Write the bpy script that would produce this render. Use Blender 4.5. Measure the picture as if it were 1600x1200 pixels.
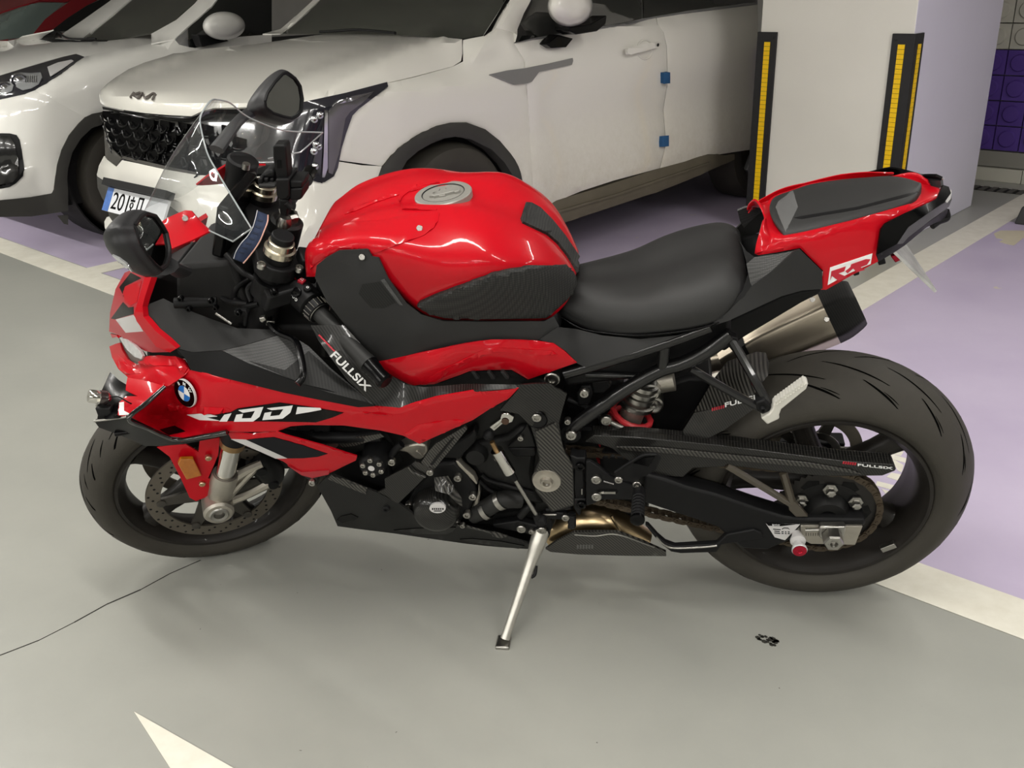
import bpy, bmesh, math, random
import numpy as np
from mathutils import Vector, Matrix, geometry

random.seed(7)
for o in list(bpy.data.objects):
    bpy.data.objects.remove(o)
SC = bpy.context.scene
COL = SC.collection

# ---------------------------------------------------------------- camera
FL = 1492.76                        # focal length in pixels of a 1600 px wide frame
CAM_C = np.array([0.0, 0.0, 1.3776])
CAM_R = np.array([0.9996, -0.0115, -0.0273])
CAM_U = np.array([0.0296, 0.3876, 0.9214])
CAM_F = np.array([0.0, 0.9218, -0.3877])
cam_d = bpy.data.cameras.new('camera')
cam_d.sensor_width = 36.0
cam_d.lens = FL / 1600 * 36.0
cam_d.clip_start = 0.02
cam = bpy.data.objects.new('camera', cam_d)
COL.objects.link(cam)
cam.matrix_world = Matrix(((CAM_R[0], CAM_U[0], -CAM_F[0], CAM_C[0]),
                           (CAM_R[1], CAM_U[1], -CAM_F[1], CAM_C[1]),
                           (CAM_R[2], CAM_U[2], -CAM_F[2], CAM_C[2]),
                           (0, 0, 0, 1)))
SC.camera = cam

# ---------------------------------------------------------------- world, exposure
w_ = bpy.data.worlds.new('garage_ambient')
SC.world = w_
w_.use_nodes = True
w_.node_tree.nodes['Background'].inputs[0].default_value = (0.9, 0.95, 1.0, 1)
w_.node_tree.nodes['Background'].inputs[1].default_value = 0.15
SC.view_settings.view_transform = 'Standard'
SC.view_settings.look = 'None'
SC.view_settings.gamma = 1.0
SC.view_settings.use_curve_mapping = False
SC.view_settings.exposure = 0.08

# lane direction (LA) and bay direction (BA) on the garage floor
LA = np.array([0.7362, -0.6767, 0.0])
BA = np.array([0.6767, 0.7362, 0.0])
def FW(a, s, z=0.0):
    return LA * a + BA * s + np.array([0, 0, z])

CEIL = 2.75
TUBE_W = 42.0
TUBES = [(a, -6.2) for a in (-8.0, -4.8, -1.6, 1.6, 4.8)] + [(a, -2.9) for a in (-9.0, -6.2, -3.4, -0.6, 2.2, 5.0)] + [(a, 0.75) for a in (-9.6, -6.8, -4.0, -1.2, 1.6, 4.4)] + [(a, 3.7) for a in (0.2, 3.0, 5.8)]  # the outermost row is added as fill
for (a, s) in TUBES:
    ld = bpy.data.lights.new('tube_light', 'AREA')
    ld.shape = 'RECTANGLE'; ld.size = 2.0; ld.size_y = 0.09
    ld.energy = TUBE_W * (2.3 if s < -5 else 1.6 if s < -2 else .72 if s < 2 else .85); ld.color = (1.0, 0.975, 0.93)
    lo = bpy.data.objects.new('tube_light', ld); COL.objects.link(lo)
    lo.location = FW(a, s, CEIL - 0.125)
    lo.rotation_euler = (0, 0, math.atan2(LA[1], LA[0]))
    # a bare tube also lights the ceiling above it
    lu = bpy.data.objects.new('tube_uplight', ld.copy()); COL.objects.link(lu); lu.data.energy = TUBE_W * .35
    lu.location = FW(a, s, CEIL - 0.13); lu.rotation_euler = (math.pi, 0, math.atan2(LA[1], LA[0]))

# ---------------------------------------------------------------- frames
class Frame:
    """A local frame: x rearward, y to the thing's right (w = -y is left), z up."""
    def __init__(s, O, X, Y, Z):
        s.O = np.array(O, float); s.M = np.stack([X, Y, Z], 1).astype(float)
        q, r = np.linalg.qr(s.M); s.M = q * np.sign(np.diag(r))
        s.c = s.M.T @ (CAM_C - s.O)
    def ray(s, px, py):
        d = CAM_R * (px - 800) + CAM_U * (600 - py) + CAM_F * FL
        return s.M.T @ d
    def P(s, px, py, w):
        d = s.ray(px, py); t = (-w - s.c[1]) / d[1]
        return s.c + d * t
    def PL(s, px, py, pt, n):
        d = s.ray(px, py); n = np.array(n, float); t = ((np.array(pt) - s.c) @ n) / (d @ n)
        return s.c + d * t
    def mat(s):
        m = np.eye(4); m[:3, :3] = s.M; m[:3, 3] = s.O
        return Matrix(m.tolist())

BK = Frame([0.703, 1.9858, 0.0028], [0.9903, -0.139, 0.0056], [0.1342, 0.9655, 0.2232], [-0.0364, -0.2203, 0.9748])

ZOOMS = {'A': (100, 380, .2875), 'B': (100, 600, .2875), 'C': (140, 90, .2875), 'D': (480, 260, .2875),
         'E': (480, 540, .2875), 'F': (800, 500, .2875), 'G': (1080, 560, .2875), 'H': (1080, 240, .2875),
         'a': (0, 0, .25), 'b': (400, 0, .25), 'c': (760, 0, .25), 'd': (1100, 0, .3125), 'e': (0, 280, .25),
         'f': (680, 780, .25), 'h': (360, 240, .1625),
         'r': (1120, 640, .2625), 's': (1120, 540, .2), 't': (110, 660, .25), 'u': (360, 370, .23333),
         'v': (540, 620, .2), 'x': (720, 620, .21667), 'y': (880, 680, .16667), 'z': (130, 530, .16667),
         'k': (0, 180, .16667), 'm': (0, 0, .15), 'n': (140, 150, .16667), 'o': (800, 230, .275), 'q': (1400, 0, .2833),
         'i': (1330, 240, .23333), '0': (0, 0, 1.0)}
def tr(z, pts):
    ox, oy, k = ZOOMS[z]
    return [(ox + k * p[0], oy + k * p[1]) + tuple(p[2:]) for p in pts]

# ---------------------------------------------------------------- materials
def lin(r, g, b):
    f = lambda c: (c / 255 / 12.92) if c <= 10 else ((c / 255 + .055) / 1.055) ** 2.4
    return (f(r), f(g), f(b), 1.0)
MATS = {}
def mat(name, col, rough=.5, metal=0., coat=0., noise=0., nscale=30., bump=0., bscale=200., spec=.5, trans=0., ior=1.45, emit=0., coat_r=.05, rvar=0.):
    m = bpy.data.materials.new(name); m.use_nodes = True
    nt = m.node_tree; b = nt.nodes['Principled BSDF']
    b.inputs['Base Color'].default_value = col
    b.inputs['Roughness'].default_value = rough
    b.inputs['Metallic'].default_value = metal
    b.inputs['Coat Weight'].default_value = coat
    b.inputs['Coat Roughness'].default_value = coat_r
    b.inputs['Specular IOR Level'].default_value = spec
    b.inputs['Transmission Weight'].default_value = trans
    b.inputs['IOR'].default_value = ior
    if emit:
        b.inputs['Emission Color'].default_value = col; b.inputs['Emission Strength'].default_value = emit
    tc = nt.nodes.new('ShaderNodeTexCoord')
    if noise or rvar:
        n = nt.nodes.new('ShaderNodeTexNoise'); n.inputs['Scale'].default_value = nscale; n.inputs['Detail'].default_value = 6
        nt.links.new(tc.outputs['Object'], n.inputs['Vector'])
        if noise:
            mx = nt.nodes.new('ShaderNodeMix'); mx.data_type = 'RGBA'; mx.inputs['Factor'].default_value = 1
            c = np.array(col[:3])
            mx.inputs['A'].default_value = tuple(np.clip(c * (1 - noise), 0, 1)) + (1,)
            mx.inputs['B'].default_value = tuple(np.clip(c * (1 + noise), 0, 1)) + (1,)
            nt.links.new(n.outputs['Fac'], mx.inputs['Factor']); nt.links.new(mx.outputs['Result'], b.inputs['Base Color'])
        if rvar:
            mr = nt.nodes.new('ShaderNodeMapRange'); mr.inputs['To Min'].default_value = max(0, rough - rvar); mr.inputs['To Max'].default_value = rough + rvar
            nt.links.new(n.outputs['Fac'], mr.inputs['Value']); nt.links.new(mr.outputs['Result'], b.inputs['Roughness'])
    if bump:
        n2 = nt.nodes.new('ShaderNodeTexNoise'); n2.inputs['Scale'].default_value = bscale; n2.inputs['Detail'].default_value = 3
        nt.links.new(tc.outputs['Object'], n2.inputs['Vector'])
        bp = nt.nodes.new('ShaderNodeBump'); bp.inputs['Strength'].default_value = bump; bp.inputs['Distance'].default_value = .002
        nt.links.new(n2.outputs['Fac'], bp.inputs['Height']); nt.links.new(bp.outputs['Normal'], b.inputs['Normal'])
    MATS[name] = m
    return m
def carbon_mat(name, ca, cb, scale=420., rough=.3, coat=.8, rot=(0, .6, 0)):
    """twill weave: fine diagonal bands that break every few threads"""
    m = mat(name, ca, rough, coat=coat, spec=.3); nt = m.node_tree; b = nt.nodes['Principled BSDF']
    tc = nt.nodes.new('ShaderNodeTexCoord'); mp = nt.nodes.new('ShaderNodeMapping'); mp.inputs['Rotation'].default_value = rot
    nt.links.new(tc.outputs['Object'], mp.inputs['Vector'])
    w = nt.nodes.new('ShaderNodeTexWave'); w.bands_direction = 'X'; w.inputs['Scale'].default_value = scale / 6.283; w.inputs['Distortion'].default_value = 0.
    nt.links.new(mp.outputs['Vector'], w.inputs['Vector'])
    r = nt.nodes.new('ShaderNodeMix'); r.data_type = 'RGBA'; r.inputs['A'].default_value = ca; r.inputs['B'].default_value = cb
    nt.links.new(w.outputs['Fac'], r.inputs['Factor']); nt.links.new(r.outputs['Result'], b.inputs['Base Color'])
    return m
def hatch_mat(name, ca, cb, scale=900., rough=.45):
    """small raised dots on moulded plastic"""
    m = mat(name, ca, rough); nt = m.node_tree; b = nt.nodes['Principled BSDF']
    tc = nt.nodes.new('ShaderNodeTexCoord')
    v = nt.nodes.new('ShaderNodeTexVoronoi'); v.inputs['Scale'].default_value = scale; v.inputs['Randomness'].default_value = 0.
    nt.links.new(tc.outputs['Object'], v.inputs['Vector'])
    r = nt.nodes.new('ShaderNodeMix'); r.data_type = 'RGBA'; r.inputs['A'].default_value = cb; r.inputs['B'].default_value = ca
    mr = nt.nodes.new('ShaderNodeMapRange'); mr.inputs['From Min'].default_value = .2; mr.inputs['From Max'].default_value = .6
    nt.links.new(v.outputs['Distance'], mr.inputs['Value'])
    nt.links.new(mr.outputs['Result'], r.inputs['Factor']); nt.links.new(r.outputs['Result'], b.inputs['Base Color'])
    bp = nt.nodes.new('ShaderNodeBump'); bp.inputs['Strength'].default_value = .6; bp.inputs['Distance'].default_value = .001; bp.invert = True
    nt.links.new(v.outputs['Distance'], bp.inputs['Height']); nt.links.new(bp.outputs['Normal'], b.inputs['Normal'])
    return m

RED = mat('red_paint', (0.46, 0.003, 0.010, 1), .36, coat=.4, coat_r=.03, spec=.1)
REDD = mat('red_satin', (0.36, 0.008, 0.018, 1), .4, coat=.3)
BLK = mat('black_plastic', lin(19, 19, 20), .5, noise=.12, nscale=25, spec=.22)
BLKG = mat('gloss_black', lin(5, 5, 6), .25, coat=.05, spec=.15)
GROOVE = mat('groove_black', lin(9, 9, 9), .95, spec=.0)
MATT = mat('matt_charcoal', lin(40, 40, 40), .58, spec=.28, noise=.06, nscale=12, bump=.15, bscale=900)
DARK = mat('dark_engine', lin(20, 20, 20), .5, spec=.3, noise=.25, nscale=60)
SEATM = mat('seat_vinyl', lin(38, 38, 38), .52, noise=.06, nscale=15, bump=.25, bscale=1300)
RUB = mat('rubber', lin(54, 51, 45), .7, noise=.15, nscale=18, bump=.15, bscale=400)
RUBS = mat('rubber_dusty', lin(58, 54, 47), .75, noise=.18, nscale=14)
RIMM = mat('rim_black', lin(33, 30, 27), .5, noise=.25, nscale=20, coat=.05, spec=.35)
STEEL = mat('steel', lin(165, 163, 158), .3, metal=1., noise=.15, nscale=40)
CHROME = mat('chrome', lin(215, 213, 208), .12, metal=1.)
ALU = mat('cast_aluminium', lin(172, 167, 157), .42, metal=.85, noise=.15, nscale=50, bump=.2, bscale=500)
DISCM = mat('brake_disc_steel', lin(112, 106, 97), .4, metal=.75, noise=.12, nscale=30)
TITAN = mat('titanium', lin(182, 172, 156), .38, metal=1., noise=.16, nscale=9)
HEAT = mat('heat_stained_steel', lin(212, 188, 148), .3, metal=1., noise=.3, nscale=10)
CHAINM = mat('chain_steel', lin(78, 68, 56), .45, metal=.6, noise=.3, nscale=90)
WHITE = mat('white_print', lin(225, 225, 225), .4)
WHITED = mat('white_decal', lin(196, 194, 194), .3, coat=.5)
BLUE = mat('blue_print', lin(30, 110, 190), .35)
REDP = mat('red_print', lin(175, 30, 48), .4)
REDA = mat('red_anodised', lin(170, 26, 50), .3, metal=.7)
SPRING = mat('red_spring', lin(190, 45, 52), .4, coat=.3)
AMBER = mat('amber_reflector', lin(176, 104, 24), .25, coat=.7, noise=.2, nscale=120)
BLUEF = mat('blue_webbing', lin(34, 46, 72), .8, noise=.2, nscale=200, bump=.5, bscale=900)
GOLD = mat('gold_anodised', lin(150, 122, 86), .35, metal=.9)
CARB = carbon_mat('carbon_twill', lin(11, 11, 11), lin(42, 41, 39), coat=.25)
CARBB = carbon_mat('carbon_twill_bold', lin(13, 13, 12), lin(74, 72, 68), coat=.35, scale=300., rough=.28)
CARBM = carbon_mat('carbon_matt', lin(18, 18, 18), lin(31, 31, 30), rough=.6, coat=.0)
HATCH = hatch_mat('dotted_plastic', lin(54, 54, 54), lin(84, 84, 84), 330., .6)
TUBEB = mat('black_gloss_tube', lin(14, 14, 15), .3, coat=.35, spec=.4)
HOSE = mat('hose_rubber', lin(26, 26, 25), .6, noise=.15, nscale=30)
EDGEB = mat('gloss_edge', lin(6, 6, 7), .1, coat=1., coat_r=.05)
HATCHD = hatch_mat('dotted_dark_plastic', lin(42, 42, 42), lin(78, 78, 78), 240.)
PADM = hatch_mat('ribbed_rubber', lin(22, 22, 22), lin(48, 48, 46), 210., .6)

def glass_mat(name, tint, alpha, rough=.02):
    m = bpy.data.materials.new(name); m.use_nodes = True; nt = m.node_tree
    b = nt.nodes['Principled BSDF']; b.inputs['Base Color'].default_value = tint; b.inputs['Roughness'].default_value = rough
    b.inputs['Specular IOR Level'].default_value = .5
    t = nt.nodes.new('ShaderNodeBsdfTransparent'); t.inputs[0].default_value = (.93, .94, .94, 1)
    g = nt.nodes.new('ShaderNodeBsdfGlossy'); g.inputs['Roughness'].default_value = rough
    lw = nt.nodes.new('ShaderNodeLayerWeight'); lw.inputs['Blend'].default_value = .5
    pw = nt.nodes.new('ShaderNodeMath'); pw.operation = 'POWER'; pw.inputs[1].default_value = 3.; nt.links.new(lw.outputs['Facing'], pw.inputs[0])
    ad = nt.nodes.new('ShaderNodeMath'); ad.operation = 'MULTIPLY_ADD'; ad.inputs[1].default_value = .8; ad.inputs[2].default_value = .05; nt.links.new(pw.outputs[0], ad.inputs[0])
    mx = nt.nodes.new('ShaderNodeMixShader'); nt.links.new(ad.outputs[0], mx.inputs[0])
    nt.links.new(t.outputs[0], mx.inputs[1]); nt.links.new(g.outputs[0], mx.inputs[2])
    m2 = nt.nodes.new('ShaderNodeMixShader'); m2.inputs[0].default_value = alpha
    nt.links.new(mx.outputs[0], m2.inputs[1]); nt.links.new(b.outputs[0], m2.inputs[2])
    nt.links.new(m2.outputs[0], nt.nodes['Material Output'].inputs[0])
    return m
SCREEN = glass_mat('windscreen_clear', lin(150, 155, 160), .07)
LENS = glass_mat('lens_clear', lin(210, 212, 214), .25)
CARGLASS = mat('tinted_glass', lin(22, 24, 24), .04, spec=.8, coat=1., coat_r=.01)
MIRROR = mat('mirror_glass', lin(150, 152, 150), .02, metal=1.)

# ---------------------------------------------------------------- mesh helpers
def link(name, me, parent=None):
    o = bpy.data.objects.new(name, me); COL.objects.link(o)
    if parent is not None: o.parent = parent
    return o
def finish(me, smooth, ang):
    if smooth:
        me.shade_smooth()
        me.set_sharp_from_angle(angle=math.radians(ang))
def mk(name, V, F, m, parent=None, smooth=True, ang=38, bevel=0, bseg=2, recalc=True):
    me = bpy.data.meshes.new(name)
    me.from_pydata([tuple(map(float, v)) for v in V], [], [tuple(int(i) for i in f) for f in F])
    if recalc:
        bm = bmesh.new(); bm.from_mesh(me); bmesh.ops.recalc_face_normals(bm, faces=bm.faces); bm.to_mesh(me); bm.free()
    me.update(); finish(me, smooth, ang)
    me.materials.append(m)
    o = link(name, me, parent)
    if bevel:
        b = o.modifiers.new('bevel', 'BEVEL'); b.width = bevel; b.segments = bseg; b.limit_method = 'ANGLE'; b.angle_limit = math.radians(40); b.harden_normals = False
    return o
class MB:
    """collects shapes into one mesh"""
    def __init__(s): s.V = []; s.F = []
    def add(s, V, F):
        k = len(s.V); s.V += [np.array(v, float) for v in V]; s.F += [tuple(i + k for i in f) for f in F]
        return s
    def build(s, name, m, parent=None, **k): return mk(name, s.V, s.F, m, parent, **k)
def thing(name, label, cat, M, group=None):
    o = bpy.data.objects.new(name, None); COL.objects.link(o); o.empty_display_size = .1
    o.matrix_world = M; o['label'] = label; o['category'] = cat
    if group: o['group'] = group
    return o
def tag(o, label, cat, group=None):
    o['label'] = label; o['category'] = cat
    if group: o['group'] = group
    return o

def catmull(P, n, closed=False):
    P = np.array(P, float); N = len(P)
    if N == 2 and not closed:
        t = np.linspace(0, 1, n * 1 + 1)[:, None]; return P[0] * (1 - t) + P[1] * t
    out = []
    segs = N if closed else N - 1
    for i in range(segs):
        if closed: a, b, c, d = P[(i - 1) % N], P[i], P[(i + 1) % N], P[(i + 2) % N]
        else:
            b, c = P[i], P[i + 1]
            a = P[i - 1] if i > 0 else 2 * b - c
            d = P[i + 2] if i + 2 < N else 2 * c - b
        for k in range(n):
            t = k / n
            out.append(.5 * ((2 * b) + (-a + c) * t + (2 * a - 5 * b + 4 * c - d) * t * t + (-a + 3 * b - 3 * c + d) * t ** 3))
    if not closed: out.append(P[-1])
    return np.array(out)
def nrm(v): v = np.array(v, float); return v / (np.linalg.norm(v) + 1e-12)
def grid_faces(nr, nc, cr=False, cc=False, k=0):
    F = []
    for i in range(nr if cr else nr - 1):
        for j in range(nc if cc else nc - 1):
            i2, j2 = (i + 1) % nr, (j + 1) % nc
            F.append((k + i * nc + j, k + i * nc + j2, k + i2 * nc + j2, k + i2 * nc + j))
    return F
def tube_geo(pts, r, seg=10, n=6, flat=1.0, up=None, smooth=True):
    pts = np.array(pts, float); r = np.atleast_1d(np.array(r, float))
    if len(r) == 1: r = np.full(len(pts), r[0])
    if smooth and len(pts) > 2:
        C = catmull(np.column_stack([pts, r]), n); pts, r = C[:, :3], C[:, 3]
    N = len(pts); T = np.gradient(pts, axis=0); T /= np.linalg.norm(T, axis=1)[:, None] + 1e-12
    u = np.array(up, float) if up is not None else np.array([0, 0, 1.]) if abs(T[0][2]) < .9 else np.array([1., 0, 0])
    V = []; a = u - T[0] * (u @ T[0]); a = nrm(a)
    for i in range(N):
        a = nrm(a - T[i] * (a @ T[i])); b = np.cross(T[i], a)
        for k in range(seg):
            t = 2 * math.pi * k / seg
            V.append(pts[i] + r[i] * (math.cos(t) * a * flat + math.sin(t) * b))
    F = grid_faces(N, seg, cc=True)
    F.append(tuple(range(seg))[::-1]); F.append(tuple((N - 1) * seg + k for k in range(seg)))
    return V, F
def tube(name, pts, r, m, parent, seg=10, n=6, flat=1.0, up=None, smooth=True, **k):
    V, F = tube_geo(pts, r, seg, n, flat, up, smooth)
    return mk(name, V, F, m, parent, **k)
def basis(ax):
    ax = nrm(ax); u = np.array([0, 0, 1.]) if abs(ax[2]) < .9 else np.array([1., 0, 0])
    a = nrm(np.cross(u, ax)); b = np.cross(ax, a)
    return ax, a, b
def lathe_geo(c, ax, prof, seg=32, closed=False, a0=0., a1=2 * math.pi):
    """prof: (radius, height along the axis)"""
    ax, a, b = basis(ax); c = np.array(c, float); V = []
    full = abs(a1 - a0 - 2 * math.pi) < 1e-6
    n = seg if full else seg + 1
    for k in range(n):
        t = a0 + (a1 - a0) * k / seg
        d = math.cos(t) * a + math.sin(t) * b
        for r, h in prof: V.append(c + ax * h + d * r)
    F = grid_faces(n, len(prof), cr=full, cc=closed)
    return V, F
def lathe(name, c, ax, prof, m, parent, seg=32, closed=False, **k):
    V, F = lathe_geo(c, ax, prof, seg, closed); return mk(name, V, F, m, parent, **k)
def box_geo(c, ex, ey, ez):
    c = np.array(c, float); ex, ey, ez = map(lambda v: np.array(v, float), (ex, ey, ez)); V = []
    for sx in (-1, 1):
        for sy in (-1, 1):
            for sz in (-1, 1): V.append(c + sx * ex + sy * ey + sz * ez)
    return V, [(0, 1, 3, 2), (4, 6, 7, 5), (0, 4, 5, 1), (2, 3, 7, 6), (0, 2, 6, 4), (1, 5, 7, 3)]
def box(name, c, ex, ey, ez, m, parent, bevel=0, **k):
    V, F = box_geo(c, ex, ey, ez); return mk(name, V, F, m, parent, bevel=bevel, **k)
def prism_geo(poly, d):
    poly = [np.array(p, float) for p in poly]; d = np.array(d, float); n = len(poly)
    V = poly + [p + d for p in poly]
    F = [tuple(range(n))[::-1], tuple(range(n, 2 * n))] + [(i, (i + 1) % n, n + (i + 1) % n, n + i) for i in range(n)]
    return V, F
def prism(name, poly, d, m, parent, bevel=0, tri=False, **k):
    V, F = prism_geo(poly, d); return mk(name, V, F, m, parent, bevel=bevel, **k)
def slab(fr, name, out, w, depth, m, parent, bevel=.002, round_=0, **k):
    """a plate cut to an outline seen in the photograph, its outer face w from the centre plane, depth thick"""
    if round_: out = [tuple(p) for p in catmull([p[:2] for p in out], round_, True)]
    poly = [fr.P(p[0], p[1], w) for p in out]
    return prism(name, poly, (0, depth, 0), m, parent, bevel=bevel, **k)
def loft(name, rows, m, parent, n=5, cr=False, cc=False, caps=False, th=0, **k):
    R = [catmull(r, n, cc) for r in rows]
    R = np.array(R); Cs = np.array([catmull(R[:, j], n, cr) for j in range(R.shape[1])])
    G = np.transpose(Cs, (1, 0, 2)); nr, nc = G.shape[:2]
    V = list(G.reshape(-1, 3)); F = grid_faces(nr, nc, cr, cc)
    if caps and cc:
        F.append(tuple(range(nc))[::-1]); F.append(tuple((nr - 1) * nc + j for j in range(nc)))
    o = mk(name, V, F, m, parent, **k)
    if th:
        s = o.modifiers.new('thick', 'SOLIDIFY'); s.thickness = th; s.offset = -1
    return o

class Field:
    """thin-plate surface: lateral offset w over the picture of a panel"""
    def __init__(s, pts, lam=1e-4):
        A = np.array(pts, float); s.X = A[:, :2] / 100; s.lam = lam
        n = len(A); K = s.k(s.X, s.X) + lam * np.eye(n); Pm = np.column_stack([np.ones(n), s.X])
        L = np.block([[K, Pm], [Pm.T, np.zeros((3, 3))]]) + 1e-12 * np.eye(n + 3)
        s.c = np.linalg.lstsq(L, np.concatenate([A[:, 2], np.zeros(3)]), rcond=None)[0]
    @staticmethod
    def k(a, b):
        d2 = ((a[:, None] - b[None]) ** 2).sum(-1)
        return np.where(d2 > 1e-12, .5 * d2 * np.log(np.maximum(d2, 1e-12)), 0)
    def __call__(s, xy):
        X = np.array(xy, float).reshape(-1, 2) / 100
        return s.k(X, s.X) @ s.c[:-3] + s.c[-3] + X @ s.c[-2:]
def inpoly(pt, poly):
    x, y = pt; c = False; n = len(poly); j = n - 1
    for i in range(n):
        xi, yi = poly[i][:2]; xj, yj = poly[j][:2]
        if (yi > y) != (yj > y) and x < (xj - xi) * (y - yi) / (yj - yi) + xi: c = not c
        j = i
    return c
def panel(fr, name, out, m, parent, ctrl=(), fld=None, hit=None, th=.004, step=9, off=0., mirror=False, curve=0, holes=(), bevel=0, ang=30, roll=0.):
    """a curved, thick panel: outline points (px, py, w); inner points follow a smooth surface"""
    if fld is None and hit is None: fld = Field([p for p in out if len(p) > 2] + list(ctrl))
    def dens(loop):
        L = [p[:2] for p in loop]
        if curve: L = [tuple(p) for p in catmull(L, curve, True)]
        r = []
        for i in range(len(L)):
            a, b = np.array(L[i]), np.array(L[(i + 1) % len(L)]); n = max(1, int(np.linalg.norm(b - a) / step))
            for k in range(n): r.append(tuple(a + (b - a) * k / n))
        return r
    O = dens(out); HS = [dens(h) for h in holes]
    xs = [p[0] for p in O]; ys = [p[1] for p in O]
    pts = list(O); faces = [list(range(len(O)))]
    edges = [(i, (i + 1) % len(O)) for i in range(len(O))]
    for h in HS:
        k = len(pts); pts += h; edges += [(k + i, k + (i + 1) % len(h)) for i in range(len(h))]
    Pb = np.array(pts)
    y = min(ys) + step * .5; r = 0
    while y < max(ys):
        x = min(xs) + step * (.5 if r % 2 else 1.)
        while x < max(xs):
            if inpoly((x, y), O) and not any(inpoly((x, y), h) for h in HS):
                if ((Pb - (x, y)) ** 2).sum(1).min() > (step * .45) ** 2: pts.append((x, y))
            x += step
        y += step * .87; r += 1
    vo, eo, fo, *_ = geometry.delaunay_2d_cdt([Vector(p) for p in pts], edges, [], 0, 1e-5)
    P2 = np.array([tuple(v) for v in vo])
    T = []
    for f in fo:
        c = P2[list(f)].mean(0)
        if inpoly(c, O) and not any(inpoly(c, h) for h in HS): T.append(tuple(f))
    if hit is not None: V = hit(fr, P2, off)
    else:
        W = fld(P2) + off
        V = np.array([fr.P(P2[i, 0], P2[i, 1], W[i]) for i in range(len(P2))])
    N = np.zeros_like(V)
    for f in T:
        a, b, c = V[f[0]], V[f[1]], V[f[2]]; n = np.cross(b - a, c - a)
        if n @ (fr.c - a) < 0: n = -n
        for i in f: N[i] += n
    N /= np.linalg.norm(N, axis=1)[:, None] + 1e-12
    # boundary edges
    cnt = {}
    for f in T:
        for i in range(3):
            e = (f[i], f[(i + 1) % 3]); key = tuple(sorted(e)); cnt.setdefault(key, []).append(e)
    bd = [v[0] for v in cnt.values() if len(v) == 1]
    n = len(V); Vb = V - N * th
    if roll:
        bi = {i for e in bd for i in e}
        for i in bi: V[i] = V[i] - N[i] * roll
    VV = np.vstack([V, Vb]); FF = list(T) + [tuple(n + i for i in f[::-1]) for f in T] + [(a, b, n + b, n + a) for a, b in bd]
    o = mk(name, VV, FF, m, parent, ang=ang, bevel=bevel)
    o_m = None
    if mirror:
        VM = VV.copy(); VM[:, 1] *= -1
        o_m = mk(name, VM, [f[::-1] for f in FF], m, parent, ang=ang, bevel=bevel)
    return o, fld, o_m
def text(name, s, org, xd, yd, size, m, parent, depth=.0006, shear=0., align='LEFT', spacing=1., bold=0.):
    cu = bpy.data.curves.new(name, 'FONT'); cu.body = s; cu.size = size; cu.extrude = depth / 2; cu.shear = shear; cu.align_x = align; cu.space_character = spacing; cu.offset = bold
    to = bpy.data.objects.new(name, cu); COL.objects.link(to)
    dg = bpy.context.evaluated_depsgraph_get(); me = bpy.data.meshes.new_from_object(to.evaluated_get(dg))
    bpy.data.objects.remove(to)
    xd, yd = nrm(xd), np.array(yd, float); yd = nrm(yd - xd * (yd @ xd)); zd = np.cross(xd, yd)
    Mx = np.eye(4); Mx[:3, 0], Mx[:3, 1], Mx[:3, 2], Mx[:3, 3] = xd, yd, zd, org
    me.transform(Matrix(Mx.tolist())); me.materials.clear(); me.materials.append(m)
    return link(name, me, parent)
def text_on(name, s, fr, p0, p1, up, w, m, parent, off=.0012, **k):
    """letters between two points of the picture lying on the plane w"""
    w0, w1 = (w if isinstance(w, tuple) else (w, w))
    a, b, c = fr.P(*p0, w0), fr.P(*p1, w1), fr.P(*up, w0)
    n = nrm(np.cross(b - a, c - a)); n = n if n @ (fr.c - a) > 0 else -n
    L = np.linalg.norm(b - a); h = np.linalg.norm((c - a) - nrm(b - a) * ((c - a) @ nrm(b - a)))
    o = text(name, s, (0, 0, 0), (1, 0, 0), (0, 1, 0), 1.0, m, parent, depth=.02, **k)
    me = o.data; co = np.array([v.co[:] for v in me.vertices]); mn, mx = co.min(0), co.max(0)
    u = (co - mn) / (mx - mn + 1e-9)
    e1, e2 = b - a, c - a
    newc = a + u[:, :1] * e1 + u[:, 1:2] * e2 + n * (off + (u[:, 2:3] - .5) * .0006)
    for v, q in zip(me.vertices, newc): v.co = q
    me.update()
    return o

# bolts share one mesh per size/finish
_bolt = {}
def bolt(fr, px, py, w, parent, r=.007, m=None, ax=(0, -1, 0), name='bolt', h=.006):
    m = m or STEEL; key = (round(r, 4), m.name, round(h, 4))
    if key not in _bolt:
        mb = MB()
        prof = [(0, h * .45), (r * .45, h * .45), (r * .5, h), (r * .85, h), (r, h * .75), (r, -.004), (0, -.004)]
        V, F = lathe_geo((0, 0, 0), (0, 0, 1), prof, 12); mb.add(V, F)
        me = mb.build('bolt_src', m); data = me.data; bpy.data.objects.remove(me); _bolt[key] = data
    o = bpy.data.objects.new(name, _bolt[key]); COL.objects.link(o); o.parent = parent
    p = fr.P(px, py, w) if py is not None else np.array(px, float)
    z, a, b = basis(ax); Mx = np.eye(4); Mx[:3, 0], Mx[:3, 1], Mx[:3, 2], Mx[:3, 3] = a, b, z, p
    o.matrix_local = Matrix(Mx.tolist())
    return o

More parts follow.
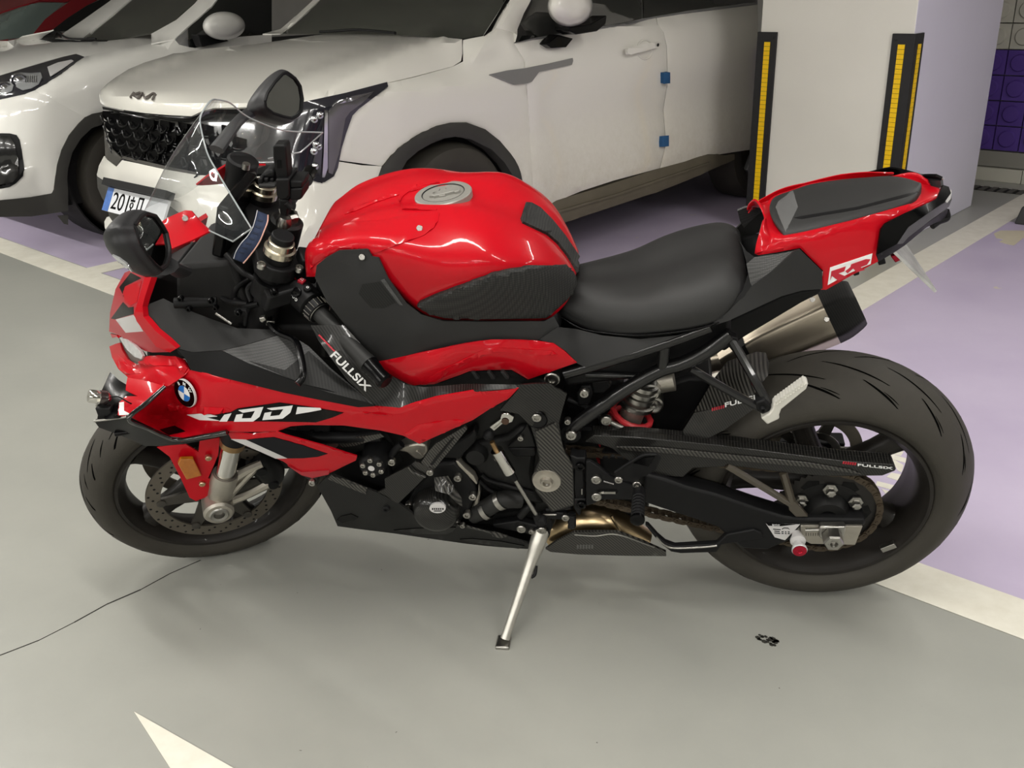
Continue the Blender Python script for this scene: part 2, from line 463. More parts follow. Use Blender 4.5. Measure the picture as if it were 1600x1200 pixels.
def smin(a, b, k):
    h = np.clip(.5 + .5 * (b - a) / k, 0, 1); return b * (1 - h) + a * h - k * h * (1 - h)
def hitter(Fn, t0, t1, n=220):
    """returns hit(frame, pixels, off): where the sight lines meet the solid Fn(p) > 0"""
    def hit(fr, P2, off=0.):
        P2 = np.array(P2, float)
        D = (CAM_R * (P2[:, :1] - 800) + CAM_U * (600 - P2[:, 1:2]) + CAM_F * FL) @ fr.M
        D /= np.linalg.norm(D, axis=1)[:, None]
        T = np.linspace(t0, t1, n); lo = np.full(len(P2), np.nan); hi = np.full(len(P2), np.nan)
        best = np.full(len(P2), -1e9); bt = np.full(len(P2), t0)
        prev = Fn(fr.c + D * t0) + off
        for i in range(1, n):
            cur = Fn(fr.c + D * T[i]) + off
            cross = np.isnan(lo) & (cur > 0)
            lo[cross] = T[i - 1]; hi[cross] = T[i]
            b = (cur > best); best[b] = cur[b]; bt[b] = T[i]
        ms = np.isnan(lo)
        if ms.any():
            dt = (t1 - t0) / n; b2 = np.full(ms.sum(), -1e9); t2 = bt[ms].copy()
            for k_ in np.linspace(-1.2, 1.2, 61):
                tt = bt[ms] + k_ * dt; v = Fn(fr.c + D[ms] * tt[:, None]); g = v > b2; b2[g] = v[g]; t2[g] = tt[g]
            lo[ms] = t2; hi[ms] = t2
        for _ in range(30):
            mid = .5 * (lo + hi); v = Fn(fr.c + D * mid[:, None]) + off; g = v > 0
            hi = np.where(g, mid, hi); lo = np.where(g, lo, mid)
        return fr.c + D * (.5 * (lo + hi))[:, None]
    return hit

def pixel(fr, p):
    d = fr.O + fr.M @ np.array(p, float) - CAM_C; z = d @ CAM_F
    return 800 + FL * (d @ CAM_R) / z, 600 - FL * (d @ CAM_U) / z
# ================================================================ the garage
def quad_world(name, pts, m, parent=None, t=.0):
    V = [np.array(p, float) for p in pts]; n = len(V)
    if t:
        Vv, F = prism_geo(V, (0, 0, -t)); return mk(name, Vv, F, m, parent, smooth=False)
    return mk(name, V, [tuple(range(n))], m, parent, smooth=False, recalc=False)

def floor_mat(name, col, col2, rough=.32, sc=1.1, spec=.4, speck=.0, chips=None, wear=None):
    m = mat(name, col, rough, spec=spec); nt = m.node_tree; b = nt.nodes['Principled BSDF']
    tc = nt.nodes.new('ShaderNodeTexCoord')
    n = nt.nodes.new('ShaderNodeTexNoise'); n.inputs['Scale'].default_value = sc; n.inputs['Detail'].default_value = 8; n.inputs['Roughness'].default_value = .6
    nt.links.new(tc.outputs['Object'], n.inputs['Vector'])
    mr = nt.nodes.new('ShaderNodeMapRange'); mr.inputs['From Min'].default_value = .3; mr.inputs['From Max'].default_value = .7
    nt.links.new(n.outputs['Fac'], mr.inputs['Value'])
    mx = nt.nodes.new('ShaderNodeMix'); mx.data_type = 'RGBA'; mx.inputs['A'].default_value = col; mx.inputs['B'].default_value = col2
    nt.links.new(mr.outputs['Result'], mx.inputs['Factor'])
    last = mx.outputs['Result']
    for (scale, thr, cc) in ([(9., .735, chips)] if chips else []) + ([(45., .755, lin(70, 68, 63))] if speck else []):
        n2 = nt.nodes.new('ShaderNodeTexNoise'); n2.inputs['Scale'].default_value = scale; n2.inputs['Detail'].default_value = 4
        nt.links.new(tc.outputs['Object'], n2.inputs['Vector'])
        r2 = nt.nodes.new('ShaderNodeMapRange'); r2.inputs['From Min'].default_value = thr; r2.inputs['From Max'].default_value = thr + .02
        nt.links.new(n2.outputs['Fac'], r2.inputs['Value'])
        m3 = nt.nodes.new('ShaderNodeMix'); m3.data_type = 'RGBA'; m3.inputs['B'].default_value = cc
        nt.links.new(last, m3.inputs['A']); nt.links.new(r2.outputs['Result'], m3.inputs['Factor']); last = m3.outputs['Result']
    nt.links.new(last, b.inputs['Base Color'])
    # epoxy: the gloss varies and the surface is slightly wavy
    mr2 = nt.nodes.new('ShaderNodeMapRange'); mr2.inputs['To Min'].default_value = rough - .08; mr2.inputs['To Max'].default_value = rough + .12
    nt.links.new(n.outputs['Fac'], mr2.inputs['Value']); nt.links.new(mr2.outputs['Result'], b.inputs['Roughness'])
    n4 = nt.nodes.new('ShaderNodeTexNoise'); n4.inputs['Scale'].default_value = 22; n4.inputs['Detail'].default_value = 2
    nt.links.new(tc.outputs['Object'], n4.inputs['Vector'])
    bp = nt.nodes.new('ShaderNodeBump'); bp.inputs['Strength'].default_value = .12; bp.inputs['Distance'].default_value = .004
    nt.links.new(n4.outputs['Fac'], bp.inputs['Height']); nt.links.new(bp.outputs['Normal'], b.inputs['Normal'])
    return m
FLOORM = floor_mat('grey_epoxy', lin(150, 151, 145), lin(163, 163, 156), .33, speck=1)
PURPM = floor_mat('lavender_epoxy', lin(188, 176, 202), lin(199, 188, 211), .36, sc=2., chips=lin(205, 198, 185))
LINEM = floor_mat('line_paint', lin(216, 212, 198), lin(229, 226, 214), .55, sc=16., speck=1)
WALLM = mat('white_wall_paint', lin(224, 222, 212), .6, noise=.04, nscale=2.5)
LAVM = mat('lavender_wall_paint', lin(212, 209, 224), .55, noise=.04, nscale=2.5)
CONC = mat('pale_concrete', lin(176, 174, 168), .8, noise=.12, nscale=4)
VIOM = mat('violet_tile', lin(84, 60, 140), .38, noise=.08, nscale=5)
CRMT = mat('cream_tile', lin(188, 186, 174), .5, noise=.06, nscale=5)
GREYT = mat('grey_skirting', lin(136, 134, 127), .6, noise=.08, nscale=6)
YEL = mat('yellow_reflector', lin(252, 200, 10), .35, noise=.15, nscale=220)
GUARD = mat('guard_rubber', lin(28, 28, 29), .55, noise=.15, nscale=30)
CRACKM = mat('crack_dirt', lin(48, 47, 42), .9)

def struct(o): o['kind'] = 'structure'; return o
fl = struct(quad_world('floor', [FW(-16, -9), FW(12, -9), FW(12, 7.3), FW(-16, 7.3)], FLOORM, t=.12))
fl.data.polygons.foreach_get
def paint(name, pts, m, z=.0012):
    return quad_world(name, [FW(a, s, z) for a, s in pts], m, fl, t=.0011)
paint('bay_paint', [(-1.556, 2.181), (1.8, 2.181), (1.8, 6.05), (-1.556, 6.05)], PURPM)
paint('bay_paint', [(-4.965, 2.19), (-1.72, 2.19), (-1.72, 4.05), (-2.45, 4.05), (-2.45, 7.0), (-4.965, 7.0)], PURPM)
paint('bay_paint', [(-8.3, 2.19), (-5.135, 2.19), (-5.135, 7.0), (-8.3, 7.0)], PURPM)
paint('bay_paint', [(-11.6, 2.19), (-8.45, 2.19), (-8.45, 7.0), (-11.6, 7.0)], PURPM)
paint('painted_line', [(-12, 2.026), (4, 2.026), (4, 2.181), (-12, 2.181)], LINEM, .002)
for a in (-1.72, -5.135, -8.45, 1.8):
    paint('painted_line', [(a, 2.181), (a + .164, 2.181), (a + .164, 6.9), (a, 6.9)], LINEM, .002)
# painted word in the bay behind the rear wheel: bars of large letters
for q in ([(1362, 708), (1392, 703), (1420, 716), (1421, 726)], [(1356, 722), (1410, 735), (1418, 742), (1352, 730)],
          [(1404, 712), (1416, 730), (1404, 768), (1396, 764), (1406, 735)], [(1372, 752), (1408, 764), (1402, 776), (1368, 760)],
          [(1380, 768), (1396, 776), (1388, 786), (1374, 776)]):
    pass
# crack in the screed
cp = [(-2.063 + .006 * math.sin(i * 2.3) + .004 * math.sin(i * 5.1), -.6 + i * .085) for i in range(20)]
mb = MB()
for i in range(19):
    (a, s), (a2, s2) = cp[i], cp[i + 1]; hw = .0012 + .0006 * math.sin(i * 1.7)
    V, F = prism_geo([FW(a - hw, s, .0012), FW(a + hw, s, .0012), FW(a2 + hw, s2, .0012), FW(a2 - hw, s2, .0012)], (0, 0, -.001)); mb.add(V, F)
mb.build('floor_crack', CRACKM, fl, smooth=False)
# direction arrow on the lane
ar = [(-1.659, .615), (-1.369, .661), (-1.20, .690), (-1.20, .76), (-.78, .60), (-.80, .50), (-1.22, .505), (-1.25, .545), (-1.461, .583)]
paint('painted_arrow', [(-1.659, .615), (-1.10, .705), (-1.10, .66), (-.2, .66), (-.2, .50), (-1.10, .50), (-1.10, .525)], LINEM, .002)
# worn black scuff and small chips
rs = random.Random(4)
mb = MB()
for i in range(26):
    a, s = -.775 + rs.uniform(-.022, .022), 1.665 + rs.uniform(-.022, .022) * .6; r = rs.uniform(.002, .006)
    V, F = prism_geo([FW(a + r * math.cos(t) * 1.3, s + r * math.sin(t), .0012) for t in np.linspace(0, 6.28, 7)[:-1]], (0, 0, -.001)); mb.add(V, F)
mb.build('rubber_scuff', CRACKM, fl, smooth=False)

# ceiling and far walls
struct(quad_world('ceiling', [FW(-16, -9, CEIL), FW(12, -9, CEIL), FW(12, 7.4, CEIL), FW(-16, 7.4, CEIL)], mat('ceiling_paint', lin(172, 170, 163), .85), t=-.1))
struct(quad_world('wall_front', [FW(-16, -9), FW(12, -9), FW(12, -9, CEIL), FW(-16, -9, CEIL)], mat('far_wall_grey', lin(96, 95, 92), .8)))
struct(quad_world('wall_left', [FW(-16, -9), FW(-16, 7.4), FW(-16, 7.4, CEIL), FW(-16, -9, CEIL)], CONC))
struct(quad_world('wall_right', [FW(12, -9), FW(12, 7.4), FW(12, 7.4, CEIL), FW(12, -9, CEIL)], CONC))
WB = 7.28
def wall_box(name, a0, a1, z0, z1, d0, d1, m, parent=None, bevel=0):
    V, F = box_geo(FW((a0 + a1) / 2, WB + (d0 + d1) / 2, (z0 + z1) / 2), LA * (a1 - a0) / 2, BA * (d1 - d0) / 2, (0, 0, (z1 - z0) / 2))
    return mk(name, V, F, m, parent, smooth=False, bevel=bevel)
wl = struct(wall_box('wall_back', -16, 12, 0, CEIL, .02, .2, CONC))
TUBE_HOUSING = mat('white_housing', lin(215, 215, 210), .5)
# --- pillar
pa0, pa1, ps0, ps1 = -2.705, -1.87, 5.03, 6.35
V, F = box_geo(FW((pa0 + pa1) / 2, (ps0 + ps1) / 2, CEIL / 2), LA * (pa1 - pa0) / 2, BA * (ps1 - ps0) / 2, (0, 0, CEIL / 2))
pil = struct(mk('wall_pillar', V, F, WALLM, smooth=False, bevel=.006)); pil.data.materials.append(LAVM)
for p in pil.data.polygons:
    if p.normal.dot(Vector(LA)) > .9: p.material_index = 1
def guard(a, s, sa, label, strip_side):
    g = thing('corner_guard', label, 'corner guard', Matrix.Translation(Vector(FW(a, s, 0))), 'corner guards on the pillar')
    L = .105; t = .012
    poly = [np.array(v) for v in (LA * (-sa * L) - BA * t, LA * (sa * t) - BA * t, LA * (sa * t) + BA * L, LA * 0 + BA * L, LA * 0, LA * (-sa * L))]
    prism('rubber_angle', [p + np.array([0, 0, .012]) for p in poly], (0, 0, 1.078), GUARD, g, bevel=.003, smooth=False)
    def strip(c, e1, nrmv):
        mb = MB(); n = 40
        for i in range(n):
            z = .10 + (i + .5) * (.94 / n)
            V, F = box_geo(np.array(c) + np.array([0, 0, z]), e1 * .017, nrmv * .003, (0, 0, .94 / n * .46)); mb.add(V, F)
        mb.build('reflective_strip', YEL, g, smooth=False)
    strip(LA * (-sa * .052) - BA * (t + .001), LA, BA)
    strip(LA * (sa * (t + .001)) + BA * .05, BA, LA)
    for z in (.05, .55, 1.06):
        bolt(BK, LA * (-sa * .085) - BA * (t + .001) + np.array([0, 0, z]), None, 0, g, r=.006, m=GUARD, ax=tuple(-BA), name='screw', h=.003)
guard(pa1, ps0, 1, 'black and yellow rubber guard on the lavender-side corner of the pillar', 1)
guard(pa0, ps0, -1, 'black and yellow rubber guard on the pillar corner beside the white SUV door', -1)
# --- tiled back wall
tile_b = None
TP = .166
def tile(name, a, z, m, parent):
    key = m.name
    if key not in tile.src:
        mb = MB(); h = TP / 2 - .004
        V, F = box_geo((0, 0, 0), LA * h, BA * .02, (0, 0, h)); mb.add(V, F)
        prof = [(.058, -.005), (.056, .010), (.050, .016), (0, .017)]
        V, F = lathe_geo(-BA * .018, -BA, prof, 20); mb.add(V, F)
        o = mb.build('tile_src', m); tile.src[key] = o.data; bpy.data.objects.remove(o)
    o = link(name, tile.src[key], parent); o.location = FW(a, WB, z)
tile.src = {}
for i in range(9):
    for j in range(4): tile('tile', -2.06 + TP / 2 + (i - 5) * TP, .205 + TP * (j + .5), VIOM, wl)
    for j in range(3): tile('tile', -2.06 + TP / 2 + (i - 5) * TP, .205 + TP * (j + 4.5), CRMT, wl)
for i in range(3):
    wall_box('skirting_block', -3.0 + i * .6 - .03 + .0, -3.0 + (i + 1) * .6 - .034, .095, .2, -.03, .02, GREYT, wl, .003)
    wall_box('kerb_block', -3.0 + i * .6 - .03, -3.0 + (i + 1) * .6 - .034, 0, .09, -.06, .02, CRMT, wl, .004)
# drain channel with a slotted cover in front of the kerb
GRATE = mat('grate_iron', lin(96, 94, 88), .5, metal=.6, noise=.2, nscale=60)
SLOT = mat('grate_slot', lin(22, 22, 21), .9)
ch = paint('drain_channel', [(-3, 6.86), (1.8, 6.86), (1.8, 7.0), (-3, 7.0)], SLOT, .0016)
for i in range(40):
    a = -3 + i * .06
    V, F = box_geo(FW(a, 6.93, .003), LA * .018, BA * .07, (0, 0, .003)); mk('grate_bar', V, F, GRATE, fl, smooth=False)
# wheel stop
ws = thing('wheel_stop', 'low black rubber wheel stop in the lavender bay at the right edge', 'wheel stop', Matrix.Translation(Vector(FW(-1.25, 6.08, 0))))
poly = [LA * -.27 + np.array([0, 0, 0]) - BA * .075, LA * -.27 + BA * .075, LA * -.25 + BA * .05 + np.array([0, 0, .1]), LA * -.25 - BA * .05 + np.array([0, 0, .1])]
prism('rubber_block', poly, LA * .54, mat('stop_rubber', lin(46, 46, 46), .6, noise=.1, nscale=20), ws, bevel=.008, smooth=False)
for x in (-.12, .12):
    V, F = box_geo(LA * x + np.array([0, 0, .052]) - BA * .064, LA * .05, BA * .006, (0, 0, .02)); mk('reflective_strip', V, F, YEL, ws, smooth=False)
# worn patch and letters painted in the bay
def G2(px, py, z=0.):
    d = CAM_R * (px - 800) + CAM_U * (600 - py) + CAM_F * FL; t = (z - CAM_C[2]) / d[2]; return CAM_C + d * t
def fpoly(name, pts, m, z=.0024):
    return quad_world(name, [G2(p[0], p[1], z) for p in pts], m, fl, t=.0011)
for q in ([(1020, 232), (1112, 250), (1095, 275), (985, 248)], [(925, 262), (960, 240), (1145, 295), (1130, 318)],
          [(890, 300), (915, 270), (1060, 300), (1112, 330), (1100, 372), (1075, 360), (1060, 332), (1000, 315)],
          [(1040, 375), (1095, 385), (1120, 355), (1137, 350), (1095, 450), (1082, 458), (1072, 420), (1010, 400)],
          [(955, 425), (1075, 455), (1055, 480), (945, 450)], [(980, 470), (1032, 488), (1008, 505)]):
    fpoly('painted_letter', tr('r', q), LINEM)
fpoly('worn_patch', tr('i', [(955, 535), (1000, 515), (1160, 515), (1160, 560), (1120, 590), (1090, 615), (1040, 605), (990, 590), (1020, 575), (970, 565)]), mat('worn_screed', lin(198, 190, 168), .7, noise=.1, nscale=12))
# ================================================================ cars
def paint_mat(name, col, dirt=None):
    m = mat(name, col, .3, coat=1., coat_r=.03)
    if dirt is not None:
        nt = m.node_tree; b = nt.nodes['Principled BSDF']
        tc = nt.nodes.new('ShaderNodeTexCoord'); sx = nt.nodes.new('ShaderNodeSeparateXYZ'); nt.links.new(tc.outputs['Object'], sx.inputs[0])
        n = nt.nodes.new('ShaderNodeTexNoise'); n.inputs['Scale'].default_value = 26; n.inputs['Detail'].default_value = 9; n.inputs['Roughness'].default_value = .75
        nt.links.new(tc.outputs['Object'], n.inputs['Vector'])
        mr = nt.nodes.new('ShaderNodeMapRange'); mr.inputs['From Min'].default_value = .85; mr.inputs['From Max'].default_value = .25; mr.inputs['To Max'].default_value = .9
        nt.links.new(sx.outputs['Z'], mr.inputs['Value'])
        ml = nt.nodes.new('ShaderNodeMath'); ml.operation = 'MULTIPLY'; nt.links.new(mr.outputs[0], ml.inputs[0]); nt.links.new(n.outputs['Fac'], ml.inputs[1])
        mx = nt.nodes.new('ShaderNodeMix'); mx.data_type = 'RGBA'; mx.inputs['A'].default_value = col; mx.inputs['B'].default_value = dirt
        nt.links.new(ml.outputs[0], mx.inputs['Factor']); nt.links.new(mx.outputs['Result'], b.inputs['Base Color'])
    return m
PEARL = paint_mat('white_pearl_paint', lin(228, 226, 218))
PEARLD = paint_mat('white_pearl_dusty', lin(228, 226, 218), lin(168, 158, 134))
CARWHITE = paint_mat('white_paint', lin(228, 227, 222))
CLAD = mat('grey_cladding', lin(52, 51, 48), .65, noise=.15, nscale=12)
CLADD = mat('dusty_cladding', lin(92, 86, 72), .7, noise=.2, nscale=9)
GRILLE = mat('grille_black', lin(12, 12, 13), .2, coat=.7)
SILVER = mat('satin_silver', lin(150, 150, 150), .35, metal=.6)
HLIN = mat('headlamp_dark', lin(34, 34, 42), .12, coat=1.)
HLCH = mat('headlamp_chrome', lin(190, 190, 195), .15, metal=1.)
CARRED = paint_mat('maroon_paint', lin(120, 22, 30))
BLUEFOAM = mat('blue_foam', lin(36, 84, 128), .8)
WSGLASS = mat('windscreen_glass', lin(58, 60, 54), .12, spec=.6, coat=1., coat_r=.04, noise=.25, nscale=1.6)
CARBODY = mat('underbody_black', lin(14, 14, 14), .8)

SO = Frame(FW(-3.98, 1.93), BA, -LA, [0, 0, 1])
def so_F(p, body=False):
    x, w, z = p[:, 0], -p[:, 1], p[:, 2]
    u = np.clip((x - .15) / 1.2, 0, 1.2)
    nose = x - (.0 + .28 * w ** 2 + .30 * np.maximum(z - .5, 0) + .12 * np.maximum(.45 - z, 0))
    hood = (.972 + .19 * (1 - np.abs(1 - np.minimum(u, 1)) ** 1.5) - .058 * (w / .9) ** 2 * (1 - .7 * np.minimum(u, 1))) - z
    hx = np.clip((x - 1.05) / .5, 0, 1); hx = hx * hx * (3 - 2 * hx)
    side = (.945 - hx * .9 * np.maximum(z - .92, 0) ** 2 - (1 - hx) * 1.05 * np.maximum(z - .975, 0) - .10 * np.maximum(.75 - x, 0) - .25 * np.maximum(.45 - x, 0) ** 1.0 * 0 - .03 * np.exp(-((z - .72) / .16) ** 2)) - np.abs(w)
    side2 = side
    aw = np.clip((np.abs(w) - .52) / .10, 0, 1); hood = hood + .016 * aw * aw * (3 - 2 * aw) * np.clip(u * 3, 0, 1)
    b = smin(smin(nose, side2, .10), hood, .016)
    if body: return b
    gl = smin((x - 1.22 - (z - 1.13) * 1.75 - .12 * w ** 2) * .5, .90 - .42 * np.maximum(z - 1.1, 0) - np.abs(w), .03)
    gl = np.minimum(gl, 1.66 - z)
    return np.maximum(b, gl)
SH = hitter(so_F, 3.2, 11.0); SHB = hitter(lambda p: so_F(p, True), 3.2, 8.0)
suv = thing('suv', 'white pearl SUV with black scaled grille parked behind the motorcycle', 'car', SO.mat())
def sp(name, z, pts, m, parent=None, **k):
    return panel(SO, name, tr(z, pts), m, parent or suv, **{**dict(step=11, th=.012, hit=SH, roll=.006), **k})[0]
# core body keeps light out behind the panels
mb = MB()
for pr in ([(.35, .28), (4.55, .28), (4.6, 1.0), (1.35, 1.08), (.45, .86)], ):
    V, F = prism_geo([(x, .80, z) for x, z in pr], (0, -1.6, 0)); mb.add(V, F)
mb.build('inner_body', CARBODY, suv, smooth=False)
hood_out = [(612, 592), (622, 560), (660, 520), (720, 475), (800, 425), (900, 383), (1030, 345), (1190, 312), (1400, 285), (1600, 268), (1750, 246), (2020, 205), (2250, 203), (2470, 207), (2680, 218), (2800, 228), (2888, 238),
            (2893, 330), (2885, 375), (2835, 408), (2600, 470), (2420, 512), (2150, 590), (1900, 637), (1600, 665), (1330, 672), (1250, 695), (1190, 725), (1050, 718), (900, 706), (760, 685), (650, 662), (618, 640)]
sp('hood', 'a', hood_out, PEARL, th=.02, step=12, hit=SHB)
# front wing
arch = [(744, 1200), (775, 1110), (800, 1042), (850, 980), (900, 932), (970, 880), (1050, 832), (1140, 793), (1230, 772), (1330, 770), (1440, 810), (1530, 880), (1600, 962), (1660, 1075), (1685, 1200)]
wing = [(825, 514), (1000, 475), (1240, 408), (1293, 378), (1297, 245), (1420, 218), (1500, 172), (1610, 180), (1620, 270), (1675, 360), (1685, 420), (1705, 640), (1720, 900), (1735, 1200)]
sp('front_wing', 'b', wing + arch[::-1][:13] + [(800, 1040), (512, 1003), (535, 930), (562, 830), (602, 722), (640, 682), (825, 545)], PEARLD, step=10)
inner_arch = [(860, 1200), (905, 1080), (950, 1005), (1020, 945), (1100, 900), (1180, 868), (1250, 856), (1350, 872), (1480, 935), (1560, 1015), (1620, 1110), (1650, 1200)]
sp('arch_cladding', 'b', arch + inner_arch[::-1], CLAD, off=.012, th=.06, step=9)
# doors
sp('front_door', 'c', [(180, 268), (340, 238), (620, 192), (880, 145), (1062, 105), (1072, 145), (1110, 200), (1130, 290), (1135, 470), (1128, 560), (1108, 690), (1120, 830), (1118, 930), (1088, 1052),
                       (800, 1130), (600, 1195), (420, 1270), (290, 1330), (298, 1200), (280, 900), (267, 640), (248, 425), (237, 360)], PEARLD, off=.002)
sp('rear_door', 'c', [(1068, 103), (1300, 72), (1600, 38), (1700, 20), (1700, 930), (1560, 950), (1400, 975), (1250, 1010), (1092, 1052), (1122, 930), (1124, 830), (1112, 690), (1132, 560), (1139, 470), (1134, 290), (1114, 200), (1076, 145)], PEARLD, off=.002)
# sill cladding
sp('sill_cladding', 'o', [(185, 375), (215, 330), (260, 303), (480, 238), (830, 125), (990, 82), (1130, 30), (1215, 48), (1270, 40), (1270, 70), (1000, 190), (860, 245), (560, 345), (270, 440), (220, 410)], CLADD, off=.004, th=.05)
sp('sill_trim', 'o', [(215, 385), (260, 365), (600, 265), (860, 175), (1130, 85), (1130, 95), (860, 188), (600, 278), (265, 378), (225, 400)], CLADD, off=.02, th=.03)
# side glass and windscreen
sp('windscreen', 'b', [(150, 204), (180, 190), (240, 140), (330, 60), (420, -30), (1570, -30), (1500, 90), (1420, 212), (1300, 232), (880, 212), (560, 205), (300, 206)], WSGLASS, th=.006)
sp('windscreen_pillar', 'b', [(1420, 214), (1500, 90), (1575, -30), (1620, -30), (1540, 90), (1500, 172), (1455, 200)], PEARL, off=.006)
sp('windscreen_trim', 'b', [(1422, 214), (1500, 92), (1572, -30), (1592, -30), (1512, 95), (1470, 180)], BLKG, off=.012)
sp('front_pillar', 'b', [(1500, 172), (1545, 85), (1600, -30), (1740, -30), (1680, 80), (1640, 180), (1628, 262), (1618, 200), (1570, 186)], PEARL, off=.008)
sp('far_pillar', 'b', [(40, 204), (150, 203), (235, 135), (330, 45), (410, -30), (380, -30), (250, 90), (150, 175)], PEARL, off=.004)
sp('door_glass', 'c', [(178, 266), (190, 190), (230, 90), (290, -30), (975, -30), (978, 112), (880, 135), (620, 180), (340, 230)], CARGLASS, off=-.004)
sp('door_glass', 'c', [(985, 110), (982, -30), (1700, -30), (1700, 15), (1300, 62), (1070, 98)], CARGLASS, off=-.004)
sp('belt_trim', 'c', [(178, 266), (340, 228), (620, 178), (880, 133), (1066, 98), (1300, 60), (1700, 10), (1700, 24), (1300, 75), (1066, 108), (880, 147), (620, 192), (340, 240)], SILVER, off=.010)
tube('wiper_arm', SH(SO, tr('b', [(400, 200), (500, 195), (620, 187), (740, 195), (870, 207)]), .02), .007, BLK, suv)
# wing badge
sp('wing_garnish', 'c', [(22, 464), (130, 440), (250, 425), (400, 395), (540, 362), (543, 380), (535, 405), (330, 450), (285, 512), (255, 522), (180, 530), (110, 500)], SILVER, off=.012, roll=0)
# door handle with its bowl
hp = SH(SO, tr('c', [(890, 320), (1095, 280)]))
sp('handle_bowl', 'c', [(945, 345), (955, 270), (1020, 250), (1050, 275), (1030, 350), (990, 368)], PEARL, off=-.004, curve=3)
hb = SH(SO, tr('c', [(990 + 48 * math.cos(t), 310 + 60 * math.sin(t)) for t in np.linspace(0, 6.2832, 25)]), .002); tube('bowl_rim', hb, .005, PEARL, suv, n=1, smooth=False)
h0 = sp('door_handle', 'c', [(888, 320), (893, 300), (960, 278), (1080, 258), (1097, 268), (1093, 290), (1000, 318), (910, 340), (893, 335)], PEARL, off=.045, th=.022, step=8)
lk = SH(SO, tr('c', [(1073, 281)]), .048)[0]
lathe('keyhole', lk, (0, -1, 0), [(0, .002), (.008, .002), (.009, 0)], BLK, h0, 10)
for q in ((1135, 490), (1127, 882)):
    sp('door_bumper', 'c', [(q[0] - 20, q[1] - 32), (q[0] + 20, q[1] - 36), (q[0] + 20, q[1] + 32), (q[0] - 20, q[1] + 36)], BLUEFOAM, off=.03, th=.035, step=6)
# door mirror
def pt(z, q, w): 
    p = tr(z, [q])[0]; return SO.P(p[0], p[1], w)
mr = loft('mirror_shell', [[pt('c', (525, -150 + i * 0 + 0), 1.05)] * 1 + [] for i in range(0)] or
          [[SO.P(*tr('c', [(cx + rx * math.cos(t), cy + ry * math.sin(t))])[0], 1.02 + dw) for t in np.linspace(0, 2 * math.pi, 13)[:-1]]
           for (cx, cy, rx, ry, dw) in ((520, 60, 40, 30, -.13), (520, 45, 110, 90, -.10), (522, 40, 140, 128, -.03), (525, 35, 140, 130, .05), (525, 35, 120, 105, .11), (525, 35, 60, 50, .14), (525, 35, 5, 5, .145))],
          PEARL, suv, n=3, cc=True, caps=True)
V, F = prism_geo([pt('c', q, .98) for q in ((425, 165), (560, 150), (660, 95), (655, 150), (600, 195), (470, 215), (430, 195))], (0, -.09, 0))
mk('mirror_base', V, F, BLKG, suv, bevel=.006)
V, F = prism_geo([pt('c', q, .90) for q in ((385, 215), (485, 240), (440, 295), (350, 300), (315, 275))], (0, -.06, 0))
mk('mirror_foot', V, F, BLKG, suv, bevel=.006)
# headlamp
hl = sp('headlamp', 'b', [(160, 640), (300, 636), (560, 580), (820, 512), (826, 540), (800, 562), (642, 682), (604, 722), (565, 830), (535, 930), (512, 1050), (488, 1102), (430, 1138), (390, 1140), (300, 1112), (230, 1090), (170, 1050)], HLIN, off=.004, th=.03, roll=0)
def shp(name, pts, m, off=.012, parent=hl, z='b', **k): return sp(name, z, pts, m, parent, off=off, th=.008, step=7, roll=.001, **k)
shp('lamp_surround', [(430, 690), (450, 690), (450, 1050), (430, 1110), (415, 1110), (425, 950)], HLCH)
shp('turn_lens', [(455, 700), (500, 650), (600, 600), (740, 570), (660, 650), (590, 700), (560, 740), (520, 960), (480, 1090), (455, 1080)], mat('lamp_smoke', lin(96, 94, 96), .15, coat=1., metal=.4))
shp('light_guide', [(520, 650), (600, 608), (735, 572), (600, 632)], HLCH, .018)
for (x, y) in ((365, 745), (375, 905), (362, 945), (368, 1040), (400, 720), (390, 915)):
    c = SH(SO, tr('b', [(x, y)]), .008)[0]
    lathe('led_lens', c, SO.c - c, [(.015, 0), (.012, .005), (.007, .007), (0, .0075)], HLCH, hl, 12)
# bumper
sp('front_bumper', 'n', [(122, 562), (140, 590), (238, 662), (292, 600), (430, 628), (690, 686), (1000, 740), (1500, 760), (1800, 740), (1950, 700), (2190, 822), (2312, 612), (2560, 650), (2760, 660), (2720, 760), (2640, 880), (2560, 1100), (2500, 1500), (1500, 1500), (900, 1150), (560, 892), (240, 822), (190, 835), (58, 752), (55, 735), (75, 650)], PEARL, step=14)
sp('bumper_lower', 'n', [(55, 752), (190, 838), (240, 825), (560, 895), (900, 1150), (1500, 1500), (1500, 1800), (600, 1500), (300, 1300), (170, 1130), (150, 1030), (100, 950), (62, 860)], CLAD, off=-.012)
sp('bumper_corner', 'n', [(150, 1130), (200, 1120), (260, 1250), (260, 1360), (180, 1300), (135, 1230), (130, 1170)], PEARL, off=-.02)
gb = sp('grille', 'n', [(112, 108), (200, 125), (500, 165), (930, 190), (1040, 140), (1300, 130), (1900, 100), (1900, 720), (1000, 745), (690, 690), (300, 590), (240, 650), (135, 570), (130, 400), (122, 220)], GRILLE, off=-.035)
sp('grille_bar', 'n', [(105, 95), (300, 140), (600, 178), (930, 195), (1050, 150), (1050, 165), (940, 212), (700, 196), (400, 168), (112, 125)], BLKG, parent=gb, off=.004)
sp('grille_frame', 'n', [(120, 250), (150, 400), (190, 490), (290, 585), (690, 685), (1000, 745), (1000, 715), (700, 655), (420, 590), (300, 560), (240, 650), (135, 575)], mat('grille_grey', lin(78, 76, 72), .4, metal=.3), parent=gb, off=-.004)
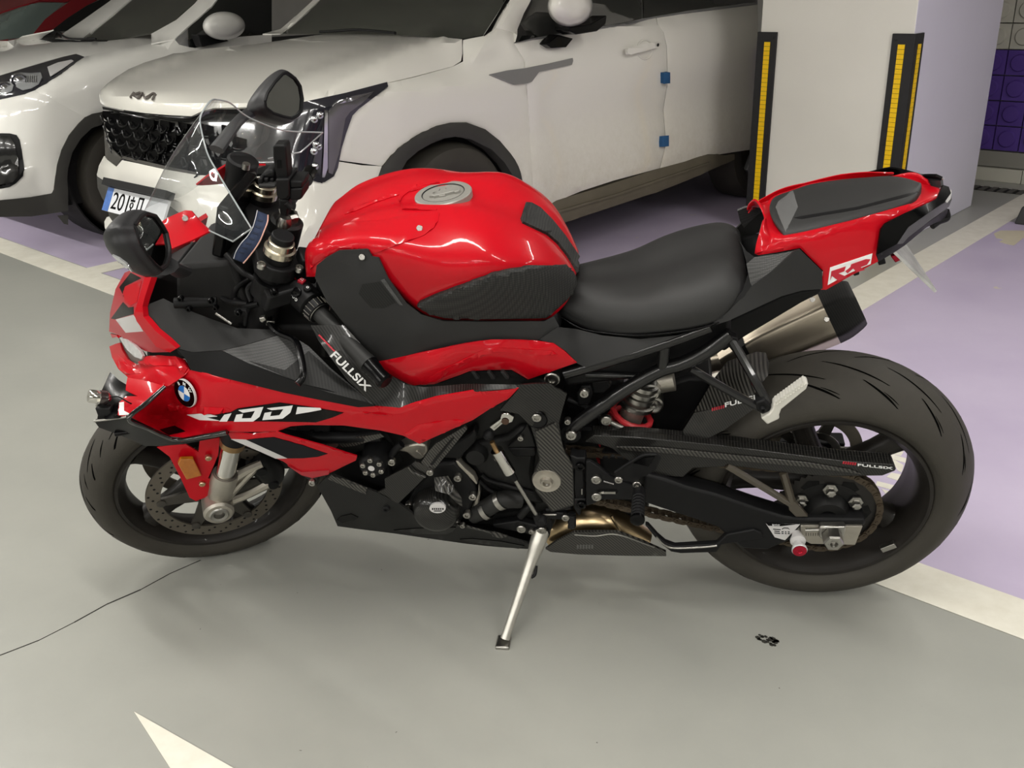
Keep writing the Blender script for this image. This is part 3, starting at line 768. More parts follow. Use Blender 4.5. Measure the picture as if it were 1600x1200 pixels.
# scales of the grille
U = []
for t in np.linspace(-1, 1, 9): U.append((t, -.9 + .9 * abs(t) ** 3))
def scale_mesh():
    mb = MB(); pr = [(t * .045, z * .028) for t, z in U]
    V, F = tube_geo([(x, -.012 - .012 * (1 - (x / .045) ** 2), z) for x, z in pr], .0045, 6, 1, smooth=False); mb.add(V, F)
    V, F = prism_geo([(x, -.004, z) for x, z in pr] + [(.04, 0, .02), (-.04, 0, .02)], (0, .006, 0)); mb.add(V, F)
    o = mb.build('scale_src', BLKG); d = o.data; bpy.data.objects.remove(o); return d
sd = scale_mesh()
gpoly = tr('n', [(150, 135), (400, 170), (930, 205), (1050, 160), (1900, 150), (1900, 640), (1000, 700), (700, 650), (300, 550), (215, 480), (160, 300)])
for r in range(9):
    for c in range(11):
        w = -.66 + c * .115 + (.0575 if r % 2 else 0); z = .862 - r * .040
        if w < -.70 + r * .02 or w > .62: continue
        p = np.array([[0.3, -w, z]])
        xs = np.linspace(-.2, .6, 200); vals = so_F(np.column_stack([xs, np.full(200, -w), np.full(200, z)])); x = xs[np.argmax(vals > 0)] + .028
        if not inpoly(pixel(SO, (x, -w, z)), gpoly): continue
        o = link('grille_scale', sd, gb)
        e = .004; xs2 = .28 * (w + e) ** 2 - .28 * (w - e) ** 2; ang = math.atan2(xs2, 2 * e)
        o.matrix_local = Matrix.Translation((x, -w, z)) @ Matrix.Rotation(-math.pi / 2 - ang * 1.0, 4, 'Z')
# emblem letters on the hood edge
EMB = mat('emblem_dark', lin(104, 98, 94), .35, metal=.3)
def strip2(name, a, b, wd):
    A, B = np.array(a), np.array(b); n = np.array([-(B - A)[1], (B - A)[0]]); n = n / np.linalg.norm(n) * wd / 2
    sp(name, 'a', [tuple(A - n), tuple(B - n), tuple(B + n), tuple(A + n)], EMB, off=.006, th=.005, step=6, roll=0)
for a, b in (((812, 608), (836, 573)), ((826, 594), (876, 574)), ((832, 590), (858, 612)), ((858, 612), (890, 576)), ((890, 576), (902, 614)), ((902, 614), (955, 580)), ((955, 580), (970, 584)), ((970, 584), (950, 622))):
    strip2('emblem_bar', a, b, 10)
# number plate
q0, q1 = SH(SO, tr('n', [(178, 855), (535, 935)]), .03); q2 = SH(SO, tr('n', [(228, 1097)]), .045)[0]
ex = nrm(q1 - q0) ; ey = nrm(q2 - q0 - ex * ((q2 - q0) @ ex)); pn = np.cross(ex, ey); pn = pn if pn @ SO.c > 0 else -pn
Lp_ = np.linalg.norm(q1 - q0); Wp, Hp = max(.52, Lp_ * 1.4), np.linalg.norm((q2 - q0) @ ey)
PLW = mat('plate_white', lin(218, 220, 224), .4)
def plate_quad(name, x0, x1, y0, y1, d0, d1, m, par):
    V, F = prism_geo([q0 + ex * x0 + ey * y0 + pn * d0, q0 + ex * x1 + ey * y0 + pn * d0, q0 + ex * x1 + ey * y1 + pn * d0, q0 + ex * x0 + ey * y1 + pn * d0], pn * (d1 - d0)); return mk(name, V, F, m, par, smooth=False)
np_ = plate_quad('number_plate', 0, Wp, 0, Hp, -.01, .0, PLW, suv)
plate_quad('plate_band', 0, .16 * Lp_, 0, Hp, 0, .001, mat('plate_blue', lin(74, 112, 180), .4, noise=.4, nscale=60), np_)
plate_quad('plate_shelf', -.01, Wp + .01, -.035, -.003, -.012, .03, BLK, suv)
tx = text('plate_digits', '201', (0, 0, 0), (1, 0, 0), (0, 1, 0), 1., BLKG, np_)
def fit_text(o, org, e1, e2, n):
    co = np.array([v.co[:] for v in o.data.vertices]); mn, mx = co.min(0), co.max(0); u = (co - mn) / (mx - mn + 1e-9)
    N_ = org + u[:, :1] * e1 + u[:, 1:2] * e2 + n * (u[:, 2:3] * .0012)
    for v, q in zip(o.data.vertices, N_): v.co = q
fit_text(tx, q0 + ex * .20 * Lp_ + ey * Hp * .86, ex * .42 * Lp_, -ey * Hp * .72, pn * 1.0)
def plate_bar(x0, y0, x1, y1, t=.009):
    A, B = q0 + ex * x0 * Lp_ + ey * y0 * Hp, q0 + ex * x1 * Lp_ + ey * y1 * Hp; d = nrm(B - A); n = np.cross(d, pn) * t / 2
    V, F = prism_geo([A - n, B - n, B + n, A + n], pn * .0012); mk('plate_glyph', V, F, BLKG, np_, smooth=False)
plate_bar(.715, .16, .715, .28); plate_bar(.66, .33, .77, .33); plate_bar(.66, .80, .77, .80); plate_bar(.715, .66, .715, .80)
tk = [(q0 + ex * (.715 + .035 * math.cos(t)) * Lp_ + ey * (.53 + .11 * math.sin(t)) * Hp) for t in np.linspace(0, 6.2832, 13)]
V, F = tube_geo(tk, .0035, 6, 1, smooth=False); mk('plate_glyph', V, F, BLKG, np_)
plate_bar(.86, .15, .86, .88); plate_bar(.86, .17, .98, .17); plate_bar(.96, .17, .96, .88)
# wheels
def car_wheel(fr, x, w, r, parent, width=.22):
    c = np.array([x, -w, r]); 
    prof = [(r * .62, -.02), (r * .70, 0), (r * .82, .012), (r * .93, 0), (r * .985, -.03), (r, -width * .4), (r * .985, -width + .03), (r * .7, -width)]
    t = lathe('tyre', c, (0, -1, 0), prof, RUB, parent, 48)
    for k in range(60):
        pass
    lathe('wheel_disc', c, (0, -1, 0), [(0, -.02), (r * .12, -.015), (r * .15, -.04), (r * .5, -.055), (r * .6, -.02), (r * .64, -.012), (r * .64, -.05)], mat('brake_dust_rim', lin(66, 60, 50), .6, noise=.3, nscale=14), t, 48)
    for k in range(5):
        a = 2 * math.pi * k / 5 + .3; d = np.array([math.cos(a), 0, math.sin(a)]); e = np.array([-math.sin(a), 0, math.cos(a)])
        V, F = prism_geo([c + d * r * .1 + e * .035, c + d * r * .6 + e * .03, c + d * r * .6 - e * .03, c + d * r * .1 - e * .035], (0, .03, 0)); mk('spoke', V, F, SILVER, t, bevel=.004)
    return t
car_wheel(SO, 1.09, .90, .365, suv); car_wheel(SO, 3.9, .90, .365, suv)
lathe('wheel_well', (1.09, -.55, .40), (0, -1, 0), [(.02, -.02), (.43, 0), (.43, .33), (.42, .33), (.40, .02), (.02, 0)], CARBODY, suv, 40)

# ---------------------------------------------------------------- crossover parked to its left
LC = Frame(FW(-6.42, 1.86), BA, -LA, [0, 0, 1])
def lc_F(p, body=False):
    x, w, z = p[:, 0], -p[:, 1], p[:, 2]; u = np.clip((x - .15) / 1.2, 0, 1)
    nose = x - (.0 + .34 * w ** 2 + .35 * np.maximum(z - .6, 0) + .2 * np.maximum(.4 - z, 0))
    hood = (.94 + .195 * (1 - (1 - u) ** 1.6) - .095 * (w / .9) ** 2 * (1 - .5 * u)) - z
    side = (.925 - 1.0 * np.maximum(z - .85, 0) ** 2 - .12 * np.maximum(.7 - x, 0)) - np.abs(w)
    b = smin(smin(nose, side, .16), hood, .09)
    if body: return b
    gl = smin((x - 1.18 - (z - 1.10) * 1.75 - .15 * w ** 2) * .5, .87 - .42 * np.maximum(z - 1.08, 0) - np.abs(w), .05)
    return np.maximum(b, np.minimum(gl, 1.6 - z))
LH = hitter(lc_F, 3.5, 13.); LHB = hitter(lambda p: lc_F(p, True), 3.5, 10.)
cro = thing('crossover_car', 'white crossover car with amber-free clear headlamp at the left edge', 'car', LC.mat())
cro['label'] = 'white crossover with round projector headlamp at the left edge of the frame'
def lp(name, z, pts, m, parent=None, **k): return panel(LC, name, tr(z, pts), m, parent or cro, **{**dict(step=11, th=.012, hit=LH, roll=.003), **k})[0]
mb = MB(); V, F = prism_geo([(x, .78, z) for x, z in ((.42, .25), (4.2, .25), (4.2, 1.0), (1.3, 1.02), (.5, .8))], (0, -1.56, 0)); mb.add(V, F); mb.build('inner_body', CARBODY, cro, smooth=False)
lp('hood', 'm', [(-150, 480), (0, 440), (150, 408), (330, 372), (520, 335), (560, 322), (410, 405), (540, 425), (760, 425), (1120, 418), (1330, 400), (1585, 350), (1650, 345), (1570, 452), (1300, 500), (880, 588), (790, 552), (620, 590), (400, 650), (200, 715), (0, 775), (-150, 800)], CARWHITE, hit=LHB)
lp('front_wing', 'a', [(520, 353), (780, 300), (942, 270), (1090, 243), (1120, 278), (1185, 294), (1220, 299), (1500, 230), (1700, 214), (1700, 900), (640, 700), (575, 712), (535, 735), (212, 560), (288, 516), (384, 450), (456, 399)], CARWHITE)
lp('front_bumper', 'k', [(-100, -135), (0, -150), (120, -175), (225, -202), (330, -243), (800, 22), (740, 80), (650, 190), (580, 330), (540, 470), (520, 600), (508, 700), (480, 738), (300, 770), (0, 800), (-100, 810)], CARWHITE)
hl2 = lp('headlamp', 'm', [(-60, 800), (0, 782), (200, 720), (420, 655), (640, 590), (790, 555), (875, 585), (760, 665), (640, 750), (480, 860), (350, 935), (250, 975), (120, 1005), (0, 1030), (-60, 1040)], HLIN, off=.004, th=.02)
lp('lamp_bowl', 'm', [(150, 810), (200, 750), (330, 755), (420, 745), (437, 800), (400, 870), (320, 915), (230, 935), (165, 900)], LENS, hl2, off=.012, th=.006, step=6)
lp('lamp_bowl', 'm', [(-40, 860), (0, 850), (100, 845), (138, 880), (120, 940), (60, 970), (-40, 985)], LENS, hl2, off=.012, th=.006, step=6)
lp('turn_lens', 'm', [(490, 690), (600, 645), (740, 615), (765, 628), (640, 715), (520, 790)], WHITED, hl2, off=.010, th=.006, step=6)
for (x, y, r) in ((200, 850, .045), (50, 930, .04)):
    c = LH(LC, tr('m', [(x, y)]), .0)[0]
    lathe('projector', c, LC.c - c, [(r, -.02), (r, .006), (r * .85, .012), (r * .8, .0), (r * .5, .014), (0, .02)], HLCH, hl2, 20)
for i in range(6):
    x = 265 + i * 22
    lp('lamp_fin', 'm', [(x, 785), (x + 9, 783), (x + 4, 850), (x - 5, 852)], HLCH, hl2, off=.018, th=.004, step=8)
lp('windscreen', 'a', [(500, 253), (560, 215), (720, 90), (820, 0), (850, -40), (1260, -40), (1210, 20), (1100, 120), (1020, 175), (940, 205), (700, 247)], WSGLASS, off=.0, th=.006)
lp('windscreen_pillar', 'a', [(345, 238), (520, 120), (690, 0), (740, -40), (850, -40), (700, 90), (560, 200), (500, 250)], CARWHITE, off=.006)
lp('front_pillar', 'a', [(945, 208), (1100, 122), (1215, 20), (1270, -40), (1380, -40), (1320, 40), (1200, 140), (1090, 240), (945, 268)], CARWHITE, off=.008)
lp('cowl', 'm', [(408, 405), (520, 330), (600, 320), (640, 330), (640, 405), (1120, 412), (1110, 420), (760, 425), (540, 427)], BLK, off=.004)
tube('wiper_arm', [LH(LC, tr('m', [q]), .02)[0] for q in ((560, 400), (600, 340), (720, 400), (1000, 405))], .006, BLK, cro)
lp('quarter_glass', 'a', [(1090, 240), (1165, 160), (1180, 290), (1120, 275)], SILVER, off=.004)
lp('door_glass', 'a', [(1172, 160), (1320, 40), (1400, -40), (1700, -40), (1700, 210), (1500, 225), (1220, 295), (1185, 290)], CARGLASS, off=.0)
sh2 = [[LC.P(*tr('a', [(cx + rx * math.cos(t), cy + ry * math.sin(t))])[0], 1.0 + dw) for t in np.linspace(0, 2 * math.pi, 13)[:-1]]
       for (cx, cy, rx, ry, dw) in ((1400, 165, 20, 15, -.12), (1400, 165, 110, 70, -.10), (1400, 163, 131, 87, -.03), (1400, 160, 131, 87, .04), (1400, 158, 105, 65, .10), (1400, 158, 50, 30, .12), (1400, 158, 4, 3, .125))]
loft('mirror_shell', sh2, CARWHITE, cro, n=3, cc=True, caps=True)
V, F = prism_geo([LC.P(*tr('a', [q])[0], .88) for q in ((1190, 215), (1290, 215), (1390, 255), (1220, 292))], (0, -.08, 0)); mk('mirror_foot', V, F, BLK, cro, bevel=.006)
la = [(1000, -40), (870, -10), (800, 22), (740, 80), (650, 190), (580, 330), (540, 470), (520, 600), (508, 700), (490, 738), (300, 770), (0, 800), (-100, 812), (-100, 960), (0, 955), (300, 950), (640, 900), (640, 700), (632, 600), (640, 500), (680, 350), (760, 220), (860, 125), (960, 90)]
lp('arch_cladding', 'k', la, CLAD, off=.010, th=.05)
lp('fog_bezel', 'k', [(-60, 165), (0, 168), (90, 170), (150, 185), (180, 230), (200, 330), (222, 500), (218, 570), (150, 640), (90, 668), (-60, 680)], BLK, off=.008)
lp('fog_recess', 'k', [(-60, 195), (90, 195), (130, 260), (165, 400), (178, 560), (120, 630), (-60, 660)], GRILLE, off=.014)
lp('mud_flap', 'k', [(540, 945), (640, 935), (640, 1030), (600, 1020)], CLAD, off=-.01)
car_wheel(LC, .93, .86, .35, cro); car_wheel(LC, 3.6, .86, .35, cro)
lathe('wheel_well', (.93, -.5, .38), (0, -1, 0), [(.02, -.02), (.42, 0), (.42, .33), (.41, .33), (.39, .02), (.02, 0)], CARBODY, cro, 40)

# ---------------------------------------------------------------- maroon car beyond
RC = Frame(FW(-9.1, 1.9), BA, -LA, [0, 0, 1])
def rc_F(p):
    x, w, z = p[:, 0], -p[:, 1], p[:, 2]
    b = smin(smin(x - .3 * w ** 2, .9 - np.abs(w), .15), .85 + .16 * np.minimum(x / 1.2, 1) - .06 * w ** 2 - z, .08)
    gl = smin((x - .95 - (z - .98) * 1.9 - .15 * w ** 2) * .5, .84 - .45 * np.maximum(z - 1., 0) - np.abs(w), .05)
    return np.maximum(b, np.minimum(gl, 1.42 - z))
RH = hitter(rc_F, 4.5, 15.)
rcar = thing('saloon_car', 'dark red car seen only as windscreen and pillar at the top left corner', 'car', RC.mat())
def rp(name, z, pts, m, parent=None, **k): return panel(RC, name, tr(z, pts), m, parent or rcar, hit=RH, **{**dict(step=11, th=.012), **k})[0]
V, F = prism_geo([(x, .8, z) for x, z in ((.3, .25), (4.2, .25), (4.2, .9), (1.2, .92), (.4, .75))], (0, -1.6, 0)); mk('inner_body', V, F, CARBODY, rcar, smooth=False)
rp('hood', 'm', [(-300, 430), (0, 420), (330, 372), (600, 330), (700, 360), (500, 460), (-300, 700)], CARRED)
rp('windscreen', 'm', [(-300, 330), (-100, 280), (0, 170), (200, 85), (330, 40), (560, 25), (660, 30), (560, 130), (470, 200), (330, 368), (0, 440), (-300, 440)], mat('green_glass', lin(96, 108, 104), .05, coat=1., spec=.7), th=.006)
rp('windscreen_pillar', 'm', [(330, 370), (470, 200), (560, 130), (720, 20), (800, -40), (1100, -40), (900, 60), (700, 190), (520, 330)], CARRED, off=.004)
rp('roof', 'm', [(-100, -10), (200, -40), (800, -40), (720, 18), (660, 26), (400, 10), (200, 60), (0, 130), (-100, 180)], CARRED, off=.004)
rp('side_glass', 'm', [(530, 325), (700, 190), (900, 62), (1080, -20), (1300, -20), (1100, 120), (700, 320)], CARGLASS, off=.006)
car_wheel(RC, .9, .86, .33, rcar)
# ================================================================ motorcycle: rolling chassis
from mathutils.bvhtree import BVHTree
bike = thing('motorcycle', 'red and black sport motorcycle with carbon parts leaning on its side stand', 'motorcycle', BK.mat())
def on(obj, back=None):
    """hit(frame, pixels, off) on the surface of a part already built"""
    objs = obj if isinstance(obj, (list, tuple)) else [obj]
    V = []; F = []
    for ob in objs:
        k = len(V); ml = np.eye(4)
        V += [tuple(ml[:3, :3] @ np.array(v.co[:]) + ml[:3, 3]) for v in ob.data.vertices]; F += [tuple(k + i for i in p.vertices) for p in ob.data.polygons]
    t = BVHTree.FromPolygons(V, F)
    def hit(fr, P2, off=0.):
        out = []
        c = Vector(fr.c)
        for q in P2:
            d = Vector(fr.ray(q[0], q[1])).normalized()
            loc, n, i, dist = t.ray_cast(c, d)
            if loc is None:
                loc, n, i, dist = t.find_nearest(c + d * float(np.linalg.norm(fr.c - np.array(objs[0].data.vertices[0].co)))); 
            if n.dot(d) > 0: n = -n
            out.append(np.array(loc) + np.array(n) * off)
        return np.array(out)
    return hit
def bp(name, z, pts, m, parent=None, fr=None, **k):
    return panel(fr or BK, name, tr(z, pts), m, parent or bike, **{**dict(step=8, th=.004), **k})
def bs(name, z, pts, w, depth, m, parent=None, fr=None, **k):
    return slab(fr or BK, name, tr(z, pts), w, depth, m, parent or bike, **k)
def Q(z, x, y, w, fr=None):
    p = tr(z, [(x, y)])[0]; return (fr or BK).P(p[0], p[1], w)
def qb(z, x, y, w, parent=None, fr=None, **k):
    p = tr(z, [(x, y)])[0]; return bolt(fr or BK, p[0], p[1], w, parent or bike, **k)

# steered frame: origin on the steering axis level with the axle, z up the fork
_b = np.array([-1.4257, 0, .2863]); _A = np.array([.4003, 0, .9164]); _fd = np.array([-.8123, -.4629, .3549]); _w2 = np.array([.4242, -.8864, -.1853])
FK = Frame(BK.O + BK.M @ _b, BK.M @ -_fd, BK.M @ -_w2, BK.M @ _A)
REL = BK.mat().inverted() @ FK.mat()
def fk(o): o.matrix_local = REL; return o
TH = np.linspace(0, 2 * math.pi, 97)
RP = [(.326, 0), (.3245, .018), (.319, .036), (.311, .055), (.297, .075), (.280, .091), (.262, .099), (.245, .098), (.234, .090), (.229, .084)]
FP = [(.300, 0), (.2985, .010), (.295, .022), (.289, .036), (.277, .050), (.262, .058), (.248, .058), (.235, .052), (.229, .047)]
def surf(prof, s):
    """profile point (r, h) at s in 0..1 from the crown to the bead"""
    P = np.array(prof); L = np.r_[0, np.cumsum(np.linalg.norm(np.diff(P, axis=0), axis=1))]; L /= L[-1]
    return np.array([np.interp(s, L, P[:, 0]), np.interp(s, L, P[:, 1])])
def wheel(name, c, prof, flange, spk, a_off, parent, tf, grooves, label):
    ax = np.array([0, -1., 0]); c = np.array(c, float)
    h = flange
    rp = [(.229, h), (.226, h + .004), (.219, h + .003), (.214, h - .006), (.203, h - .02), (.199, h * .3), (.199, -h * .3), (.203, -h + .02), (.214, -h + .006), (.219, -h - .003), (.226, -h - .004), (.229, -h), (.214, -h + .01), (.209, 0), (.214, h - .01)]
    mb = MB(); mb.add(*lathe_geo(c, ax, rp, 96, closed=True))
    rim = tf(mb.build(name, RIMM, parent))
    cp = catmull([(r, q) for r, q in prof], 3)
    full = [(r, q) for r, q in cp[::-1]] + [(r, -q) for r, q in cp[1:]]
    ty = lathe('tyre', c, ax, full + [(.2275, -h + .004), (.2275, h - .004)], RUB, rim, 128, closed=True)
    lathe('hub', c, ax, [(.02, .075), (.038, .072), (.045, .05), (.045, -.05), (.038, -.072), (.02, -.075)], RIMM, rim, 32)
    for k in range(spk):
        a = a_off + 2 * math.pi * k / spk; d = np.array([math.cos(a), 0, math.sin(a)]); e = np.array([-math.sin(a), 0, math.cos(a)])
        rows = []
        for r, hw, ht in ((.035, .034, .034), (.08, .026, .028), (.14, .023, .022), (.19, .026, .026), (.204, .036, .03)):
            ring = []
            for t in np.linspace(0, 2 * math.pi, 9)[:-1] + math.pi / 8:
                ring.append(c + d * r + e * hw * np.clip(math.cos(t) * 1.25, -1, 1) + np.array([0, 1, 0]) * ht * np.clip(math.sin(t) * 1.25, -1, 1))
            rows.append(ring)
        loft('spoke', rows, RIMM, rim, n=2, cc=True, caps=True)
    mb = MB()
    for (side, k, th0, dth, s0, s1, wd) in grooves:
        n = 14; Lp = []; Rp = []
        for i in range(n + 1):
            t = i / n; s = s0 + (s1 - s0) * t; th = th0 + dth * t
            r, q = surf(prof, s); q *= side; wdt = wd * math.sin(math.pi * min(max(t, .06), .94)) ** .5
            r2, q2 = surf(prof, min(s + .012, 1)); nn = nrm(np.array([q2 * side - q * side, -(r2 - r)])) ; nr_, nq = abs(nn[0]), abs(nn[1])
            P = lambda th, dr: c + np.array([math.cos(th), 0, math.sin(th)]) * (r + dr * nr_) + ax * (q + side * dr * nq)
            da = wdt / r
            Lp.append(P(th - da, .0007)); Rp.append(P(th + da, .0007))
        V = Lp + Rp; F = [(i, i + 1, n + 2 + i, n + 1 + i) for i in range(n)]; mb.add(V, F)
    g = mb.build('tread_groove', GROOVE, rim, recalc=False); g['kind'] = 'stuff'
    return rim
D2 = math.radians
gr = []
for k in range(15):
    for sd in (1, -1):
        o_ = D2(24 * k + (12 if sd < 0 else 0))
        gr.append((sd, k, o_, D2(-24), .05, .34, .0060)); gr.append((sd, k, o_ + D2(10), D2(-15), .33, .60, .0052))
        gr.append((sd, k, o_ + D2(2), D2(-7), .44, .55, .0026))
rw = wheel('rear_wheel', (0, 0, .326), RP, .084, 5, D2(38), bike, lambda o: o, gr, '')
gf = []
for k in range(16):
    for sd in (1, -1):
        o_ = D2(22.5 * k + (11 if sd < 0 else 0))
        gf.append((sd, k, o_, D2(15), .06, .34, .0048)); gf.append((sd, k, o_ + D2(9), D2(9), .36, .62, .0044)); gf.append((sd, k, o_ + D2(18), D2(7), .25, .45, .003))
fc = (-.0341, 0, 0)
fw = wheel('front_wheel', fc, FP, .047, 5, D2(15), bike, fk, gf, '')
# brake discs
def disc(c, h, ro, ri, parent, side, carr=6, ph=0.):
    ax = np.array([0, -side, 0.]); c = np.array(c, float)
    d = lathe('brake_disc', c, ax, [(ri, h - .0025), (ri, h + .0025), (ro, h + .0025), (ro, h - .0025)], DISCM, parent, 96, closed=True)
    mb = MB()
    for k in range(44):
        a = 2 * math.pi * k / 44
        for j, rr in enumerate((ri + (ro - ri) * .22, ri + (ro - ri) * .5, ri + (ro - ri) * .8)):
            if (k + j) % 2: continue
            p = c + np.array([math.cos(a + j * .05), 0, math.sin(a + j * .05)]) * rr + ax * (h + .0028)
            e1 = np.array([math.cos(a), 0, math.sin(a)]); e2 = np.array([-math.sin(a), 0, math.cos(a)])
            mb.add([p + .0034 * (math.cos(t) * e1 + math.sin(t) * e2) for t in np.linspace(0, 6.283, 9)[:-1]], [tuple(range(8))])
    v = mb.build('vent_hole', BLK, parent, smooth=False); v['kind'] = 'stuff'
    mb = MB()
    for k in range(carr):
        a = ph + 2 * math.pi * k / carr; e1 = np.array([math.cos(a), 0, math.sin(a)]); e2 = np.array([-math.sin(a), 0, math.cos(a)])
        p = lambda r, t: c + e1 * r + e2 * t + ax * (h - .006)
        mb.add(*prism_geo([p(.04, -.024), p(ri - .025, -.014), p(ri + .004, -.012), p(ri + .004, .012), p(ri - .025, .014), p(.04, .024)], ax * .007))
        V, F = lathe_geo(c + e1 * ri + ax * (h - .006), ax, [(.011, 0), (.011, .011), (.008, .012), (0, .012)], 12); mb.add(V, F)
    mb.build('disc_carrier', mat('carrier_grey' if side > 0 else 'carrier_grey2', lin(74, 71, 66), .45, metal=.5), parent, bevel=0)
    return d
disc(fc, .068, .160, .126, fw, 1, 6, .3); disc(fc, .068, .160, .126, fw, -1, 6, .3)
disc((0, 0, .326), .095, .112, .084, rw, -1, 5)
lathe('tone_ring', np.array([0, 0, .326]), (0, 1, 0), [(.045, .082), (.062, .082), (.062, .086), (.045, .086)], STEEL, rw, 40, closed=True)
# balance weight inside the rear rim
q = Q('r', 1020, 815, .082); box('balance_weight', q, (.014, 0, .009), (0, .006, 0), (-.004, 0, .006), STEEL, rw, bevel=.001)

# ---------------- front fork (steered)
def fkt(name, *a, **k): return fk(tube(name, *a, **k))
for s in (1, -1):
    y = -s * .104; x0 = -.032
    L = lambda t: np.array([x0, y, t])
    leg = fk(lathe('fork_leg', L(0), (0, 0, 1), [(0, .215), (.0285, .215), (.0285, .50), (.0275, .52), (.0275, .735), (.026, .745), (.012, .745), (0, .745)], BLK, bike, 32))
    lathe('fork_seal', L(0), (0, 0, 1), [(.022, .200), (.029, .200), (.029, .216), (.022, .216)], GOLD, leg, 32, closed=True)
    lathe('fork_stanchion', L(0), (0, 0, 1), [(.0225, .09), (.0225, .23)], CHROME, leg, 32)
    lathe('fork_bottom', L(0), (0, 0, 1), [(.0, -.01), (.024, -.01), (.028, .0), (.029, .055), (.031, .065), (.031, .095), (.029, .104), (.023, .105)], ALU, leg, 32)
    lathe('axle_clamp', np.array(fc) + np.array([0, y, 0]), (0, -s, 0), [(.015, .040), (.021, .040), (.031, .038), (.036, .032), (.036, -.02), (.028, -.026), (0, -.026)], ALU, leg, 36)
    lathe('axle_end', np.array(fc) + np.array([0, y, 0]), (0, -s, 0), [(0, .028), (.011, .028), (.013, .040), (.020, .0425), (.023, .0405), (.0245, .038)], STEEL, leg, 28)
    # caliper carrier arms and caliper
    c0 = np.array(fc) + np.array([0, y, 0])
    mb = MB()
    mb.add(*tube_geo([c0 + (.02, 0, .0), c0 + (.07, s * .006, .022), c0 + (.115, s * .01, .055)], [.013, .011, .012], 8, 3))
    mb.add(*tube_geo([c0 + (.012, 0, .075), c0 + (.05, s * .006, .105), c0 + (.085, s * .01, .125)], [.016, .012, .011], 8, 3))
    mb.add(*tube_geo([c0 + (.02, 0, .02), c0 + (.04, 0, .06), c0 + (.07, s * .005, .115)], [.012, .009, .009], 8, 3))
    mb.build('caliper_bracket', ALU, leg)
    cal = []
    for ang in np.linspace(.32, 1.05, 6):
        cal.append(np.array(fc) + np.array([math.cos(ang) * .138, -s * .070, math.sin(ang) * .138]))
    V, F = tube_geo(cal, [.026, .034, .036, .036, .034, .026], 12, 3, flat=1.0, up=(0, 1, 0)); o = mk('brake_caliper', V, F, DARK, leg)
    for ang in (.45, .9): lathe('caliper_piston_cap', np.array(fc) + np.array([math.cos(ang) * .138, -s * .102, math.sin(ang) * .138]), (0, -s, 0), [(0, .006), (.012, .006), (.014, 0)], BLK, o, 16)
    # adjuster cap on top
    lathe('fork_cap', L(.745), (0, 0, 1), [(.031, -.008), (.031, .004), (.026, .006), (.0255, .018), (.022, .02), (.02, .02)], mat('cap_%d' % s, lin(196, 188, 170), .25, metal=1.), leg, 24)
    if s > 0:
        lathe('adjuster_knob', L(.765), (0, 0, 1), [(.022, 0), (.022, .012), (.02, .014), (0, .014)], BLK, leg, 20)
    else:
        lathe('adjuster_knob', L(.765), (0, 0, 1), [(.014, -.01), (.014, .004), (.008, .008), (0, .008)], BLK, leg, 16)
# front mudguard
fen, ff, fem = bp('front_mudguard', 't', [(540, 155, .062), (640, 140, .072), (720, 138, .078), (800, 186, .086), (808, 112, .085), (932, 98, .09), (925, 200, .096), (888, 290, .1), (860, 350, .1), (882, 358, .101), (868, 460, .103), (785, 492, .103), (745, 470, .1), (690, 350, .093), (620, 215, .079)], RED, fr=FK, th=.004, mirror=True)
fk(fen); fk(fem)
arch_rows = []
for a in np.linspace(D2(42), D2(98), 10):
    arch_rows.append([np.array(fc) + np.array([math.cos(a) * r, -w, math.sin(a) * r]) for w, r in ((.075, .285), (.07, .306), (.045, .317), (0, .322), (-.045, .317), (-.07, .306), (-.075, .285))])
fk(loft('mudguard_arch', arch_rows, RED, bike, n=3, th=.003))
rf = slab(FK, 'side_reflector', tr('t', [(672, 262), (690, 232), (768, 230), (820, 335), (725, 360)]), .104, .010, AMBER, fen, bevel=.0015)
for q in ((862, 220), (823, 382)): qb('t', q[0], q[1], .101, fen, FK, r=.0075, m=mat('fender_bolt%d' % q[0], lin(200, 180, 150), .3, metal=1.), h=.005)
# triple clamps and stem
mb = MB()
def clamp(z0, z1, m, nm):
    out = []
    for s in (1, -1):
        for t in np.linspace(-math.pi * .6, math.pi * .6, 9):
            out.append((-.032 - .042 * math.sin(t), -s * (.104 + .042 * math.cos(t)), z0) if s > 0 else (-.032 + .042 * math.sin(t), -s * (.104 + .042 * math.cos(t)), z0))
    # order the outline round the two bosses
    pts = np.array(out); c = pts.mean(0); an = np.arctan2(pts[:, 1] - c[1], pts[:, 0] - c[0]); pts = pts[np.argsort(an)]
    V, F = prism_geo([tuple(p) for p in pts], (0, 0, z1 - z0)); o = fk(mk(nm, V, F, m, bike, bevel=.003)); return o
tc_ = clamp(.690, .722, BLK, 'top_yoke'); clamp(.50, .535, BLK, 'bottom_yoke')
fk(lathe('steering_stem', (0.0, 0, 0), (0, 0, 1), [(.026, .5), (.026, .69), (.034, .69), (.034, .745), (.028, .75), (.02, .75), (0, .75)], DARK, bike, 28))
fk(lathe('stem_nut', (0.0, 0, .75), (0, 0, 1), [(.022, -.004), (.022, .014), (.015, .018), (.012, .018), (.012, .004), (0, .004)], STEEL, bike, 6, smooth=False))
for s in (1, -1):
    for x in (-.068, .006):
        fk(bolt(FK, (x, -s * (.104 + .03), .722), None, 0, bike, r=.009, m=STEEL, ax=(0, 0, 1))).matrix_local = REL @ Matrix.Translation((x, -s * .132, .722))

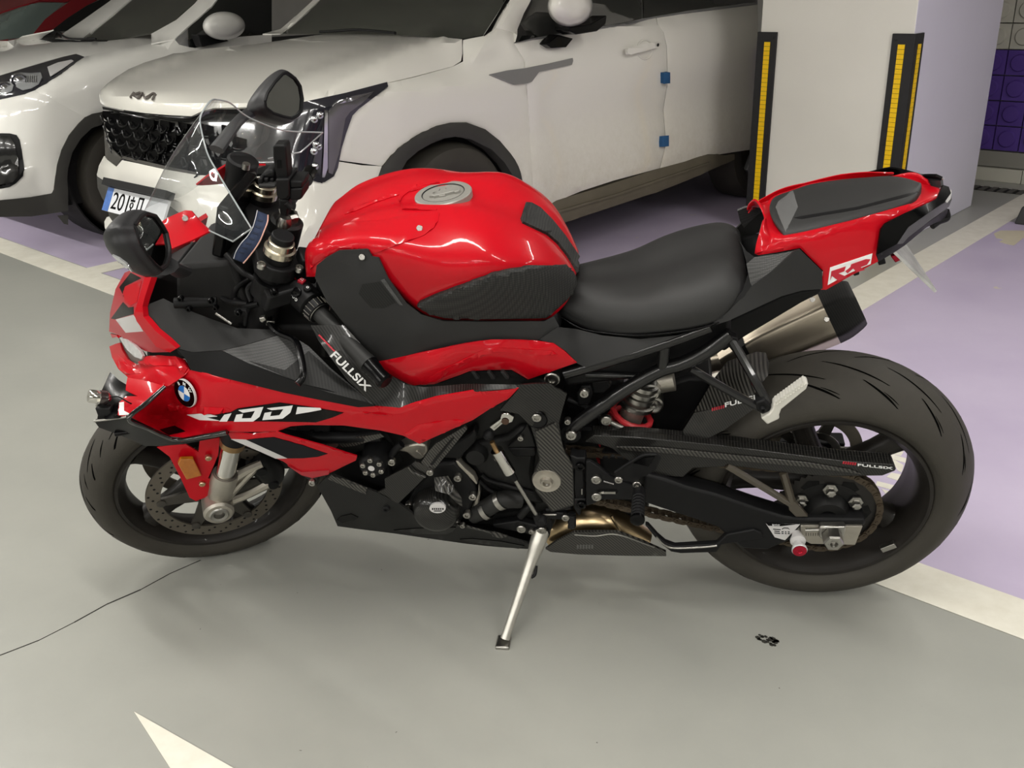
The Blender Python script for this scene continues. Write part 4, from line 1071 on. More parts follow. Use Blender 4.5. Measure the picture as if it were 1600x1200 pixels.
# ---------------- swingarm, chain, sprockets
sa = bs('swingarm', 'r', [(-435, 385), (-310, 415), (-180, 462), (0, 508), (230, 588), (400, 640), (545, 652), (885, 655), (886, 692), (868, 694), (505, 690), (440, 780), (300, 838), (150, 830), (0, 700), (-180, 640), (-435, 555)], .150, .045, BLK, bevel=.006)
prism('swingarm_beam', [tuple(p * np.array([1, -1, 1])) for p in [BK.P(*q[:2], .15) for q in tr('r', [(-435, 385), (-310, 415), (0, 508), (400, 640), (885, 655), (870, 720), (505, 800), (0, 700), (-435, 555)])]], (0, -.045, 0), BLK, bike, bevel=.006)
box('swingarm_bridge', (-.43, 0, .43), (.06, 0, 0), (0, .12, 0), (0, 0, .045), BLK, bike, bevel=.01)
ap = bs('axle_plate', 'r', [(500, 692), (868, 696), (824, 806), (560, 800), (498, 770)], .155, .012, ALU, sa, bevel=.001)
bs('adjuster_block', 'r', [(612, 700), (770, 700), (760, 772), (735, 800), (640, 790), (608, 760)], .172, .02, STEEL, sa, bevel=.004)
an = Q('r', 690, 768, .185); lathe('axle_nut', an, (0, -1, 0), [(.009, .016), (.012, .018), (.019, .017), (.0215, .013), (.0215, -.012)], STEEL, sa, 6, smooth=False)
lathe('axle_bore', an, (0, -1, 0), [(0, .006), (.0085, .006), (.0085, .0185), (.011, .0185)], STEEL, sa, 20)
tube('adjuster_screw', [Q('r', 525, 718, .163), Q('r', 612, 716, .163)], .004, STEEL, sa)
for i in range(6):
    x = 530 + i * 14; bs('adjuster_mark', 'r', [(x, 735), (x + 3, 735), (x + 3, 752), (x, 752)], .1556, .0008, BLK, sa, bevel=0)
lb = bs('tyre_pressure_label', 'r', [(292, 678), (495, 685), (406, 778), (345, 760)], .1512, .0012, WHITED, sa, bevel=0)
bs('label_header', 'r', [(292, 676), (470, 684), (385, 694), (308, 692)], .1516, .0006, BLKG, sa, bevel=0)
text_on('label_text', 'BMW', BK, tr('r', [(330, 691)])[0], tr('r', [(375, 692)])[0], tr('r', [(330, 682)])[0], .1522, WHITE, sa, off=.0003)
for (x0, y0, x1, y1) in ((335, 712, 380, 716), (342, 724, 375, 727), (342, 735, 378, 738), (385, 728, 398, 728), (405, 728, 415, 729), (422, 728, 434, 729), (385, 738, 398, 738), (405, 738, 415, 739), (422, 738, 434, 739), (388, 712, 400, 705), (400, 705, 425, 706), (425, 706, 432, 714)):
    bs('label_mark', 'r', [(x0, y0 - 2.5), (x1, y1 - 2.5), (x1, y1 + 2.5), (x0, y0 + 2.5)], .1516, .0004, BLK, sa, bevel=0)
bo = Q('r', 482, 775, .17)
lathe('paddock_bobbin', bo, (0, -1, 0), [(.010, -.02), (.012, -.01), (.0165, .0), (.0165, .005), (.009, .008), (.009, .022), (.0155, .025), (.0165, .031), (.015, .033)], WHITED, sa, 28)
lathe('bobbin_cap', bo + np.array([0, -.0315, 0]), (0, -1, 0), [(.0145, 0), (.0145, .003), (.006, .004), (.0045, .0015), (0, .0015)], REDA, sa, 28)
WCH = .107
sp_c = np.array([0, -WCH, .326]); fs_c = np.array([-.632, -WCH, .425]); R1, R2 = .1115, .052
mb = MB()
teeth = 45; pr = []
for k in range(teeth * 2): a = math.pi * k / teeth; r = .112 if k % 2 else .104; pr.append(sp_c + np.array([math.cos(a) * r, -.003, math.sin(a) * r]))
spk_o = prism('rear_sprocket', pr, (0, .006, 0), mat('sprocket_black', lin(34, 32, 30), .5, metal=.3), bike, smooth=False)
lathe('sprocket_carrier', sp_c + np.array([0, .002, 0]), (0, -1, 0), [(.02, .03), (.04, .03), (.046, .018), (.05, .006), (.078, .006), (.08, .0)], DARK, spk_o, 40)
for k in range(6):
    a = k * math.pi / 3 + .52; c = sp_c + np.array([math.cos(a) * .066, -.005, math.sin(a) * .066])
    lathe('sprocket_nut', c, (0, -1, 0), [(.016, .002), (.016, .006), (.010, .007), (.010, .02), (.006, .022), (0, .022)], STEEL, spk_o, 6, smooth=False)
    a2 = a + .52; p = lambda r, t: sp_c + np.array([math.cos(a2 + t) * r, -.0036, math.sin(a2 + t) * r])
    V = [p(.088, -.24), p(.096, 0), p(.088, .24), p(.074, .22), p(.066, 0), p(.074, -.22)]; mk('sprocket_window', V, [tuple(range(6))], BLKG, spk_o, smooth=False)
# chain path: tangents between the two sprockets
d = sp_c - fs_c; Ld = math.hypot(d[0], d[2]); th = math.atan2(d[2], d[0]); be = math.acos((R1 - R2) / Ld)
path = []
def arcp(c, R, a0, a1, n): 
    for i in range(n): a = a0 + (a1 - a0) * i / (n - 1); path.append(c + np.array([math.cos(a) * R, 0, math.sin(a) * R]))
up = th + math.pi - be; dn = th + math.pi + be
arcp(sp_c, R1, up, dn - 2 * math.pi, 60); 
lo_s, lo_e = path[-1].copy(), fs_c + np.array([math.cos(dn) * R2, 0, math.sin(dn) * R2])
for i in range(1, 40): t = i / 40; q = lo_s * (1 - t) + lo_e * t; q[2] -= .008 * math.sin(math.pi * t); path.append(q)
arcp(fs_c, R2, dn, up + 2 * math.pi, 30)
us, ue = path[-1].copy(), path[0].copy()
for i in range(1, 41): t = i / 40; path.append(us * (1 - t) + ue * t)
path = np.array(path); cl = np.r_[0, np.cumsum(np.linalg.norm(np.diff(path, axis=0), axis=1))]; tot = cl[-1]; nl = int(round(tot / .0159)); nl -= nl % 2
def link_mesh(w):
    mb = MB()
    for y in (-w, w):
        out = []
        for s, a0 in ((1, -math.pi / 2), (-1, math.pi / 2)):
            for t in np.linspace(0, math.pi, 6): out.append((s * .008 + .0072 * math.cos(a0 + t), y - .001, .0072 * math.sin(a0 + t)))
        mb.add(*prism_geo(out, (0, .002, 0)))
    for x in (-.008, .008): mb.add(*lathe_geo((x, 0, 0), (0, -1, 0), [(0, w + .003), (.003, w + .003), (.0035, w), (.005, .004), (.005, -w)], 8))
    o = mb.build('link_src', CHAINM); dd = o.data; bpy.data.objects.remove(o); return dd
lm = [link_mesh(.0075), link_mesh(.010)]
chain = bpy.data.objects.new('drive_chain', lm[0]); COL.objects.link(chain); chain.parent = bike
for i in range(nl):
    s0, s1 = tot * i / nl, tot * (i + 1) / nl
    p0 = np.array([np.interp(s0, cl, path[:, k]) for k in range(3)]); p1 = np.array([np.interp(s1 % tot if s1 < tot else tot, cl, path[:, k]) for k in range(3)])
    dx = nrm(p1 - p0); zz = np.array([-dx[2], 0, dx[0]]); Mx = np.eye(4); Mx[:3, 0], Mx[:3, 1], Mx[:3, 2], Mx[:3, 3] = dx, (0, 1, 0), zz, (p0 + p1) / 2
    if np.cross(Mx[:3, 0], Mx[:3, 1]) @ Mx[:3, 2] < 0: Mx[:3, 2] *= -1
    if i == 0: M0 = Matrix(Mx.tolist()); chain.matrix_local = M0; continue
    o = bpy.data.objects.new('chain_link', lm[i % 2]); COL.objects.link(o); o.parent = chain
    o.matrix_local = M0.inverted() @ Matrix(Mx.tolist())
lathe('front_sprocket', fs_c, (0, -1, 0), [(0, .004), (.05, .004), (.05, -.004)], DARK, bike, 24)
# chain guard with its brace
cgp = tr('F', [(395, 662), (445, 626), (700, 640), (1150, 684), (1600, 742)]) + tr('r', [(760, 308), (1050, 328), (1068, 355), (1060, 366), (985, 395), (640, 398), (480, 386), (200, 350), (60, 332)]) + tr('F', [(1150, 800), (985, 806), (930, 856), (760, 842), (650, 775), (600, 745), (545, 700), (500, 684)])
cg = slab(BK, 'chain_guard', cgp, .138, .022, CARB, bike, bevel=.002)
bs('guard_rib', 'F', [(560, 690), (800, 695), (1200, 735), (1600, 775), (1840, 815), (1900, 840), (1600, 800), (1200, 765), (800, 722), (640, 712)], .1415, .004, CARBB, cg, bevel=.001)
tb = tr('F', [(430, 622), (700, 634), (1150, 676), (1600, 734)]) + tr('r', [(760, 300), (1050, 322), (1064, 350), (760, 326)]) + tr('F', [(1600, 762), (1150, 702), (700, 660), (450, 645)])
slab(BK, 'guard_top', tb, .132, .034, CARB, cg, bevel=.002)
text_on('guard_lettering', 'FULLSIX', BK, tr('r', [(838, 333)])[0], tr('r', [(1046, 355)])[0], tr('r', [(838, 319)])[0], .1395, WHITE, cg, off=.0012, bold=.02)
for i in range(6):
    x = 752 + i * 14; bs('guard_stripe', 'r', [(x, 309 + i * 1.6), (x + 9, 310 + i * 1.6), (x + 5, 324 + i * 1.6), (x - 4, 323 + i * 1.6)], .1396, .001, REDP, cg, bevel=0)
BRZ = mat('bronze_carbon', lin(66, 60, 50), .35, coat=.5)
for a, b in (((60, 332), (440, 560)), ((395, 375), (450, 560))):
    tube('guard_brace', [Q('r', *a, .136), Q('r', *b, .146)], .0085, BRZ, cg, seg=6)
bs('brace_foot', 'r', [(425, 555), (455, 545), (490, 575), (545, 640), (470, 640), (430, 600)], .152, .012, BRZ, cg)
# rear tyre hugger
hg, _, _ = bp('tyre_hugger', 'F', [(935, 640, .118), (930, 600, .116), (990, 505, .105), (1170, 470, .112), (1300, 425, .113), (1335, 470, .117), (1150, 600, .121), (1060, 645, .121)], CARB, th=.003)
hu, _, _ = bp('hugger_top', 'F', [(990, 500, .103), (1100, 315, .05), (1170, 225, .0), (1330, 172, -.04), (1380, 178, -.045), (1397, 232, 0), (1392, 300, .05), (1340, 365, .088), (1300, 428, .113), (1170, 472, .112)], CARBB, ctrl=tr('F', [(1250, 300, .06), (1150, 380, .08)]), th=.003, parent=hg)
text_on('hugger_lettering', 'FULLSIX', BK, tr('F', [(1158, 470)])[0], tr('F', [(1370, 415)])[0], tr('F', [(1156, 445)])[0], (.113, .117), WHITE, hg, off=.003, bold=.02)
for i in range(6):
    x = 1086 + i * 12; bs('hugger_stripe', 'F', [(x, 480 - i * 3), (x + 7, 478 - i * 3), (x + 7, 494 - i * 3), (x, 496 - i * 3)], .1165, .001, REDP, hg, bevel=0)
# far half of the hugger over the tyre
rows = []
for a in np.linspace(D2(118), D2(172), 8):
    rows.append([np.array([math.cos(a) * r, -w, .326 + math.sin(a) * r]) for w, r in ((.06, .333), (.0, .342), (-.06, .333), (-.1, .305), (-.11, .285))])
loft('hugger_shell', rows, CARB, hg, n=3, th=.003)
# ---------------- shock absorber
sx = lambda t: np.array([-.402 - .06 * t, -.045, .60 - .20 * t])
sh = tube('shock_body', [sx(0), sx(1.05)], .026, ALU, bike, seg=20)
hel = [sx(.24 + .72 * i / 70) + .043 * (math.cos(i * .42) * np.array([1, 0, -.25]) + math.sin(i * .42) * np.array([0, 1, 0])) for i in range(71)]
tube('coil_spring', hel, .0068, SPRING, sh, n=1, seg=8, smooth=False)
for t, r in ((-.06, .034), (.02, .036), (.10, .034), (.19, .040)):
    lathe('shock_collar', sx(t), (.28, 0, 1), [(r - .006, .007), (r, .005), (r, -.005), (r - .006, -.007)], STEEL, sh, 28)
for (x, y, r) in ((755, 390, .021), (770, 458, .021)):
    c = Q('F', x, y, .055); lathe('adjuster_cap', c, (0, -1, 0), [(0, .006), (.006, .008), (.008, .008), (.010, .004), (r * .8, .006), (r, .004), (r, -.05)], STEEL, sh, 24)
tube('reservoir', [Q('F', 700, 350, .02), Q('F', 880, 320, .02)], .026, ALU, sh, seg=16)
tube('linkage_rod', [Q('F', 512, 545, .10), Q('F', 665, 620, .10)], .006, STEEL, sh)
qb('F', 512, 543, .11, sh, r=.012)
# ---------------- subframe
sfm = tube('subframe_rail', [Q('F', 285, 290, .137), Q('F', 560, 212, .137), Q('F', 840, 122, .135), Q('F', 1080, 35, .132)], .0125, TUBEB, bike, n=4)
tube('subframe_stay', [Q('F', 318, 620, .137), Q('F', 340, 575, .137), Q('F', 600, 390, .133), Q('F', 800, 275, .13), Q('F', 930, 235, .13), Q('F', 1060, 170, .13), Q('F', 1190, 75, .128)], .0145, TUBEB, bike, n=5)
tube('subframe_strut', [Q('F', 832, 130, .133), Q('F', 818, 262, .131)], .012, TUBEB, bike)
tube('subframe_tie', [Q('F', 400, 296, .11), Q('F', 690, 305, .11)], .007, TUBEB, bike)
for s in (1,):
    for pts in ([(-.556, .137, .703), (-.27, .135, .80), (.0, .12, .88)], [(-.549, .137, .545), (-.3, .131, .69), (-.14, .128, .79)]):
        tube('subframe_rail', [np.array([x, w, z]) for x, w, z in pts], .0125, TUBEB, bike, n=4)
lathe('subframe_boss', Q('F', 318, 618, .14), (0, -1, 0), [(0, .008), (.012, .008), (.012, .004), (.022, .004), (.022, -.02)], BLK, bike, 20)
for (x, y, r) in ((218, 315, .016), (322, 620, .012), (303, 545, .007), (393, 392, .010)): qb('F', x, y, .152, bike, r=r, m=STEEL, h=.008)
# passenger peg hanger
pg = tube('peg_hanger', [Q('F', 1195, 110, .132), Q('F', 1290, 275, .16), Q('F', 1390, 455, .185)], .009, TUBEB, bike, seg=8)
tube('peg_hanger_stay', [Q('F', 978, 268, .132), Q('F', 1160, 375, .16), Q('F', 1350, 478, .185)], .0085, TUBEB, pg, seg=8)
bs('hanger_bracket', 'F', [(1165, 130), (1180, 85), (1225, 100), (1235, 150), (1200, 175)], .138, .02, BLK, pg)
bs('peg_clevis', 'F', [(1325, 450), (1370, 435), (1410, 470), (1405, 495), (1360, 515), (1330, 490)], .198, .03, BLK, pg, bevel=.003)
qb('s', 360, 495, .2, pg, r=.006, m=BLK)
ps = bs('passenger_peg', 's', [(345, 570), (412, 532), (440, 490), (440, 462), (640, 315), (680, 288), (705, 288), (714, 305), (700, 342), (505, 500), (488, 545), (490, 575), (395, 620)], .205, .022, mat('peg_alloy', lin(214, 212, 204), .45, metal=.25), pg, bevel=.003)
for i in range(11):
    t = i / 10; x, y = 455 + t * 215, 455 - t * 155
    bs('peg_tooth', 's', [(x, y), (x + 13, y - 9), (x + 16, y - 19), (x + 2, y - 12)], .2055, .02, ps.data.materials[0], ps, bevel=0)
    bs('peg_tooth', 's', [(x + 12, y + 16), (x + 22, y + 9), (x + 24, y + 2), (x + 12, y + 8)], .207, .003, ps.data.materials[0], ps, bevel=0)
# ================================================================ motorcycle: bodywork
# ---------------- tank
def half_loft(name, z, stations, m, parent, n=5, **k):
    """stations front to rear: points from the centre line (w = 0) outwards; mirrored to the far side"""
    rows = []
    for st in stations:
        L = [Q(z, x, y, w) for x, y, w in st]
        Rr = [p * np.array([1, -1, 1]) for p in L[1:]]
        c = L[0].copy(); c[1] = 0
        rows.append(L[::-1][:-1] + [c] + Rr)
    return loft(name, rows, m, parent, n=n, **k)
tank = half_loft('fuel_tank', 'D', [
    [(38, 392, 0), (22, 402, .05), (2, 430, .09), (-12, 480, .12), (-5, 600, .13)],
    [(150, 302, 0), (140, 330, .06), (118, 385, .11), (95, 440, .145), (70, 600, .155)],
    [(330, 222, 0), (330, 258, .06), (325, 335, .12), (310, 420, .165), (290, 600, .175)],
    [(530, 185, 0), (540, 228, .06), (535, 335, .13), (500, 460, .18), (450, 660, .185)],
    [(742, 163, 0), (752, 226, .07), (760, 380, .145), (735, 560, .19), (660, 815, .178)],
    [(960, 178, 0), (968, 262, .08), (970, 400, .15), (955, 580, .188), (900, 838, .165)],
    [(1130, 228, 0), (1138, 318, .072), (1142, 430, .13), (1140, 575, .165), (1130, 838, .145)],
    [(1250, 295, 0), (1252, 370, .06), (1262, 460, .105), (1278, 580, .135), (1290, 836, .125)],
    [(1370, 420, 0), (1368, 465, .045), (1368, 515, .078), (1374, 600, .10), (1385, 770, .105)],
    [(1470, 560, 0), (1464, 578, .03), (1458, 600, .05), (1450, 640, .07), (1440, 690, .08)]], RED, bike, n=6, th=.003)
TK = on(tank)
def tp(name, pts, m, parent=None, off=.003, z='D', **k): return panel(BK, name, tr(z, pts), m, parent or bike, hit=TK, **{**dict(step=8, th=.004, off=off), **k})[0]
# raised front cover of the tank with its seams
tp('tank_cover', [(5, 440), (25, 395), (90, 330), (140, 305), (390, 296), (580, 257), (700, 240), (718, 256), (712, 300), (690, 335), (630, 378), (350, 478), (322, 452), (300, 447), (170, 453), (60, 520), (20, 560)], RED, tank, off=.0035, step=7, roll=.002)
tp('tank_ridge', [(205, 262), (240, 235), (330, 195), (480, 150), (600, 118), (690, 88), (640, 118), (520, 150), (380, 195), (260, 245)], RED, tank, off=.003, roll=.0015, step=4)
tp('cap_recess', [(505, 195), (520, 165), (560, 135), (640, 105), (720, 90), (690, 80), (600, 100), (540, 128), (500, 160), (498, 205), (512, 238), (700, 242), (705, 236), (520, 230)], RED, tank, off=.004, step=6, roll=.002)
# filler cap
cc_ = TK(BK, tr('D', [(742, 163)]))[0]; a1 = TK(BK, tr('D', [(600, 175)]))[0]; a2 = TK(BK, tr('D', [(742, 105)]))[0]; a3 = TK(BK, tr('D', [(742, 222)]))[0]
cn = nrm(np.cross(a1 - cc_, a3 - a2)); cn = cn if cn[2] > 0 else -cn
CAPM = mat('cap_machined', lin(150, 148, 142), .4, metal=.35, noise=.1, nscale=200)
capo = lathe('fuel_cap', cc_, cn, [(.057, -.006), (.057, .006), (.055, .008), (.043, .008), (.042, .0065), (.0, .0065)], CAPM, bike, 48)
ca, cb_, cd_ = basis(cn)
ux = nrm(np.array([1, 0, 0]) - cn * cn[0]); uy = np.cross(cn, ux)
lathe('cap_ring', cc_ + cn * .007, cn, [(.041, 0), (.0425, .0015), (.044, 0)], BLK, capo, 40)
def capbar(x0, y0, x1, y1, w=.007, m=CAPM, h=.012):
    A, B = cc_ + ux * x0 + uy * y0, cc_ + ux * x1 + uy * y1; d_ = nrm(B - A); n_ = np.cross(cn, d_) * w
    mk('cap_lever', *prism_geo([A - n_ + cn * .006, B - n_ + cn * .006, B + n_ + cn * .006, A + n_ + cn * .006], cn * (h - .006)), m, capo, bevel=.001)
capbar(-.018, -.012, .032, .008, .010); capbar(-.02, -.018, -.012, .014, .005); capbar(.002, -.018, -.004, .022, .006, h=.010); capbar(.03, -.008, .022, .016, .005)
for s in (1, -1):
    for t in (.5, 1.2): pass
# screws on the covers
def tbolt(x, y, parent, r=.006, z='D', hit=None, off=.004):
    c = (hit or TK)(BK, tr(z, [(x, y)]), off)[0]
    return bolt(BK, c, None, 0, parent, r=r, m=STEEL, ax=tuple(nrm(BK.c - c)), h=.004)
tbolt(612, 345, tank)
# black side trim under the tank
trim, tfld, trm = bp('tank_side_trim', 'D', [(42, 605, .165), (52, 538, .165), (105, 495, .168), (172, 457, .172), (320, 450, .178), (332, 455, .179), (350, 490, .182), (385, 495, .186), (440, 610, .196), (540, 745, .197), (620, 805, .193), (740, 842, .187), (1000, 846, .175), (1290, 843, .150), (1340, 815, .135), (1370, 870, .14), (1250, 946, .162), (1000, 940, .178), (960, 945, .18), (660, 1002, .192), (370, 1066, .20), (335, 1010, .20), (220, 880, .19), (110, 740, .18)], MATT, th=.004, mirror=True, ctrl=tr('D', [(600, 900, .203), (400, 800, .205), (250, 620, .188)]), step=7)
SR = on(trim)
panel(BK, 'trim_edge', tr('D', [(400, 618), (420, 612), (520, 755), (500, 752)]), HATCH, trim, hit=SR, off=.001, th=.002, step=6)
panel(BK, 'trim_grip', tr('D', [(300, 640), (395, 625), (480, 740), (420, 770), (350, 770), (280, 690)]), CARBM, trim, hit=SR, off=.0006, th=.001, step=7)
tbolt(300, 492, trim, hit=SR, off=.002)
# grip pads
pad = tp('knee_pad', [(600, 745), (615, 728), (700, 690), (850, 635), (1000, 580), (1100, 553), (1200, 540), (1390, 540), (1440, 600), (1450, 640), (1400, 720), (1310, 800), (1280, 812), (1000, 812), (750, 810), (690, 795), (630, 770)], PADM, tank, off=.012, th=.012, step=5, roll=.004, curve=0)
tp('pad_mark', [(1278, 745), (1295, 740), (1300, 770), (1285, 772)], WHITED, tank, off=.0115, th=.001, step=5)
tp('tank_pad', [(1182, 203), (1158, 285), (1168, 310), (1215, 332), (1300, 372), (1360, 425), (1410, 490), (1465, 580), (1482, 578), (1488, 552), (1455, 470), (1395, 380), (1330, 300), (1260, 230), (1215, 205)], PADM, tank, off=.008, th=.010, step=7, roll=.003)
# ---------------- seat
seat = half_loft('rider_seat', '0', [
    [(899, 430, 0), (892, 441, .03), (884, 458, .055), (876, 476, .075), (873, 492, .078)],
    [(945, 430, 0), (940, 447, .05), (932, 472, .088), (926, 497, .105), (926, 517, .104)],
    [(1000, 424, 0), (996, 446, .06), (988, 472, .108), (982, 500, .13), (982, 523, .128)],
    [(1050, 407, 0), (1046, 432, .07), (1040, 462, .123), (1037, 496, .148), (1037, 520, .144)],
    [(1098, 391, 0), (1095, 417, .07), (1091, 450, .127), (1089, 486, .153), (1091, 512, .148)],
    [(1138, 384, 0), (1138, 407, .07), (1137, 440, .122), (1134, 476, .145), (1128, 500, .143)],
    [(1160, 392, 0), (1163, 412, .06), (1165, 434, .10), (1161, 458, .122), (1153, 480, .125)],
    [(1163, 420, 0), (1165, 432, .05), (1166, 445, .08), (1162, 465, .10), (1155, 484, .105)]], SEATM, bike, n=5, th=.004)
tube('seat_piping', [Q('0', 873, 493, .080), Q('0', 900, 510, .096), Q('0', 926, 518, .106), Q('0', 982, 524, .130), Q('0', 1037, 521, .146), Q('0', 1091, 513, .150), Q('0', 1128, 501, .145), Q('0', 1153, 481, .127)], .0025, BLKG, seat)
# seat base and tail core
bp('seat_side_cover', '0', [(842, 531, .162), (872, 511, .148), (900, 514, .12), (940, 524, .125), (1000, 530, .135), (1060, 524, .148), (1105, 510, .150), (1105, 508, .15), (1042, 532, .15), (975, 556, .152), (915, 574, .155), (902, 568, .158), (885, 549, .162), (868, 538, .163)], MATT, th=.004, mirror=True)
tsc, _, _ = bp('tail_side_cover', 'H', [(85, 945, .15), (170, 890, .146), (290, 770, .135), (330, 720, .132), (440, 640, .13), (560, 530, .125), (590, 520, .122), (712, 640, .125), (714, 735, .128), (600, 745, .132), (490, 776, .138), (330, 850, .145), (200, 910, .15)], MATT, th=.004, mirror=True)
thp, _, thm = bp('tail_grip_panel', 'H', [(300, 600, .115), (345, 562, .108), (470, 545, .11), (560, 527, .118), (470, 620, .126), (345, 752, .134), (320, 700, .128)], HATCH, th=.004, mirror=True)
bp('seat_rear_trim', 'H', [(85, 940, .147), (200, 850, .14), (280, 740, .13), (310, 650, .12), (300, 590, .11), (275, 500, .09), (260, 470, .08), (300, 530, .10), (345, 562, .105), (330, 720, .13), (290, 775, .136), (170, 895, .147)], BLK, th=.004)
# ---------------- tail unit
PADS = [(-.150, .084, .982), (-.117, .090, .992), (-.086, .0925, 1.002), (-.042, .0875, 1.012), (.012, .075, 1.022), (.052, .0625, 1.029), (.078, .042, 1.031), (.094, .012, 1.031)]
def sec_rows(name, secs, m, parent, **k):
    rows = []
    for st in secs:
        L = [np.array([x, -w, z]) for x, w, z in st]; c = L[0].copy(); c[1] = 0
        rows.append(L[::-1][:-1] + [c] + [p * np.array([1, -1, 1]) for p in L[1:]])
    return loft(name, rows, m, parent, **k)
def hq(*a): p = Q('H', *a); return (p[0], -p[1], p[2])
_ts = [[hq(395, 345, 0), hq(385, 370, .035), hq(372, 420, .065), hq(352, 495, .083), hq(350, 545, .09)],
       [(-.177, 0, .972), (-.177, .04, .970), (-.172, .07, .964), (-.166, .090, .950), hq(475, 522, .106)]]
for (x, W, ze), low in zip(PADS[0:6], ((545, 508, .106), (600, 515, .110), (735, 620, .115), (890, 560, .11), (1030, 410, .098), (1190, 310, .076))):
    lo_ = hq(*low); _ts.append([(x, 0, ze - .012), (x, W * .7, ze - .012), (x, W + .003, ze - .008), (x, W + .013, ze - .018), lo_])
_ts.append([(.098, 0, 1.022), (.098, .030, 1.022), (.098, .046, 1.018), (.098, .055, 1.010), hq(1295, 255, .062)])
_ts.append([(.132, 0, 1.022), (.132, .016, 1.020), (.132, .026, 1.016), (.130, .032, 1.010), hq(1340, 235, .038)])
tail = sec_rows('tail_cowl', _ts, RED, bike, n=5, th=.004)
TL = on(tail)
def tlp(name, pts, m, parent=None, off=.003, z='H', **k): return panel(BK, name, tr(z, pts), m, parent or tail, hit=TL, **{**dict(step=8, th=.004, off=off), **k})[0]
# side panel with the letter badge: the lower wedge of the cowl
tsp, tsf, _ = bp('tail_side_panel', 'H', [(345, 545, .088), (420, 498, .098), (520, 466, .105), (700, 424, .107), (900, 356, .099), (1050, 312, .088), (1190, 270, .070), (1200, 305, .080), (1050, 380, .098), (1032, 410, .102), (1005, 550, .114), (1018, 588, .117), (880, 660, .122), (735, 742, .126), (705, 742, .125), (718, 640, .121), (592, 515, .114), (470, 538, .105), (360, 552, .095)], RED, th=.004, mirror=True, step=8, roll=.002)
bdg = [(755, 620), (985, 543), (975, 600), (860, 650), (742, 715)]
panel(BK, 'badge_field', tr('H', bdg), WHITE, tsp, fld=tsf, off=.0012, th=.001)
for poly in ([(762, 640), (840, 614), (832, 640), (800, 652), (850, 672), (800, 692), (765, 665), (755, 690)], [(780, 634), (825, 619), (818, 636), (775, 650)],
             [(870, 602), (950, 574), (975, 575), (955, 605), (920, 618), (945, 632), (900, 645), (880, 625), (850, 652), (838, 640), (865, 618)]):
    panel(BK, 'badge_letter', tr('H', poly), REDP, tsp, fld=tsf, off=.0022, th=.001, step=6)
panel(BK, 'badge_bar', tr('H', [(820, 600), (915, 568), (905, 580), (830, 606)]), WHITE, tsp, fld=tsf, off=.0022, th=.001, step=6)
# passenger pad
_ps = [[(-.166, 0, .975), (-.164, .03, .975), (-.158, .058, .974), (-.151, .078, .972), (-.150, .082, .970)],
       [(-.166, 0, .988), (-.164, .03, .987), (-.158, .058, .985), (-.151, .078, .981), (-.150, .084, .974)]]
for x, W, ze in PADS[1:]:
    _ps.append([(x, 0, ze + .010), (x, W * .45, ze + .009), (x, W * .78, ze + .005), (x, W * .95, ze - .001), (x, W, ze - .012)])
pp = sec_rows('passenger_pad', _ps, SEATM, tail, n=5, th=.004)
PPH = on(pp)
panel(BK, 'pad_front', tr('H', [(458, 292), (475, 258), (555, 200), (580, 290), (515, 425), (480, 350)]), mat('grey_vinyl', lin(88, 88, 88), .55, bump=.3, bscale=900), pp, hit=PPH, off=.002, th=.003, step=7, roll=.002)
panel(BK, 'pad_crease', tr('H', [(560, 350), (600, 340), (900, 290), (1150, 225), (1230, 205), (1235, 214), (1150, 240), (900, 305), (600, 356)]), BLK, pp, hit=PPH, off=.0005, th=.001, step=8)
# black tail flanks, lamp and underside
bp('tail_flank', 'H', [(1030, 415, .108), (1052, 385, .107), (1200, 310, .092), (1335, 245, .05), (1368, 170, .02), (1400, 180, .018), (1412, 215, .03), (1380, 260, .05), (1180, 400, .095), (1120, 490, .105), (1010, 550, .12)], BLKG, th=.004, off=.004, mirror=True)
bp('tail_lamp_trim', 'H', [(1115, 492, .106), (1175, 402, .096), (1290, 322, .075), (1385, 262, .05), (1412, 215, .03), (1416, 250, .03), (1400, 290, .04), (1290, 370, .075), (1180, 455, .095), (1150, 490, .10)], mat('grey_trim', lin(70, 70, 72), .35, coat=.4), th=.006, mirror=True)
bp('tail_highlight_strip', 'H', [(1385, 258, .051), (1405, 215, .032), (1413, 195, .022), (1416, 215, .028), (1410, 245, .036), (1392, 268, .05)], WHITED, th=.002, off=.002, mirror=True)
bp('undertray', 'H', [(1010, 548, .11), (1120, 492, .10), (1290, 372, .07), (1395, 300, .03), (1390, 350, .02), (1280, 400, .05), (1160, 500, .08), (1100, 540, .09), (1015, 590, .11)], BLK, th=.006, mirror=True)
tube('tail_hook', [Q('H', 1385, 310, .02), Q('H', 1390, 350, .02), Q('H', 1345, 370, .03), Q('H', 1310, 395, .04)], .006, BLK, bike)
# number plate hanging edge-on, its wiggly reflections drawn as dark bars
npb = [Q('i', 270, 655, .0), Q('i', 345, 612, .0), Q('i', 555, 930, .0)]
PLT = mat('plate_silver', lin(205, 205, 205), .25, metal=.5, noise=.5, nscale=26)
hp0, hp1, hp2 = Q('i', 268, 655, .06), Q('i', 348, 610, -.06), Q('i', 558, 932, .02)
npl = mk('plate_holder', *prism_geo([hp0, hp1, hp2], np.array([.004, 0, .004])), PLT, bike, smooth=False)
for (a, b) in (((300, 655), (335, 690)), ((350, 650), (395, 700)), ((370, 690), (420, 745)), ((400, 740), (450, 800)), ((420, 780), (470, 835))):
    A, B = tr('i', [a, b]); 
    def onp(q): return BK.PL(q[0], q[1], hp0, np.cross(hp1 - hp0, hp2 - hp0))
    tube('plate_reflection', [onp(A), onp(((A[0] + B[0]) / 2 + 3, (A[1] + B[1]) / 2)), onp(B)], .003, BLK, npl, seg=6)
